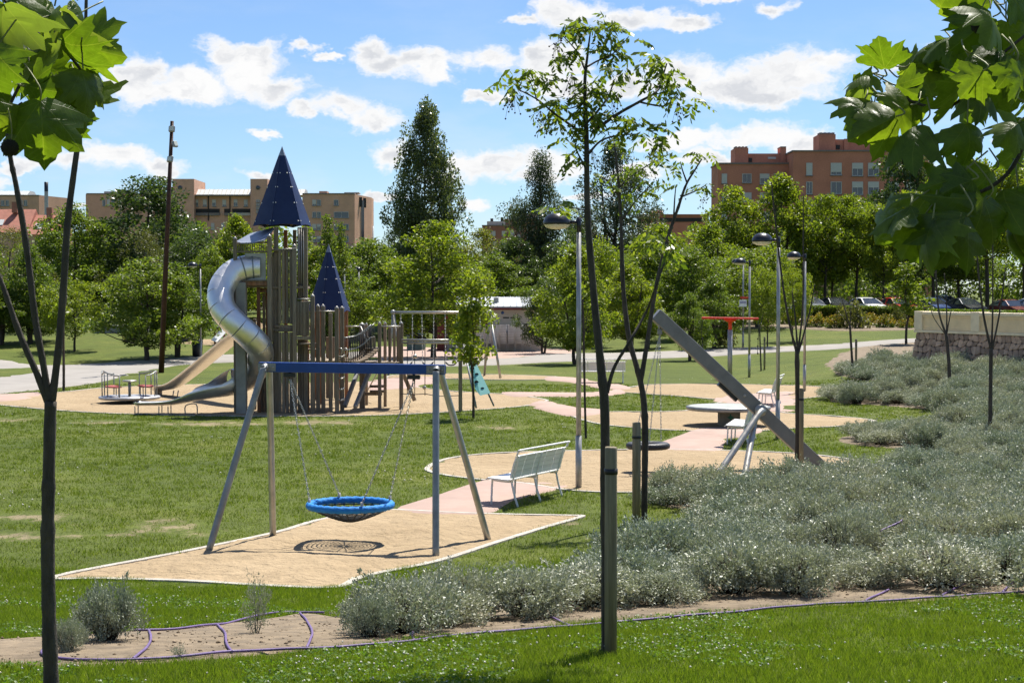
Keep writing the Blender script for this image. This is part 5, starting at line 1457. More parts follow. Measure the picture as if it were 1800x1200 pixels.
for (px, py, w_, h_, me, lb_) in ((188, 1128, 122, 116, SHRUB[0], 'large round silvery shrub in the bed beside the left sapling'),
                                  (118, 1148, 62, 68, SHRUB[2], 'small silvery shrub touching the left sapling trunk'),
                                  (450, 1117, 76, 96, SPARSE, 'sparse upright silvery shrub alone between the purple hoses'),
                                  (315, 1160, 42, 26, SPARSE, 'tiny green tuft of a shrub at the lower purple hose'),
                                  (650, 1124, 96, 80, SHRUB[1], 'silvery shrub at the left end of the dense bed'),
                                  (712, 1088, 88, 76, SHRUB[3], 'silvery shrub with tall shoots before the sand of the basket swing')):
    g = on(px, py); s = w_ * g.y / FPX / .98; sz = h_ * g.y / FPX / .47
    shrub(g, me, s, lb_, 'silvery shrubs', rz=px, sz=sz)
rng = np.random.default_rng(31)
cutl = [ground(560, 1150), ground(640, 1040)]
SPOTS = []
bx = [p[0] for p in BED]; by = [p[1] for p in BED]
tries = 0
cell = {}
FRONT = []                                             # the front row: separate mounds with soil between them
for i, px in enumerate((800, 925, 1040, 1170, 1290, 1400, 1520, 1650, 1770, 1890)):
    py = np.interp(px, (800, 1060, 1300, 1560, 1800, 1900), (1122, 1094, 1074, 1060, 1049, 1046)) - (22 if i % 2 else 29)
    g = ground(px, float(py)); FRONT.append((g.x, g.y)); SPOTS.append((g.x, g.y)); cell.setdefault((int(g.x // 1), int(g.y // 1)), []).append((g.x, g.y))
while tries < 30000:
    tries += 1
    y = rng.uniform(min(by), 66); x = rng.uniform(max(-4, -.15 * y), min(max(bx), .42 * y + .6))
    if y < 22 and x < 0.0: 
        a, b = cutl
        if x < a.x + (b.x - a.x) * (y - a.y) / (b.y - a.y) + .55: continue
    if not inside_poly(x, y, BED): continue
    if y < 21 and x > -.5 and (not inside_poly(x, y - .85, BED) or min((qx - x) ** 2 + (qy - y) ** 2 for qx, qy in FRONT) < .74): continue
    sp = .68 if y < 26 else (.68 if y < 40 else .76)
    ok = True; ci, cj = int(x // 1), int(y // 1)
    for i in (-1, 0, 1):
        for j in (-1, 0, 1):
            for (qx, qy) in cell.get((ci + i, cj + j), ()):
                if (qx - x) ** 2 + (qy - y) ** 2 < sp * sp: ok = False
    if not ok: continue
    if edge_dist(x, y, BED) < .40 and (y < 20 or rng.uniform() < .75): continue
    cell.setdefault((ci, cj), []).append((x, y)); SPOTS.append((x, y))
SPOTS.sort(key=lambda p: p[1])
front = {}
def in_view(x, y): return abs(x) < .325 * y
rest = []
made = 0
for (x, y) in SPOTS:
    if made < 290 and in_view(x, y):
        made += 1; s = rng.uniform(.78, 1.22) * (1.0 if y < 40 else 1.12)
        if y < 17.5: lb_ = 'silvery shrub in the front row of the dense bed'
        elif y > 34: lb_ = 'silvery shrub at the back of the dense bed near the lawn lobes'
        else: lb_ = 'silvery shrub in the middle of the dense bed'
        shrub((x, y, H(x, y) + .01), SHRUB[int(rng.integers(5))], s, lb_, 'silvery shrubs', rz=rng.uniform(0, 6.28), sz=s * rng.uniform(.72, 1.42))
    else: rest.append((x, y))
ORD = 'leftmost second third fourth fifth sixth seventh eighth ninth tenth eleventh twelfth thirteenth fourteenth fifteenth sixteenth seventeenth eighteenth nineteenth twentieth'.split()
frow = sorted((o for o in col.objects if o.get('label') == 'silvery shrub in the front row of the dense bed'), key=lambda o: o.location.x / o.location.y)
for i, o in enumerate(frow):
    k = len(frow) - 1 - i
    if i <= k and i < 20: o['label'] = 'silvery shrub in the front row of the dense bed, ' + (ORD[i] + (' one' if i == 0 else ' from the left'))
    elif k < 20: o['label'] = 'silvery shrub in the front row of the dense bed, ' + ('rightmost one' if k == 0 else ORD[k] + ' from the right')
VV = []; k0 = 0
for (x, y) in rest:
    me = SHRUB[int(rng.integers(5))][0]; n = len(me.vertices); co = np.empty(n * 3, np.float32); me.vertices.foreach_get('co', co); co = co.reshape(-1, 4, 3)
    co = co[rng.random(len(co)) < .45]; a = rng.uniform(0, 6.28); s = rng.uniform(.95, 1.3); ca, sa = math.cos(a), math.sin(a)
    c = co.reshape(-1, 3) * s; c = np.stack([c[:, 0] * ca - c[:, 1] * sa + x, c[:, 0] * sa + c[:, 1] * ca + y, c[:, 2] + H(x, y)], 1)
    mid = c.reshape(-1, 4, 3).mean(1, keepdims=True); c = (mid + (c.reshape(-1, 4, 3) - mid) * 1.5).reshape(-1, 3); VV.append(c)
if VV:
    V = np.concatenate(VV); o = link(bpy.data.objects.new('shrub_bed', np_mesh('shrub_bed', V, np.arange(len(V)), 4, [M['leaf_silver']])))
    tag(o, 'far mass of silvery shrubs below the stone wall', 'shrubs', kind='stuff')

# purple drip hoses
M['hose'] = mat('purple_hose', (.13, .082, .205), .6, var=.25, scale=6)
hs0 = ground(560, 1147)
hose = empty('drip_hose', hs0, 0, 'purple drip irrigation hose lying along the planting bed', 'hose')
for pts in ([(90, 1140), (76, 1148), (80, 1160), (150, 1166), (230, 1167), (330, 1160), (400, 1152), (480, 1149), (560, 1146), (640, 1140), (720, 1133), (790, 1124), (860, 1118), (960, 1110), (1060, 1101), (1170, 1092), (1300, 1080), (1420, 1068), (1520, 1064), (1640, 1056), (1720, 1051), (1840, 1046)],
            [(232, 1113), (300, 1111), (380, 1103), (420, 1095), (490, 1081), (530, 1080), (570, 1082)], [(262, 1113), (265, 1130), (255, 1148), (234, 1165)], [(382, 1104), (395, 1118), (398, 1138), (408, 1152)], [(527, 1081), (540, 1098), (549, 1120), (539, 1146)],
            [(765, 1098), (740, 1108), (724, 1120), (729, 1133)], [(955, 1085), (980, 1096), (1003, 1106)], [(1520, 1063), (1535, 1054), (1562, 1042)], [(1655, 1052), (1672, 1042), (1700, 1028)], [(1762, 1048), (1772, 1036), (1800, 1012), (1815, 1000)]):
    P = spline([ground(x, y) for x, y in pts], 6); P = [Vector((p.x, p.y, H(p.x, p.y) + .034 + .012 * mnoise.noise(p * 2.2))) for p in P]
    mb = MB(); mb.tube(P, .0105, 7); mb.build('pipe', M['hose'], hose)
o = empty('drip_hose', ground(1570, 925), 0, 'short end of purple hose arching out of the shrubs', 'hose')
mb = MB(); mb.tube(spline([at(1540, 936, 18.0), at(1562, 926, 18.1), at(1580, 918, 18.2), at(1588, 912, 18.3), at(1586, 920, 18.3)], 5), .012, 7); mb.build('pipe', M['hose'], o)

rng = np.random.default_rng(44); n = 9000
yy = rng.uniform(11, 21, n); xx = rng.uniform(-.33, .34, n) * yy; kk = np_inside(xx, yy, BED); xx, yy = xx[kk], yy[kk]; n = len(xx)
ico = np.array([(1, 0, 0), (0, 1, 0), (-1, 0, 0), (0, -1, 0), (0, 0, 1), (0, 0, -1)], float); icf = np.array([(0, 1, 4), (1, 2, 4), (2, 3, 4), (3, 0, 4), (1, 0, 5), (2, 1, 5), (3, 2, 5), (0, 3, 5)])
cs_ = (rng.random(n) ** 4 * .018 + .003)[:, None, None] * rng.uniform(.6, 1.3, (n, 6, 1)); pp_ = np.stack([xx, yy, np.array([H(a, b) for a, b in zip(xx, yy)]) + .024], 1)
V = (pp_[:, None] + ico[None] * cs_ * np.array([1, 1, .7])).reshape(-1, 3); F = (icf[None] + (np.arange(n) * 6)[:, None, None]).ravel()
M['clod'] = leaf_mat('soil_clod', (.13, .095, .06), (.20, .15, .10), (.30, .235, .165), .0, rough=.95, rand=0, spec=.1)
tag(link(bpy.data.objects.new('soil_crumbs', np_mesh('soil_crumbs', V, F, 3, [M['clod']]))), 'crumbs of soil and gravel in the planting bed', 'soil', kind='stuff')

# ================================================================== GRASS
M['blade'] = leaf_mat('grass_blade', (.088, .142, .010), (.130, .188, .015), (.195, .232, .034), .50, rough=.5, tcol=(1.3, 1.4, .6), rand=0.0, spec=.25)
M['blade_mid'] = leaf_mat('dry_grass_blade', (.080, .120, .012), (.118, .162, .018), (.185, .208, .042), .48, rough=.5, tcol=(1.3, 1.4, .6), rand=0.0, spec=.25)
rng = np.random.default_rng(9)
AVOID = PITS + PINK + PALE + [BED, tsand]
BOXES = [(min(p[0] for p in q), max(p[0] for p in q), min(p[1] for p in q), max(p[1] for p in q)) for q in AVOID]
def lawn_points(n, y0, y1, pw):
    u = rng.random(n); e = 2 - pw
    y = (y0 ** e + u * (y1 ** e - y0 ** e)) ** (1 / e)
    x = rng.uniform(-.385, .385, n) * y
    keep = np.ones(n, bool)
    for q, (x0, x1, a, b) in zip(AVOID, BOXES):
        m = (x > x0) & (x < x1) & (y > a) & (y < b)
        if m.any():
            ii = np.nonzero(m)[0]; keep[ii[np_inside(x[ii], y[ii], q)]] = False
    return x[keep], y[keep]
bare_xy = []
for (px, py, sx, sy) in BARE:
    g = ground(px, py); bare_xy.append((g.x, g.y, g.y / FPX * sx, sy * g.y * g.y / (FPX * CAM_Z)))
def grass(name, n, y0, y1, pw, per, hgt, wid, spread, label, mat_):
    x, y = lawn_points(n, y0, y1, pw)
    keep = np.ones(len(x), bool)
    for (a, b, ra, rb) in bare_xy:
        q = ((x - a) / ra) ** 2 + ((y - b) / rb) ** 2; keep &= ~((q < 1.1) & (rng.random(len(x)) < .85))
    x, y = x[keep], y[keep]
    clump = np.array([mnoise.noise(Vector((a * .9, b * .9, 0))) + .6 * mnoise.noise(Vector((a * 3.1, b * 3.1, 5))) for a, b in zip(x, y)])
    z = np.array([H(a, b) for a, b in zip(x, y)])
    m = len(x); X = np.repeat(np.stack([x, y, z], 1), per, 0); k = m * per
    sc = np.repeat(np.clip(1 + clump * .7, .45, 1.8) * (1 + (y - y0) / (y1 - y0) * .0), per)
    yy = X[:, 1]
    X[:, :2] += rng.normal(size=(k, 2)) * spread
    a = rng.uniform(0, 6.283, k); h = hgt * sc * rng.uniform(.5, 1.25, k); lean = rng.uniform(.15, 1.0, k) * h; b = a + rng.normal(size=k) * .8
    wv = wid * rng.uniform(.7, 1.3, k) * np.maximum(1, yy / 17)
    B0 = X + np.stack([np.cos(a) * wv, np.sin(a) * wv, np.full(k, -.006)], 1); B1 = X - np.stack([np.cos(a) * wv, np.sin(a) * wv, np.full(k, .006)], 1)
    T = X + np.stack([np.cos(b) * lean, np.sin(b) * lean, h], 1)
    V = np.stack([B0, B1, T], 1).reshape(-1, 3)
    o = link(bpy.data.objects.new(name, np_mesh(name, V, np.arange(k * 3), 3, [mat_])))
    return tag(o, label, 'grass', kind='stuff')
grass('grass', 69000, 8.6, 20.5, 1.0, 8, .052, .0030, .035, 'short green lawn grass on the near bank', M['blade'])
grass('grass', 67000, 19.5, 62, 1.35, 6, .046, .0040, .06, 'short mown grass across the middle lawn', M['blade_mid'])
# clover heads and leaves on the near bank
x, y = lawn_points(3000, 8.8, 19.0, 1.0)
cn = np.array([mnoise.noise(Vector((a * .55, b * .55, 11))) + .5 * mnoise.noise(Vector((a * 1.9, b * 1.9, 2))) for a, b in zip(x, y)])
sel = (cn + rng.normal(size=len(cn)) * .22) > .22; x, y = x[sel], y[sel]; n = len(x)
z = np.array([H(a, b) for a, b in zip(x, y)]) + rng.uniform(.035, .065, n)
oc = np.array([(1, 0, 0), (0, 1, 0), (-1, 0, 0), (0, -1, 0), (0, 0, 1), (0, 0, -1)], float); of = np.array([(0, 1, 4), (1, 2, 4), (2, 3, 4), (3, 0, 4), (1, 0, 5), (2, 1, 5), (3, 2, 5), (0, 3, 5)])
V = (np.stack([x, y, z], 1)[:, None] + oc[None] * rng.uniform(.006, .0105, n)[:, None, None]).reshape(-1, 3); F = (of[None] + (np.arange(n) * 6)[:, None, None]).ravel()
M['clover_head'] = leaf_mat('clover_flower', (.52, .50, .40), (.62, .60, .50), (.72, .70, .62), .2, rough=.8, tcol=(1, 1, .9), rand=0)
tag(link(bpy.data.objects.new('clover_flowers', np_mesh('clover_flowers', V, F, 3, [M['clover_head']]))), 'scattered white clover heads in the near lawn', 'clover', kind='stuff')
x, y = lawn_points(30000, 8.6, 18.0, 1.0)
cn = np.array([mnoise.noise(Vector((a * .55, b * .55, 11))) + .4 * mnoise.noise(Vector((a * 2.3, b * 2.3, 7))) for a, b in zip(x, y)]); sel = cn > .05; x, y = x[sel], y[sel]
C = np.stack([x, y, np.array([H(a, b) for a, b in zip(x, y)]) + rng.uniform(.02, .05, len(x))], 1); C = np.repeat(C, 3, 0); C[:, :2] += rng.normal(size=(len(C), 2)) * .016
V, F = leaf_quads(C, .022, rng, 1.6, .85)
M['clover'] = leaf_mat('clover_leaf', (.070, .138, .014), (.100, .180, .018), (.140, .215, .026), .42, rand=0)
tag(link(bpy.data.objects.new('clover', np_mesh('clover', V, F, 4, [M['clover']]))), 'low clover leaves spreading through the near lawn', 'clover', kind='stuff')
# far lawns: sparse daisies
x, y = lawn_points(2600, 26, 66, 1.0); n = len(x); cn = np.array([mnoise.noise(Vector((a * .3, b * .3, 4))) for a, b in zip(x, y)]); sel = cn > .15; x, y = x[sel], y[sel]; n = len(x)
z = np.array([H(a, b) for a, b in zip(x, y)]) + .05
V = (np.stack([x, y, z], 1)[:, None] + oc[None] * rng.uniform(.010, .020, n)[:, None, None]).reshape(-1, 3); F = (of[None] + (np.arange(n) * 6)[:, None, None]).ravel()
tag(link(bpy.data.objects.new('daisies', np_mesh('daisies', V, F, 3, [M['clover_head']]))), 'tiny white daisies dotted over the middle lawns', 'flowers', kind='stuff')

# ================================================================== PLANE LEAVES CLOSE TO THE CAMERA
def plane_leaf_mat():
    m, n, b, out = new_mat('plane_leaf')
    tc = n.new('ShaderNodeTexCoord'); sp = n.new('ShaderNodeSeparateXYZ'); n.link(tc.outputs['Object'], sp.inputs[0])
    ang = n.math('ABSOLUTE', n.math('ARCTAN2', sp.outputs[0], sp.outputs[1])); r = n.vmath('LENGTH', tc.outputs['Object'], out=1)
    v = n.math('MULTIPLY', n.math('PINGPONG', ang, .34), r)
    vein = n.maprange(v, .003, .012, 1, 0, True)
    side = n.math('PINGPONG', n.math('ADD', n.math('MULTIPLY', v, .9), n.math('MULTIPLY', r, -1.0)), .05)
    vein2 = n.math('MULTIPLY', n.maprange(side, .001, .006, 1, 0, True), .45)
    vein = n.math('MAXIMUM', vein, vein2)
    oi = n.new('ShaderNodeObjectInfo')
    c = n.ramp(oi.outputs['Random'], [(0, (.056, .092, .012)), (.5, (.076, .114, .015)), (1, (.100, .138, .020))])
    c = n.mix(1.0, c, n.ramp(n.noise(tc.outputs['Object'], 5.0, 5.0), [(.3, .8), (.7, 1.2)]), 'MULTIPLY')
    c = n.mix(n.math('MULTIPLY', vein, .45), c, (.16, .19, .06))
    g = n.new('ShaderNodeNewGeometry')
    c = n.mix(n.math('MULTIPLY', g.outputs['Backfacing'], .45), c, (.14, .17, .09))
    n.link(c, b.inputs['Base Color']); b.inputs['Roughness'].default_value = .42; b.inputs['Specular IOR Level'].default_value = .45
    bp = n.new('ShaderNodeBump'); bp.inputs['Strength'].default_value = .35; bp.inputs['Distance'].default_value = .02; n.link(vein, bp.inputs['Height']); n.link(bp.outputs[0], b.inputs['Normal'])
    tr = n.new('ShaderNodeBsdfTranslucent'); n.link(n.mix(1.0, c, (2.1, 2.2, .45), 'MULTIPLY'), tr.inputs[0])
    mx = n.new('ShaderNodeMixShader'); mx.inputs[0].default_value = .58
    n.link(b.outputs[0], mx.inputs[1]); n.link(tr.outputs[0], mx.inputs[2]); n.link(mx.outputs[0], out.inputs[0])
    return m
M['plane_leaf'] = plane_leaf_mat()
HALF = [(.10, -.07), (.24, -.05), (.36, .02), (.50, .03), (.60, .11), (.70, .12), (.84, .20), (.70, .27), (.62, .36), (.50, .40), (.58, .50), (.58, .60), (.64, .76), (.50, .71), (.40, .73), (.28, .66), (.30, .76), (.22, .82), (.18, .91), (.09, .95)]
def leaf_proto(seed):
    rnd = random.Random(seed); out_ = [(0, 0)] + [(x * rnd.uniform(.9, 1.1), y * rnd.uniform(.95, 1.06)) for x, y in HALF] + [(0, 1.05)] + [(-x * rnd.uniform(.9, 1.1), y * rnd.uniform(.95, 1.06)) for x, y in reversed(HALF)]
    c = (0, .30); k1, k2, k3 = rnd.uniform(.1, .85), rnd.uniform(-.5, .6), rnd.uniform(0, 6); fold = rnd.uniform(-.1, .45)
    def P(x, y):
        r2 = x * x + (y - .3) ** 2; a = math.atan2(x, y)
        z = -k1 * r2 - k2 * x * abs(x) * .6 + .05 * math.cos(a * 9.2 + .2) * r2 ** .5 + .05 * math.sin(x * 5 + k3) - fold * abs(x) - .25 * max(0, y - .55) ** 1.5
        return (x, y, z)
    vs = [P(*c)]; n = len(out_)
    for s in (.35, .7, 1.0): vs += [P(c[0] + (x - c[0]) * s, c[1] + (y - c[1]) * s) for x, y in out_]
    fs = [(0, 1 + i, 1 + (i + 1) % n) for i in range(n)]
    for k in range(2): fs += [(1 + k * n + i, 1 + (k + 1) * n + i, 1 + (k + 1) * n + (i + 1) % n, 1 + k * n + (i + 1) % n) for i in range(n)]
    mb = MB(); mb.add(vs, fs, True)
    me = mb.mesh('leaf'); me.materials.append(M['plane_leaf'])
    return me
LEAF = [leaf_proto(i) for i in range(6)]
M['leaf_stalk'] = mat('leaf_stalk', (.16, .17, .05), .6, var=.15)
M['seed_ball'] = mat('seed_ball', (.035, .028, .014), .95, var=.4, scale=60, bump=1.0, bscale=150)
def seed_mesh():
    mb = MB(); rnd = random.Random(4); mb.ball((0, 0, 0), 1.0, 16, 11)
    for i in range(160):
        v = Vector((rnd.gauss(0, 1), rnd.gauss(0, 1), rnd.gauss(0, 1))).normalized(); s, u = frame_of(v)
        mb.add([v * .96 + s * .09, v * .96 - s * .05 + u * .08, v * .96 - s * .05 - u * .08, v * 1.13], [(0, 1, 3), (1, 2, 3), (2, 0, 3)])
    me = mb.mesh('seed_ball'); me.materials.append(M['seed_ball']); return me
SEED = seed_mesh()
def plane_leaf(parent, px, py, size_px, d, rnd, tip=None, nrm=None, twig_to=None):
    """leaf hung at a spot: tip = direction of its point in the picture (degrees, 270 down)"""
    p = at(px, py, d); s = size_px * d / FPX * .82
    a = R_(tip if tip is not None else rnd.gauss(265, 38))
    t = Vector((math.cos(a), rnd.gauss(-.15, .45), math.sin(a))).normalized()
    nn = Vector((rnd.gauss(0, .95), -1 + rnd.gauss(0, .7), rnd.gauss(.5, .8))) if nrm is None else Vector(nrm)
    xx = t.cross(nn).normalized(); zz = xx.cross(t).normalized()
    R3 = Matrix((xx, t, zz)).transposed()
    o = bpy.data.objects.new('leaf', LEAF[rnd.randrange(6)])
    o.matrix_basis = Matrix.Translation(p - parent.location) @ R3.to_4x4() @ Matrix.Diagonal((s, s, s, 1))
    link(o, parent)
    q = p - t * s * .35 + Vector((rnd.gauss(0, .02), rnd.gauss(.03, .02), s * .30))
    mb = MB(); mb.tube(spline([p, p - t * s * .2 + zz * s * .05, q], 4), [.0016] * 9, 5); mb.build('leaf_stalk', M['leaf_stalk'], parent)
    return o
def seed(parent, px, py, rpx, d, top):
    p = at(px, py, d); o = obj_from_mesh('seed_ball', SEED, parent, p - parent.location, None, (rpx * d / FPX,) * 3)
    mb = MB(); mb.tube(spline([p, p + Vector((.004, 0, .03)), at(top[0], top[1], d)], 4), .0013, 5); mb.build('seed_stalk', M['leaf_stalk'], parent)
rnd = random.Random(12)
lx, ly = -2.6, 2.3
pl = empty('plane_tree', (lx, ly, H(lx, ly)), 0, 'plane tree whose big leaves and seed balls hang in at the upper left', 'tree')
mb = MB(); zt = H(lx, ly)
mb.tube(spline([(lx, ly, zt - .2), (lx + .05, ly, zt + 1.6), (lx - .05, ly + .05, zt + 3.4), (lx + .1, ly, zt + 5.2)], 5), [.13 - .004 * i for i in range(16)], 12)
mb.tube(spline([(lx - .03, ly + .05, zt + 3.2), (lx + .7, ly + .4, 4.9), at(-60, -60, 3.0), at(60, 40, 3.05), at(120, 95, 3.1), at(160, 150, 3.1)], 5), [max(.003, .040 - .0036 * i) for i in range(26)], 8)
mb.tube(spline([at(60, 40, 3.05), at(75, 90, 3.0), at(40, 140, 3.0), at(15, 190, 2.95)], 5), .003, 6)
mb.tube(spline([at(-60, -60, 3.0), at(-30, 60, 2.9), at(10, 185, 2.9), at(40, 182, 2.9)], 5), .0035, 6)
mb.build('trunk', M['twig'], pl)
for (px, py, sz, d, tp) in ((45, 40, 120, 3.1, 300), (110, 25, 110, 3.0, 250), (150, 15, 90, 3.05, 285), (20, 20, 110, 2.9, 260), (75, 55, 95, 3.2, 200), (60, 60, 85, 2.95, 215), (140, 85, 110, 3.1, 310), (158, 50, 80, 3.2, 280), (120, 90, 105, 3.0, 330), (100, 70, 70, 3.15, 240), (-5, 95, 110, 2.8, 280), (10, 110, 120, 2.9, 265), (35, 120, 85, 3.0, 250),
                           (75, 125, 90, 2.95, 345), (70, 115, 95, 3.1, 300), (125, 130, 90, 3.15, 280), (160, 135, 100, 3.0, 285), (150, 165, 105, 3.1, 270), (60, 165, 80, 2.9, 330), (85, 190, 135, 2.85, 262), (110, 165, 80, 3.0, 300), (145, 190, 95, 3.05, 255), (25, 160, 80, 3.0, 230), (5, 190, 95, 2.85, 275), (130, 210, 80, 3.1, 265), (70, 215, 75, 3.1, 270), (168, 92, 75, 3.2, 310), (95, 10, 100, 3.25, 220), (10, 60, 110, 3.1, 240), (50, 0, 90, 3.0, 265)):
    plane_leaf(pl, px - 14, py - 14, sz, d, rnd, tp + rnd.gauss(0, 10))
seed(pl, 17, 260, 15, 2.85, (14, 190)); seed(pl, 31, 233, 14, 2.9, (25, 185)); seed(pl, 14, 196, 12, 2.95, (18, 170))
rx_, ry_ = 2.3, 2.2
pr = empty('plane_tree', (rx_, ry_, H(rx_, ry_)), 0, 'plane tree whose shaded leaves hang in at the upper right', 'tree')
mb = MB(); zt = H(rx_, ry_)
mb.tube(spline([(rx_, ry_, zt - .2), (rx_ - .05, ry_, zt + 1.6), (rx_ + .05, ry_ + .05, zt + 3.4), (rx_ - .1, ry_ + .1, zt + 5.6)], 5), [.15 - .005 * i for i in range(16)], 12)
mb.tube(spline([(rx_ + .04, ry_ + .05, zt + 3.0), (rx_ - .6, ry_ + .5, 4.5), at(1830, 40, 3.0), at(1740, 130, 3.0), at(1660, 190, 3.05), at(1570, 165, 3.1)], 5), [max(.0028, .034 - .0034 * i) for i in range(26)], 8)
mb.tube(spline([at(1830, 40, 3.0), at(1800, 250, 2.95), at(1740, 330, 2.95), at(1650, 350, 3.0)], 5), .004, 6)
mb.tube(spline([(rx_ - .6, ry_ + .5, 4.5), (rx_ - 1.0, ry_ + 1.0, 4.9), (rx_ - 1.5, ry_ + 1.5, 5.1)], 5), .012, 6)
mb.build('trunk', M['twig'], pr)
for (px, py, sz, d, tp) in ((1555, 122, 78, 3.1, 100), (1600, 112, 62, 3.15, 60), (1535, 130, 66, 3.05, 190), (1530, 150, 70, 3.1, 200), (1520, 175, 85, 3.0, 232), (1545, 180, 60, 3.15, 260), (1575, 150, 70, 3.1, 330), (1585, 130, 62, 3.2, 20), (1610, 160, 70, 3.1, 200), (1600, 185, 85, 3.0, 205), (1575, 205, 100, 2.95, 205), (1620, 215, 115, 2.95, 215), (1640, 170, 90, 3.1, 160), (1625, 140, 70, 3.15, 110), (1690, 60, 90, 3.1, 190), (1660, 75, 80, 3.2, 200), (1705, 20, 95, 3.05, 170), (1745, 30, 100, 3.0, 210)):
    plane_leaf(pr, px, py, sz, d, rnd, tp + rnd.gauss(0, 10))
for i in range(34):
    t = rnd.random(); px = rnd.uniform(1690, 1840); py = rnd.uniform(-20, 330)
    if py < 130 and px < 1700 + (130 - py) * .1: px += 70
    if 300 < py and px < 1680 and rnd.random() < .3: px += 60
    plane_leaf(pr, px, py, rnd.uniform(70, 112), rnd.uniform(2.75, 3.3), rnd)
for (px, py, sz, tp) in ((1640, 335, 110, 200), (1600, 360, 105, 215), (1585, 380, 95, 225), (1640, 385, 110, 240), (1665, 400, 90, 262), (1700, 380, 120, 255), (1735, 350, 140, 262), (1700, 400, 90, 270), (1760, 330, 120, 245), (1690, 310, 100, 225), (1650, 300, 85, 250), (1620, 390, 90, 235), (1770, 390, 90, 275), (1790, 350, 120, 270)):
    plane_leaf(pr, px, py, sz, rnd.uniform(2.8, 3.05), rnd, tp + rnd.gauss(0, 8))
seed(pr, 1722, 44, 15, 3.0, (1738, -8)); seed(pr, 1533, 228, 6.5, 3.0, (1531, 170)); seed(pr, 1535, 194, 5.5, 3.05, (1533, 160))
for i in range(10):                                                  # unseen bough leaves above the picture, added sunward to shade the hanging cluster
    s = rnd.uniform(.55, 1.7); b = at(rnd.uniform(1520, 1850), rnd.uniform(20, 420), rnd.uniform(2.8, 3.2)) + sun_dir * s
    b += Vector((rnd.gauss(0, .12), rnd.gauss(0, .12), rnd.gauss(0, .1)))
    if b.z < CAM_Z + .2 * b.y + .1: continue
    o = bpy.data.objects.new('leaf', LEAF[rnd.randrange(6)]); t = Vector((rnd.gauss(0, 1), rnd.gauss(0, 1), rnd.gauss(-.2, .5))).normalized(); nn = Vector((rnd.gauss(0, .4), rnd.gauss(.2, .4), 1)); xx = t.cross(nn).normalized(); zz = xx.cross(t)
    sc_ = rnd.uniform(.12, .17); o.matrix_basis = Matrix.Translation(b - pr.location) @ Matrix((xx, t, zz)).transposed().to_4x4() @ Matrix.Diagonal((sc_, sc_, sc_, 1)); link(o, pr)

# ================================================================== STONE WALL WITH PARAPET
M['stone'] = mat('rubble_stone', (.40, .265, .175), .9, var=.3, scale=5, bump=.5, bscale=18, c2=(.50, .345, .235), rand=.38)
M['mortar'] = mat('dark_mortar', (.10, .085, .068), .95, var=.25, scale=8)
M['cream'] = mat('cream_render', (.80, .62, .36), .85, var=.10, scale=2, bump=.1)
M['cream_trim'] = mat('pale_coping', (.80, .68, .46), .8, var=.10, scale=3)
WA, WB = at(1612, 584, 62.0), at(1990, 597, 52.0); WB.z = WA.z - .02
wd_ = (WB - WA); wl = wd_.length; wdir = wd_.normalized(); wn = Vector((wdir.y, -wdir.x, 0)).normalized()
wn = wn if wn.y < 0 else -wn
wall = empty('stone_wall', WA, 0, 'sloping rubble stone retaining wall at the right edge', 'wall')
def wp(u, h, out_=0.0):
    """point on the wall: u metres along, h metres below the top, leaning out with depth"""
    p = WA + wdir * u; return Vector((p.x, p.y, WA.z - h)) + wn * (h * .22 + out_)
mb = MB(); hb = 2.3
mb.add([wp(-.0, 0), wp(wl, 0), wp(wl, hb), wp(-.0, hb), wp(0, 0) - wn * .7, wp(wl, 0) - wn * .7, wp(wl, hb) - wn * 1.2, wp(0, hb) - wn * 1.2], [(0, 3, 2, 1), (4, 5, 6, 7), (0, 1, 5, 4), (0, 4, 7, 3), (1, 2, 6, 5)]); mb.build('wall_core', M['mortar'], wall)
rnd = random.Random(3); nu, nh = int(min(wl, 9.5) / .25), 8
gridp = {}
for i in range(nu + 1):
    for j in range(nh + 1): gridp[i, j] = (max(0, i * .25 + rnd.uniform(-.07, .07) + (.1 if j % 2 else 0)) if 0 < i else 0.0, max(0.02, j * .235 + rnd.uniform(-.07, .07)) if j else .0)
for i in range(nu):
    for j in range(nh):
        q = [gridp[i, j], gridp[i + 1, j], gridp[i + 1, j + 1], gridp[i, j + 1]]
        cu, ch = sum(a for a, _ in q) / 4, sum(b for _, b in q) / 4
        # cut the corners so that no stone is a plain square
        poly = []
        for k in range(4):
            a, b = q[k], q[(k + 1) % 4]; t0, t1 = rnd.uniform(.12, .3), rnd.uniform(.7, .9)
            poly += [(lerp(a[0], b[0], t0), lerp(a[1], b[1], t0)), (lerp(a[0], b[0], t1), lerp(a[1], b[1], t1))]
        e = rnd.uniform(.03, .065); r1, r2 = .95, .80
        vs = [wp(cu + (a - cu) * r1, ch + (b - ch) * r1, .0) for a, b in poly] + [wp(cu + (a - cu) * r1, ch + (b - ch) * r1, e * .7) for a, b in poly] + [wp(cu + (a - cu) * r2, ch + (b - ch) * r2, e + rnd.uniform(-.01, .01)) for a, b in poly]
        n = 8; fs = [(k, (k + 1) % n, n + (k + 1) % n, n + k) for k in range(n)] + [(n + k, n + (k + 1) % n, 2 * n + (k + 1) % n, 2 * n + k) for k in range(n)] + [tuple(range(2 * n, 3 * n))]
        mb = MB(); mb.add(vs, fs); mb.build('stone', M['stone'], wall)
par = empty('parapet', WA, 0, 'cream rendered parapet with recessed panels on top of the stone wall', 'parapet')
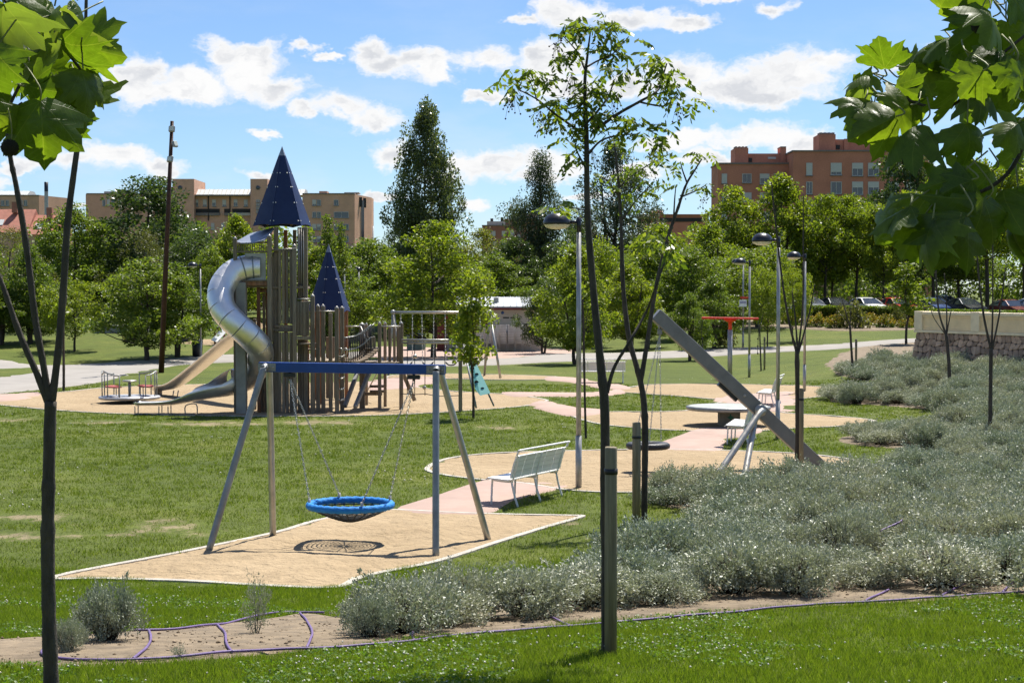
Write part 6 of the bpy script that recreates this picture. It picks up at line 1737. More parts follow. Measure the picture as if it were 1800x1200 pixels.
def pbox(u0, u1, z0, z1, o0, o1, name, m, parent=None):
    c = WA + wdir * ((u0 + u1) / 2) + wn * ((o0 + o1) / 2); mb = MB(); MM = Matrix((wdir.to_2d().to_3d().normalized(), -wn, Vector((0, 0, 1)))).transposed()
    mb.box((c.x, c.y, WA.z + (z0 + z1) / 2), (u1 - u0, o1 - o0, z1 - z0), mat=MM, bev=.012); return mb.build(name, m, parent or par)
pbox(-.08, wl, .0, .10, -.42, .10, 'base_course', M['cream_trim'])
pbox(.0, wl - .1, .10, .66, -.34, .02, 'panel_wall', M['cream'])
pbox(-.06, wl, .66, .78, -.42, .09, 'coping', M['cream_trim'])
u = 0.0
for k, u in enumerate((0.0, 3.25, 6.5, 9.75)):
    if u < wl: pbox(u - .04, u + .42, .102, .80, -.40, .11, 'pier', M['cream_trim'])
for u0 in (.38, 3.63, 6.88):
    if u0 + 2.8 < wl + .5: pbox(u0, u0 + 2.83, .57, .658, -.3, .055, 'panel_border', M['cream']); pbox(u0, u0 + 2.83, .102, .17, -.3, .055, 'panel_border', M['cream'])
mb = MB(); c = WA + wdir * 1.6 - wn * 1.0                                     # lit-up bulb fitting has no place here; only the kerb behind
# ================================================================== HEDGE, FLOWERING SHRUBS
M['hedge_leaf'] = leaf_mat('hedge_leaf', (.070, .115, .012), (.105, .155, .016), (.145, .190, .022), .45)
M['yellow_flower'] = leaf_mat('yellow_flower', (.30, .20, .015), (.42, .28, .02), (.50, .36, .03), .3, tcol=(1.2, 1.1, .5))
rng = np.random.default_rng(55)
def hedge(a, b, hgt, wdt, label, n):
    a, b = Vector(a), Vector(b); o = empty('clipped_hedge', a, 0, label, 'hedge'); d = b - a; L = d.length; dn = d.normalized(); sn = Vector((-dn.y, dn.x, 0))
    t = rng.random(n); s = rng.uniform(-.5, .5, n); h = rng.random(n); k = rng.integers(0, 3, n); h = np.where(k == 0, 1 + rng.normal(size=n) * .03, h); s = np.where(k == 1, -.5 + rng.normal(size=n) * .04, s)
    X = np.array([a.x, a.y, 0]) + np.outer(t, [d.x, d.y, 0]) + np.outer(s * wdt, [sn.x, sn.y, 0]) ; X[:, 2] = np.array([H(p[0], p[1]) for p in X]) + h * hgt
    V, F = leaf_quads(X, .16, rng, .4, .6); c = link(bpy.data.objects.new('foliage', np_mesh('foliage', V, F, 4, [M['hedge_leaf']])), o); c.location = -o.location
    mb = MB(); z = H(a.x, a.y); mb.add([Vector((p.x, p.y, H(p.x, p.y) + zz)) + sn * ss for p in (a, b) for zz in (0, hgt * .86) for ss in (-wdt * .36, wdt * .36)], [(0, 2, 6, 4), (1, 5, 7, 3), (2, 3, 7, 6), (0, 1, 3, 2), (4, 6, 7, 5)]); mb.build('core', mat('hedge_twigs', (.018, .024, .010), .95), o)
    return o
x0 = (1402 - 900) / FPX * 119; x1 = (1622 - 900) / FPX * 116; x2 = (1830 - 900) / FPX * 112
hedge((x0, 119, 0), (x1, 116, 0), 1.05, 1.0, 'long clipped green hedge in front of the parked cars', 11000)
hedge((x1 + .5, 115.6, 0), (x2, 112, 0), 0.95, 1.0, 'clipped hedge showing just above the cream parapet', 7000)
def bush_proto(seed, flowers):
    r_ = np.random.default_rng(seed); n = 1500; off = r_.normal(size=(n, 3)); off /= np.linalg.norm(off, axis=1, keepdims=True); off[:, 2] = np.abs(off[:, 2]); off *= (r_.uniform(.2, 1, n) ** .4)[:, None]
    off *= (1 + .2 * np.sin(off[:, :1] * 8 + seed)); P = off * np.array([.75, .75, .95]) + np.array([0, 0, .05])
    V, F = leaf_quads(P, .13, r_, .4, .5, np.array([0, 0, .6])); a = np_mesh('foliage', V, F, 4, [M['leaf_mid'] if flowers else M['leaf_olive']])
    b = None
    if flowers:
        k = off[:, 2] > .25; Q = P[k][:700] * 1.06; V, F = leaf_quads(Q, .10, r_, .8, .9); b = np_mesh('flowers', V, F, 4, [M['yellow_flower']])
    return a, b
BU = [bush_proto(1, True), bush_proto(2, True), bush_proto(3, False)]
for i, (px, py, w_, h_, k, lb_) in enumerate(((1438, 575, 40, 32, 0, 'yellow flowering shrub at the left end of the hedge'), (1466, 577, 32, 30, 1, 'yellow flowering shrub left of the tall grassy bush'), (1498, 577, 62, 50, 2, 'tall fountain shaped green bush below the black car'), (1531, 572, 30, 28, 1, 'yellow flowering shrub right of the grassy bush'), (1556, 576, 38, 30, 0, 'brightest yellow flowering shrub below the white car'), (1580, 574, 36, 36, 2, 'olive green shrub below the red car'), (1591, 577, 28, 22, 0, 'small flowering shrub behind the young round tree'),
                                          (1608, 576, 22, 28, 1, 'yellow shrub squeezed against the parapet end'), (1410, 572, 34, 30, 1, 'orange tinted shrub behind the third dome lamp'), (1384, 570, 28, 24, 0, 'orange tinted shrub beside the second dome lamp'), (1112, 572, 40, 34, 0, 'orange flowering shrub on the slope behind the leaning beam top'), (1180, 575, 34, 24, 1, 'low flowering shrub on the slope left of the spinner'), (1240, 576, 40, 26, 1, 'low flowering shrub behind the spinner bar'), (1272, 610, 44, 48, 2, 'tall grassy bush right behind the spinner pole'), (1340, 572, 30, 24, 0, 'low flowering shrub behind the thin stake'),
                                          (170, 580, 36, 30, 2, 'grey green shrub beside the low concrete wall'), (230, 600, 30, 20, 2, 'low shrub at the foot of the dark retaining wall'))):
    g = ground(px, py); o = empty('flowering_shrub' if k < 2 else 'bush', g, i * 1.3, lb_, 'shrub', 'shrubs on the far bank'); s = w_ * g.y / FPX / 1.5; o.scale = (s, s, h_ * g.y / FPX * (.72 if k < 2 else .9))
    obj_from_mesh('foliage', BU[k][0], o)
    if BU[k][1]: obj_from_mesh('flower_cover', BU[k][1], o)['kind'] = 'stuff'
BED2 = px_poly([(1130, 578), (1240, 580), (1360, 577), (1430, 580), (1500, 582), (1612, 579), (1612, 566), (1500, 563), (1360, 562), (1240, 566), (1130, 566)], 3); sheet('planting_bed', BED2, M['soil'], .04, 2.5)

# ================================================================== PARKED CARS
M['car_glass'] = mat('car_glass', (.02, .025, .03), .08, var=.05, spec=.8)
M['tyre_black'] = mat('tyre_rubber', (.015, .015, .016), .8)
M['hubcap'] = mat('hubcap', (.45, .45, .46), .35, .8)
M['headlamp'] = mat('headlamp', (.70, .72, .74), .12, var=.05)
rdy = 130.0
road = px_poly([(1380, 545.5), (1500, 546), (1620, 547), (1760, 548), (1990, 550), (1990, 541), (1700, 540), (1380, 539)], 3); sheet('road', road, M['asphalt'], .03, 5.0)
def car_meshes():
    """x across, y along (front at -y)"""
    sec = [(-1.95, .30, .62, .70), (-1.90, .24, .70, .80), (-1.2, .20, .88, .84), (-.75, .20, .95, .85), (1.2, .20, .98, .86), (1.75, .22, .95, .83), (1.95, .30, .80, .72)]
    vs = []; fs = []
    for (y, zb, zt, hw) in sec:
        vs += [(-hw * .9, y, zb), (-hw, y, (zb + zt) / 2), (-hw * .95, y, zt), (0, y, zt + .035), (hw * .95, y, zt), (hw, y, (zb + zt) / 2), (hw * .9, y, zb)]
    for i in range(len(sec) - 1):
        for k in range(6): fs.append((i * 7 + k, (i + 1) * 7 + k, (i + 1) * 7 + k + 1, i * 7 + k + 1))
    fs += [tuple(range(7)), tuple(range(len(sec) * 7 - 7, len(sec) * 7))[::-1]]
    body = MB(); body.add(vs, fs, False)
    # roof and pillars
    rf = [(-.12, 1.38, .60), (.3, 1.45, .62), (1.0, 1.43, .60), (1.35, 1.36, .58)]
    v = []; f = []
    for (y, z, hw) in rf: v += [(-hw, y, z - .05), (-hw * .8, y, z), (hw * .8, y, z), (hw, y, z - .05)]
    for i in range(3):
        for k in range(3): f.append((i * 4 + k, (i + 1) * 4 + k, (i + 1) * 4 + k + 1, i * 4 + k + 1))
    body.add(v, f, True)
    for s in (-1, 1):
        for a, b in (((s * .80, -.90, .96), (s * .60, -.12, 1.34)), ((s * .83, .45, .97), (s * .62, .45, 1.40)), ((s * .80, 1.72, .95), (s * .58, 1.35, 1.32))): body.beam(a, b, .07, .07)
    ws = MB(); ws.quad((-.76, -.93, .955), (.76, -.93, .955), (.57, -.14, 1.355), (-.57, -.14, 1.355))
    rw = MB(); rw.quad((.74, 1.76, .96), (-.74, 1.76, .96), (-.55, 1.37, 1.33), (.55, 1.37, 1.33))
    sd = []
    for s in (-1, 1):
        q = MB(); q.add([(s * .80, -.85, .97), (s * .83, 1.68, .97), (s * .585, 1.33, 1.33), (s * .61, .3, 1.38), (s * .59, -.1, 1.33)], [(0, 1, 2, 3, 4)]); sd.append(q)
    wh = MB(); wh.lathe((0, 0, 0), [(.0, -.10), (.30, -.10), (.32, -.06), (.32, .06), (.30, .10), (0, .10)], 18, (1, 0, 0))
    hc = MB(); hc.lathe((0, 0, 0), [(.20, -.108), (.05, -.115), (0, -.115)], 14, (1, 0, 0)); hc.lathe((0, 0, 0), [(.20, .108), (.05, .115), (0, .115)], 14, (1, 0, 0))
    hl = MB(); hl.ball((0, 0, 0), .14, 10, 6, (1.2, .6, .6))
    gr = MB(); gr.box((0, -1.955, .52), (.8, .03, .16)); gr.box((0, -1.96, .34), (1.1, .03, .1))
    return [x.mesh('car') for x in (body, ws, rw, sd[0], sd[1], wh, hc, hl, gr)]
CM = car_meshes()
for me, k in ((CM[1], 'car_glass'), (CM[2], 'car_glass'), (CM[3], 'car_glass'), (CM[4], 'car_glass'), (CM[5], 'tyre_black'), (CM[6], 'hubcap'), (CM[7], 'headlamp'), (CM[8], 'tyre_black')): me.materials.append(M[k])
def car(px, d, rz, paint, label, s=1.0, sz=1.0, zoff=0.0, roof=None):
    x = (px - 900) / FPX * d; o = empty('parked_car', (x, d, H(x, d) + .03 + zoff), R_(rz), label, 'car', 'parked cars'); o.scale = (s, s, s * sz)
    bm_ = CM[0].copy(); bm_.materials.clear(); bm_.materials.append(paint); body = obj_from_mesh('body', bm_, o)
    obj_from_mesh('windscreen', CM[1], o); obj_from_mesh('rear_window', CM[2], o); obj_from_mesh('side_window', CM[3], o); obj_from_mesh('side_window', CM[4], o); obj_from_mesh('grille', CM[8], o)
    for sx in (-.74, .74):
        for sy in (-1.25, 1.25): wo_ = obj_from_mesh('wheel', CM[5], o, (sx, sy, .32)); obj_from_mesh('hubcap', CM[6], wo_)
        obj_from_mesh('headlight', CM[7], o, (sx * .78, -1.86, .62))
    if roof: mb = MB(); mb.box((0, .45, 1.48), (.9, .3, .12), bev=.03); mb.build('roof_sign', roof, o, world=False)
    return o
def paint(name, c, metal=.2): return mat(name, c, .22, metal, var=.03, spec=.6)
car(1424, 131, 14, paint('silver_paint', (.25, .27, .30), .5), 'silver blue car with a yellow roof sign, leftmost in the row', roof=mat('yellow_sign', (.6, .38, .02), .5))
car(1467, 131, 16, paint('black_paint', (.012, .014, .018)), 'black car between the silver and the white car')
car(1525, 130, 16, paint('white_paint', (.62, .62, .60), .0), 'white car parked behind the hedge')
car(1578, 129.5, 16, paint('bright_red_paint', (.38, .03, .018), .0), 'red car parked behind the hedge')
car(1640, 128, 16, paint('blue_paint', (.05, .09, .22), .4), 'blue car right of the red one')
car(1697, 126, 16, paint('charcoal_paint', (.03, .033, .038), .4), 'charcoal car seen over the parapet')
car(1660, 150, 30, paint('beige_paint', (.38, .34, .26), .2), 'beige car farther back under the trees')
car(1778, 124, 16, paint('red_dark_paint', (.12, .02, .015), .1), 'dark red car at the right end of the row', zoff=-.1)
car(1822, 123, 16, paint('grey_white_paint', (.48, .50, .52), .3), 'pale car cut by the right edge')
lw = at(176, 523, 132); car(176, 132, -20, paint('pickup_paint', (.50, .52, .54), .2), 'pale car on the raised street at the far left', zoff=max(0, lw.z - H(lw.x, 132)) - .0)
tw = empty('street_terrace', (lw.x, 133, H(lw.x, 133)), 0, 'raised concrete street edge carrying a car at the far left', 'retaining wall'); mb = MB(); zz = lw.z; h0 = H(lw.x, 130); mb.box((lw.x + 1, 134.5, (h0 + zz) / 2 - .3), (22, 9, zz - h0 + .6)); mb.build('slab', M['concrete'], tw)
for zq in (.35, .7, 1.0): mb = MB(); mb.tube([(lw.x - 8, 130.2, zz + zq), (lw.x + 10, 130.2, zz + zq)], .03, 6); mb.build('rail', M['black_metal'], tw)
for k in range(9): mb = MB(); mb.tube([(lw.x - 8 + k * 2.25, 130.2, zz), (lw.x - 8 + k * 2.25, 130.2, zz + 1.0)], .03, 6); mb.build('baluster', M['black_metal'], tw)
M['dark_wall'] = mat('dark_grey_wall', (.07, .07, .07), .9, var=.2); M['grey_wall'] = mat('grey_concrete_wall', (.30, .29, .27), .9, var=.15)
g = ground(205, 585); rw_ = empty('low_wall', g, 0, 'low pale concrete wall on the left lawn', 'wall'); mb = MB(); a, b = at(165, 580, g.y), at(262, 584, g.y); mb.box(((a.x + b.x) / 2, g.y, g.z + .22), (b.x - a.x, .4, .5), bev=.03); mb.build('block', M['grey_wall'], rw_)
g = ground(300, 602); rw_ = empty('low_wall', g, 0, 'dark grey retaining wall behind the rusty mast', 'wall'); mb = MB(); a, b = at(262, 600, g.y), at(330, 600, g.y); mb.box(((a.x + b.x) / 2, g.y + .4, g.z + .6), (b.x - a.x, .5, 1.4), bev=.03); mb.build('block', M['dark_wall'], rw_)

# ================================================================== KIOSK AND STACKED CHAIRS
M['kiosk'] = mat('beige_kiosk_wall', (.52, .47, .40), .85, var=.08, scale=2); M['kiosk_red'] = mat('dark_red_panel', (.13, .018, .012), .6, var=.15); M['zinc_roof'] = mat('zinc_roof', (.46, .47, .47), .4, .2, var=.08, scale=2); M['green_grey'] = mat('green_grey_panel', (.10, .16, .14), .7)
KD = 97.0
kk = at(860, 615, KD); kio = empty('kiosk', (kk.x, KD, 0), 0, 'low beige and dark red kiosk with pale metal roof', 'kiosk')
def kbox(x0, x1, y0, y1, d0, d1, name, m, parent=None):
    a, b = at(x0, y1, d0), at(x1, y0, d0); mb = MB(); mb.box(((a.x + b.x) / 2, (d0 + d1) / 2, (max(a.z, -.05) + b.z) / 2), (b.x - a.x, d1 - d0, b.z - max(a.z, -.05)), bev=.01); return mb.build(name, m, parent or kio)
kbox(862, 953, 541, 620, KD, KD + 4.5, 'wall', M['kiosk']); kbox(953.2, 955, 542, 620, KD - .03, KD + .06, 'corner_post', M['zinc']); kbox(768, 861.8, 545, 620, KD + .6, KD + 4.4, 'wall', M['kiosk_red']); kbox(785, 861, 585, 620, KD + .3, KD + .56, 'counter', M['grey_wall'])
kbox(715, 745, 565, 620, KD + 1.5, KD + 3.5, 'cabinet', M['green_grey'])
mb = MB(); a, b = at(800, 541, KD - .3), at(960, 541, KD - .3); zr = a.z
rfp = [Vector((a.x, KD - .4, zr)), Vector((b.x, KD - .4, zr)), Vector((b.x, KD + 2.4, zr + .55)), Vector((a.x, KD + 2.4, zr + .55))]
mb.prism(rfp, (0, 0, .08)); rfo = mb.build('roof', M['zinc_roof'], kio)
mb = MB(); mb.prism([Vector((a.x, KD + 5.0, zr)), Vector((b.x, KD + 5.0, zr)), Vector((b.x, KD + 2.42, zr + .55)), Vector((a.x, KD + 2.42, zr + .55))], (0, 0, .08)); mb.build('roof', M['zinc_roof'], kio)
for k in range(14):
    x = lerp(a.x, b.x, (k + .5) / 14); mb = MB(); mb.beam((x, KD - .4, zr + .1), (x, KD + 2.4, zr + .65), .03, .05); mb.build('seam', M['zinc_roof'], rfo)
mb = MB(); c = at(872, 534, KD + .8); mb.box((c.x, KD + .8, c.z + .1), (.3, .3, .55)); mb.build('flue', M['zinc'], rfo)
mb = MB(); mb.beam(Vector((a.x, KD - .42, zr - .06)), Vector((b.x, KD - .42, zr - .06)), .05, .12); mb.build('fascia', M['kiosk_red'], kio)
for x0, x1, y0, y1 in ((884, 895, 557, 559.5), (897, 904, 557, 559.5), (875, 877, 566, 572)): kbox(x0, x1, y0, y1, KD - .02, KD + .02, 'vent', M['black_metal'])
mb = MB(); mb.lathe(at(883.5, 549.5, KD - .02), [(.09, 0), (.09, .01), (0, .012)], 16, (0, -1, 0)); mb.build('badge', mat('blue_badge', (.05, .12, .35), .5), kio)
def chair_mesh():
    mb = MB(); r = .014
    for s in (-.22, .22):
        mb.tube([(s, -.24, 0), (s, -.20, .45), (s, .18, .44)], r, 5); mb.tube([(s, .26, 0), (s, .20, .44), (s, .30, .84)], r, 5)
    for z in (.52, .59, .66, .73, .80): mb.beam((-.22, .20 + (z - .44) * .25, z), (.22, .20 + (z - .44) * .25, z), .02, .04)
    for y in (-.18, -.1, -.02, .06, .14): mb.beam((-.22, y, .455), (.22, y, .455), .055, .018)
    me = mb.mesh('stacking_chair'); me.materials.append(mat('chair_aluminium', (.62, .62, .60), .4, .1)); return me
CHM = chair_mesh(); SIDE = ['first', 'second', 'third', 'fourth', 'fifth', 'sixth', 'seventh']
for i, px in enumerate((846, 858, 871, 884, 899, 912, 926)):
    for k in range(6):
        c = at(px, 614, KD - .6); o = obj_from_mesh('stacking_chair', CHM, None, (c.x, KD - .6 - .03 * k, .03 + k * .145), (0, 0, .08 * ((i * 7) % 5 - 2) + PI))
        tag(o, '%s metal terrace chair of the %s stack from the left at the kiosk' % (('lowest' if k == 0 else 'top' if k == 5 else SIDE[k]), SIDE[i]), 'chair', 'stacked chairs at the kiosk')

# ================================================================== BUILDINGS
def brick_mat(name, c, sc=1.0):
    m, n, b, out = new_mat(name); tc = n.new('ShaderNodeTexCoord'); v = tc.outputs['Object']
    f = n.noise(v, .35, 5.0, .6); g_ = n.noise(n.vmath('MULTIPLY', v, (3, 3, 12)), 1.2, 4.0)
    cc = n.mix(1.0, n.ramp(f, [(.3, tuple(x * .86 for x in c)), (.7, tuple(x * 1.1 for x in c))]), n.ramp(g_, [(.3, .88), (.7, 1.1)]), 'MULTIPLY')
    n.link(cc, b.inputs['Base Color']); b.inputs['Roughness'].default_value = .9; b.inputs['Specular IOR Level'].default_value = .2
    return m
M['brick_red'] = brick_mat('red_brick', (.48, .200, .130)); M['brick_tan'] = brick_mat('tan_brick', (.56, .335, .230)); M['brick_brown'] = brick_mat('brown_brick', (.32, .15, .105))
M['shutter'] = mat('white_shutter', (.46, .45, .42), .6, var=.05); M['pane'] = mat('window_pane', (.05, .06, .075), .12, var=.1, spec=.7); M['coping'] = mat('roof_coping', (.17, .15, .135), .8); M['roof_tile'] = mat('clay_roof_tiles', (.34, .13, .085), .85, var=.2, scale=1.5, bump=.3, bscale=8); M['white_roof'] = mat('pale_roof_glazing', (.46, .47, .45), .5, var=.05); M['dark_parts_and_shade'] = mat('dark_parts_and_shade', (.03, .028, .026), .9); M['terrace'] = mat('terrace_white', (.42, .39, .34), .8)  # near-black: balcony shade put into colour, also dark openings, pipes and stacks
def bbox(parent, x0, x1, y0, y1, d, depth, m, name='wall', ground_=False):
    a, b = at(x0, y1, d), at(x1, y0, d); z0 = 0.0 if ground_ else a.z
    mb = MB(); mb.box(((a.x + b.x) / 2, d + depth / 2, (z0 + b.z) / 2), (b.x - a.x, depth, b.z - z0)); return mb.build(name, m, parent)
def window(parent, x0, x1, y0, y1, d, kind=0):
    """frame with pane and, by kind, a lowered shutter"""
    a, b = at(x0, y1, d), at(x1, y0, d); w_, h_ = b.x - a.x, b.z - a.z; c = Vector(((a.x + b.x) / 2, d, (a.z + b.z) / 2)); t = .09
    mb = MB()
    for s in (-1, 1): mb.box(c + Vector((s * (w_ / 2 - t / 2), -.03, 0)), (t, .16, h_)); mb.box(c + Vector((0, -.03, s * (h_ / 2 - t / 2))), (w_ - 2 * t, .15, t))
    mb.box(c + Vector((0, -.03, 0)), (t * .8, .14, h_ - 2 * t))
    wn_ = mb.build('window', M['shutter'], parent)
    mb = MB(); mb.box(c, (w_ - t, .05, h_ - t)); mb.build('pane', M['pane'], wn_)
    if kind:
        f = {1: .75, 2: 1.0, 3: .45}[kind]; mb = MB(); mb.box(c + Vector((0, -.09, h_ * (1 - f) / 2)), (w_ - t, .06, h_ * f)); mb.build('shutter', M['shutter'], wn_)
    mb = MB(); mb.box(c + Vector((0, -.08, -h_ / 2 - .07)), (w_ + .2, .3, .1)); mb.build('sill', M['coping'], wn_)
    return wn_
def bempty(px, d, label, name='apartment_block'):
    x = (px - 900) / FPX * d; return empty(name, (x, d, 0), 0, label, 'building')
# right brick block
D = 250.0; b = bempty(1320, D, 'lower wing of the red brick apartment block behind the maples')
bbox(b, 1261, 1393, 288, 500, D, 8, M['brick_red'], ground_=True); bbox(b, 1260.5, 1392.8, 286, 288.5, D - .2, 8.3, M['coping'], 'coping')
bbox(b, 1292, 1315.5, 260, 286, D + 2, 5, M['brick_red'], 'stair_tower'); bbox(b, 1315.7, 1372, 270, 286, D + 2.4, 6, M['brick_red'], 'penthouse'); bbox(b, 1372.2, 1382, 259.5, 286, D + 2, 3, M['brick_red'], 'chimney'); bbox(b, 1372.2, 1382, 257.5, 259.4, D + 1.9, 3.2, M['coping'], 'chimney_cap')
for k in range(4): bbox(b, 1292.5 + k * 6, 1296 + k * 6, 257.5, 260, D + 2.2, 2, M['coping'], 'chimney_pot')
bbox(b, 1316, 1322, 278, 285, D + 2.2, .3, M['dark_parts_and_shade'], 'opening'); bbox(b, 1350, 1364, 276, 279.5, D + 2.25, .3, M['shutter'], 'vent')
for r in range(5):
    y = 305.5 + r * 33
    window(b, 1268.5, 1278, y, y + 17, D, 2); window(b, 1304.5, 1321, y, y + 16, D, 1 if r % 2 else 0); window(b, 1335.5, 1352.5, y, y + 18.5, D, 3); window(b, 1361, 1378, y, y + 18, D, 0)
b = bempty(1480, D - 4, 'taller wing of the red brick apartment block with satellite dish'); D2_ = D - 4
bbox(b, 1393, 1640, 266, 500, D2_, 16, M['brick_red'], ground_=True); bbox(b, 1392.6, 1640, 264, 266.5, D2_ - .2, 16.3, M['coping'], 'coping')
bbox(b, 1440, 1469, 236, 264, D2_ + 2, 5, M['brick_red'], 'stair_tower'); bbox(b, 1469.2, 1545, 245, 264, D2_ + 2.4, 6, M['brick_red'], 'penthouse'); bbox(b, 1484, 1492.5, 244, 264, D2_ + 2.1, .28, M['brick_red'], 'pilaster')
for k in range(4): bbox(b, 1441 + k * 7, 1446 + k * 7, 233, 236, D2_ + 2.2, 2, M['coping'], 'chimney_pot')
bbox(b, 1469.5, 1476.5, 255, 262, D2_ + 2.1, .28, M['dark_parts_and_shade'], 'opening')
mb = MB(); c = at(1498.5, 240.5, D2_ + 2); mb.lathe(c, [(0, .0), (.3, .03), (.55, .16), (.52, .18), (.3, .08), (0, .05)], 20, (-.3, -1, .25)); mb.tube([c, c - Vector((0, 0, .5))], .04, 6); mb.build('satellite_dish', M['terrace'], b)
mb = MB(); c = at(1493, 243, D2_ + 2); mb.tube([c, c + Vector((0, 0, 2.6))], .03, 5); mb.tube([c + Vector((-.4, 0, 2.2)), c + Vector((.5, 0, 2.4))], .02, 4); mb.tube([c + Vector((-.3, 0, 1.9)), c + Vector((.4, 0, 2.0))], .02, 4); mb.build('aerial', M['steel'], b)
for r in range(5):
    y = 286.5 + r * 33
    window(b, 1417, 1428, y, y + 22, D2_, 2 if r == 0 else 0); window(b, 1460, 1479.5, y, y + 21.5, D2_, 1 if r == 0 else 0)
    for x in (1497.5, 1525.5, 1560, 1590): window(b, x, x + 19.5, y, y + 23, D2_, 3)
# left building
D = 380.0; b = bempty(400, D, 'long tan brick apartment building with two stair towers and glazed roof')
bbox(b, 152, 304, 341, 520, D + 3, 12, M['brick_tan'], ground_=True); bbox(b, 151.7, 304, 339.6, 341.3, D + 2.8, 12.4, M['coping'], 'coping')
bbox(b, 304.2, 341, 314.5, 520, D - 1, 14, M['brick_tan'], 'stair_tower', True); bbox(b, 441, 470, 314.5, 520, D - 1, 14, M['brick_tan'], 'stair_tower', True)
bbox(b, 341.2, 440.8, 344, 520, D + 1, 12, M['brick_tan'], ground_=True); bbox(b, 328, 441, 342, 344.3, D - .6, 1.55, M['coping'], 'eaves')
a_, c_ = at(342, 343, D + 1.2), at(534, 343, D + 1.2)
mb = MB(); mb.prism([Vector((a_.x, D + 1.2, a_.z)), Vector((a_.x, D + 10, a_.z)), Vector((a_.x, D + 8, a_.z + 1.5)), Vector((a_.x, D + 4, a_.z + 1.5))], (c_.x - a_.x, 0, 0)); gl = mb.build('glazed_roof', M['white_roof'], b)
for k in range(26):
    x = lerp(a_.x, c_.x, k / 25); mb = MB(); mb.beam((x, D + 1.15, a_.z + .05), (x, D + 4, a_.z + 1.55), .12, .12); mb.build('glazing_bar', M['terrace'], gl)
for x in (316.5, 453.5):
    mb = MB(); mb.lathe(at(x, 330, D - 1.02), [(.42, 0), (.42, .06), (0, .06)], 18, (0, -1, 0)); rw2 = mb.build('round_window', M['pane'], b)
    mb = MB(); mb.lathe(at(x, 330, D - 1.02), [(.40, .07), (.52, .08), (.52, 0)], 18, (0, -1, 0)); mb.build('frame', M['coping'], rw2)
for r in range(4): 
    for c_i in range(2): window(b, 450.5 + c_i * 3.6, 453.7 + c_i * 3.6, 351 + r * 6.2, 355.6 + r * 6.2, D - 1, 0)
for i, x in enumerate((342, 357, 373, 391, 411, 429)): window(b, x, x + 6.5, 351, 363, D + 1, 1 if i % 2 else 3)
for x0, x1 in ((341.5, 366), (367, 386), (394, 404), (408, 440)): bbox(b, x0, x1, 367, 378, D + .9, .2, M['dark_parts_and_shade'], 'balcony_shade'); bbox(b, x0, x1, 374, 379, D + .4, .5, M['terrace'] if x0 > 400 else M['coping'], 'balcony_rail')  # near-black slabs on the flat wall paint the shade inside the balconies
for x in (366, 404): bbox(b, x - .6, x + .6, 344.5, 388, D + .7, .35, M['dark_parts_and_shade'], 'downpipe')
for x in (350, 371, 389, 412, 430): window(b, x, x + 6, 392, 404, D + 1, 2 if x % 2 else 0)
for x in (180, 188, 196, 208, 216): window(b, x, x + 5.5, 350, 362, D + 3, 2 if x in (188, 208) else 0)
bbox(b, 205, 213, 333, 341, D + 5, 4, M['coping'], 'plant_room'); bbox(b, 183, 207, 336.5, 339.5, D + 4, 3, M['terrace'], 'plant_room')
D = 372.0; b = bempty(580, D, 'tan brick corner block right of the castle roof')
bbox(b, 532, 623, 341, 520, D, 20, M['brick_tan'], ground_=True)
a_ = at(623, 341, D); c_ = at(653, 347.5, D + 14)
mb = MB(); z0 = 0; mb.add([Vector((a_.x + .02, D + .02, z0)), Vector((c_.x, D + 14, z0)), Vector((c_.x, D + 14, a_.z)), Vector((a_.x + .02, D + .02, a_.z)), Vector((a_.x + .02, D + 19.9, z0)), Vector((c_.x, D + 19.9, z0)), Vector((c_.x, D + 19.9, a_.z)), Vector((a_.x + .02, D + 19.9, a_.z))], [(0, 1, 2, 3), (1, 5, 6, 2), (4, 7, 6, 5), (3, 2, 6, 7)]); mb.build('wall', M['brick_tan'], b)
bbox(b, 531.7, 623.3, 339.5, 341.4, D - .2, 20, M['coping'], 'coping'); bbox(b, 561, 575, 336, 340, D + 3, 4, M['brick_tan'], 'chimney'); bbox(b, 605, 631, 338, 340, D + 4, 4, M['terrace'], 'plant_room')
for r in range(4):
    y = 351 + r * 21.4
    window(b, 549, 556, y, y + 10.5, D, 1 if r in (0, 2) else 0); window(b, 557.2, 564.2, y, y + 10.5, D, 0 if r < 2 else 3); window(b, 587, 595 if r == 0 else 613, y, y + 10.5, D, 0)
for k, t in enumerate((.30, .42, .54)):
    p_ = Vector((lerp(a_.x, c_.x, t), lerp(D, D + 14, t) - .15, 0)); mb = MB(); mb.box((p_.x, p_.y, a_.z - 1.6 - 5 * (k == 1)), (1.0, .5, 2.2 if k != 1 else 11), rz=.6); mb.build('window', M['pane'] if k == 1 else M['dark_parts_and_shade'], b)
bbox(b, 532, 640, 434, 440, D - 1.5, 1.45, M['coping'], 'ledge')
# far left
D = 330.0; b = bempty(50, D, 'low tan brick block at the far left'); bbox(b, -60, 68, 344, 520, D, 14, M['brick_tan'], ground_=True); bbox(b, -60, 68.4, 342.6, 344.3, D - .2, 14, M['coping'], 'coping')
a_ = at(68, 343, D); c_ = at(118, 350, D + 10)
mb = MB(); mb.add([Vector((a_.x + .02, D + .02, 0)), Vector((c_.x, D + 10, 0)), Vector((c_.x, D + 10, a_.z)), Vector((a_.x + .02, D + .02, a_.z)), Vector((a_.x + .02, D + 13.9, 0)), Vector((c_.x, D + 13.9, 0)), Vector((c_.x, D + 13.9, a_.z)), Vector((a_.x + .02, D + 13.9, a_.z))], [(0, 1, 2, 3), (1, 5, 6, 2), (4, 7, 6, 5), (3, 2, 6, 7)]); mb.build('wall', M['brick_tan'], b)
for x in (-6, 2, 10, 34, 42): window(b, x, x + 6, 352, 362, D, 0 if x % 4 else 1)
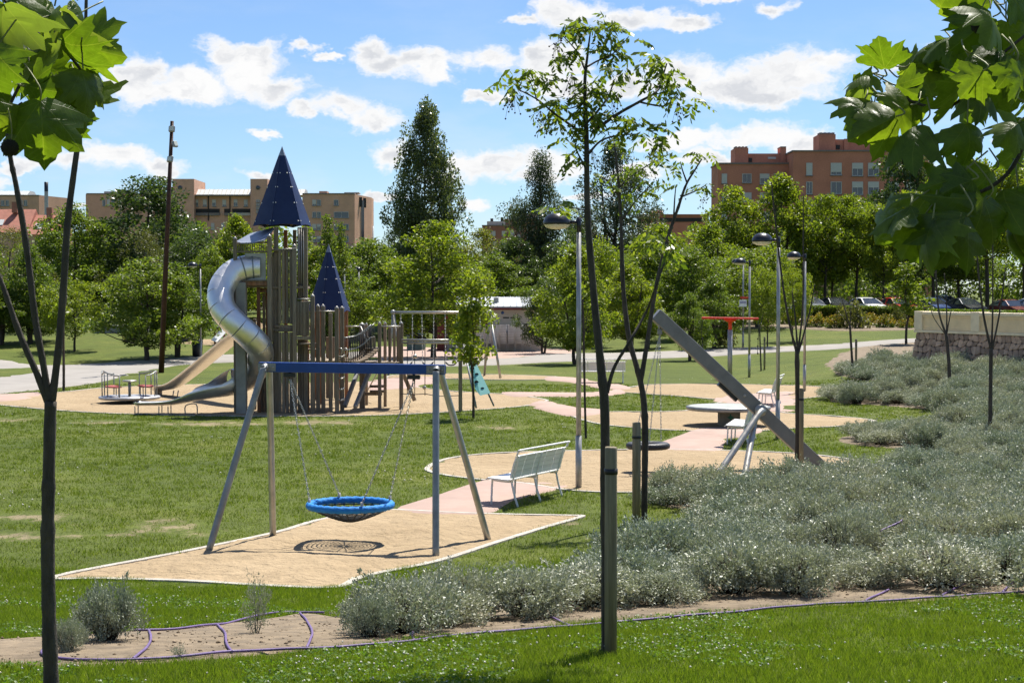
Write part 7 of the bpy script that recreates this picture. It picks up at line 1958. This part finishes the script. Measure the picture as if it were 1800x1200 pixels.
a_, c_ = at(-40, 342.5, D + 2), at(48, 342.5, D + 2); mb = MB(); mb.prism([Vector((a_.x, D + 2, a_.z)), Vector((a_.x, D + 9, a_.z)), Vector((a_.x, D + 7, a_.z + .9)), Vector((a_.x, D + 4, a_.z + .9))], (c_.x - a_.x, 0, 0)); mb.build('glazed_roof', M['white_roof'], b)
mb = MB(); c = at(82, 420, 260); t_ = at(81.5, 320, 260); mb.lathe(Vector((c.x, 260, 0)), [(.32, 0), (.30, t_.z - 1.5)], 14); mb2 = MB(); mb2.lathe(Vector((c.x, 260, 0)), [(.31, t_.z - 1.5), (.31, t_.z), (.2, t_.z)], 14)
ch = empty('flue_stack', (c.x, 260, 0), 0, 'slim grey metal chimney stack rising over the far left roofs', 'chimney'); mb.build('shaft', M['zinc'], ch); mb2.build('top_band', M['black_metal'], ch)
D = 210.0
for x0, x1, yr, ye, lb_ in ((-40, 48, 368, 408, 'red tiled roof house at the left edge'), (38, 100, 378, 412, 'red tiled roof house with skylight below the chimney stack')):
    b = bempty((x0 + x1) / 2, D, lb_, 'house'); a_, c_ = at(x0, ye, D), at(x1, ye, D); rz_ = at(x0, yr, D + 4).z
    mb = MB(); mb.prism([Vector((a_.x, D, a_.z)), Vector((a_.x, D + 8, a_.z)), Vector((a_.x, D + 4, rz_))], (c_.x - a_.x, 0, 0)); rr_ = mb.build('roof', M['roof_tile'], b)
    bbox(b, x0 + 3, x1 - 3, ye + .2, 540, D + .5, 7, M['brick_tan'], ground_=True)
    q = Vector((lerp(a_.x, c_.x, .38), D + 1.6, lerp(a_.z, rz_, .42))); mb = MB(); mb.box(q, (.9, 1.2, .08), mat=Matrix.Rotation(math.atan2(rz_ - a_.z, 4), 3, 'X')); mb.build('skylight', M['white_roof'], rr_)
    mb = MB(); mb.box((lerp(a_.x, c_.x, .62), D + 3, rz_ + .2), (.7, .7, 1.4)); mb.build('chimney', M['brick_brown'], rr_)
# centre and low roofs
D = 420.0; b = bempty(890, D, 'distant brown brick block with white terraces right of the poplar')
bbox(b, 848, 905, 397, 520, D, 14, M['brick_brown'], ground_=True); bbox(b, 886, 960, 385, 520, D + 3, 12, M['brick_brown'], 'upper_wall', True); bbox(b, 856, 888, 389, 396.5, D + 2, 8, M['terrace'], 'terrace'); bbox(b, 900, 945, 374, 384.5, D + 5, 8, M['terrace'], 'terrace'); bbox(b, 847, 906, 395.5, 397.2, D - .3, 14, M['coping'], 'coping')
for x, y in ((864, 406), (882, 406), (897, 406), (908, 394), (926, 394), (908, 412), (926, 412), (866, 424), (882, 424)): window(b, x, x + 7, y, y + 9, D if x < 900 else D + 3, 1 if x % 4 else 2)
for x, y in ((880, 385), (862, 387), (934, 371), (912, 372)): bbox(b, x, x + 5, y - 3, y + 4, D + 4, 2, M['dark_parts_and_shade'], 'chimney')
D = 340.0; b = bempty(1185, D, 'long low red brick roofline left of the brick apartment block')
bbox(b, 1128, 1246, 379, 520, D, 12, M['brick_red'], ground_=True); bbox(b, 1127, 1247, 376.5, 379.2, D - .4, 12.6, M['roof_tile'], 'eaves'); bbox(b, 1146, 1166, 370, 378, D + 3, 3, M['brick_red'], 'chimney'); bbox(b, 1160, 1240, 383, 390, D - .1, .3, M['dark_parts_and_shade'], 'window_band')
# disc-shaped street light beyond the trees
sl_ = at(656, 460, 150); so2 = empty('disc_light', (sl_.x, 150, H(sl_.x, 150)), 0, 'thin pole light with flat pale disc above the trees', 'street lamp'); mb = MB(); mb.tube([(sl_.x, 150, H(sl_.x, 150)), (sl_.x, 150, at(656, 397, 150).z)], .06, 8); mb.build('pole', M['zinc'], so2)
mb = MB(); mb.lathe(Vector((sl_.x, 150, at(656, 426, 150).z)), [(0, -.1), (.1, -.1), (.5, .15), (.52, .2), (0, .17)], 20); mb.build('disc', M['terrace'], so2)
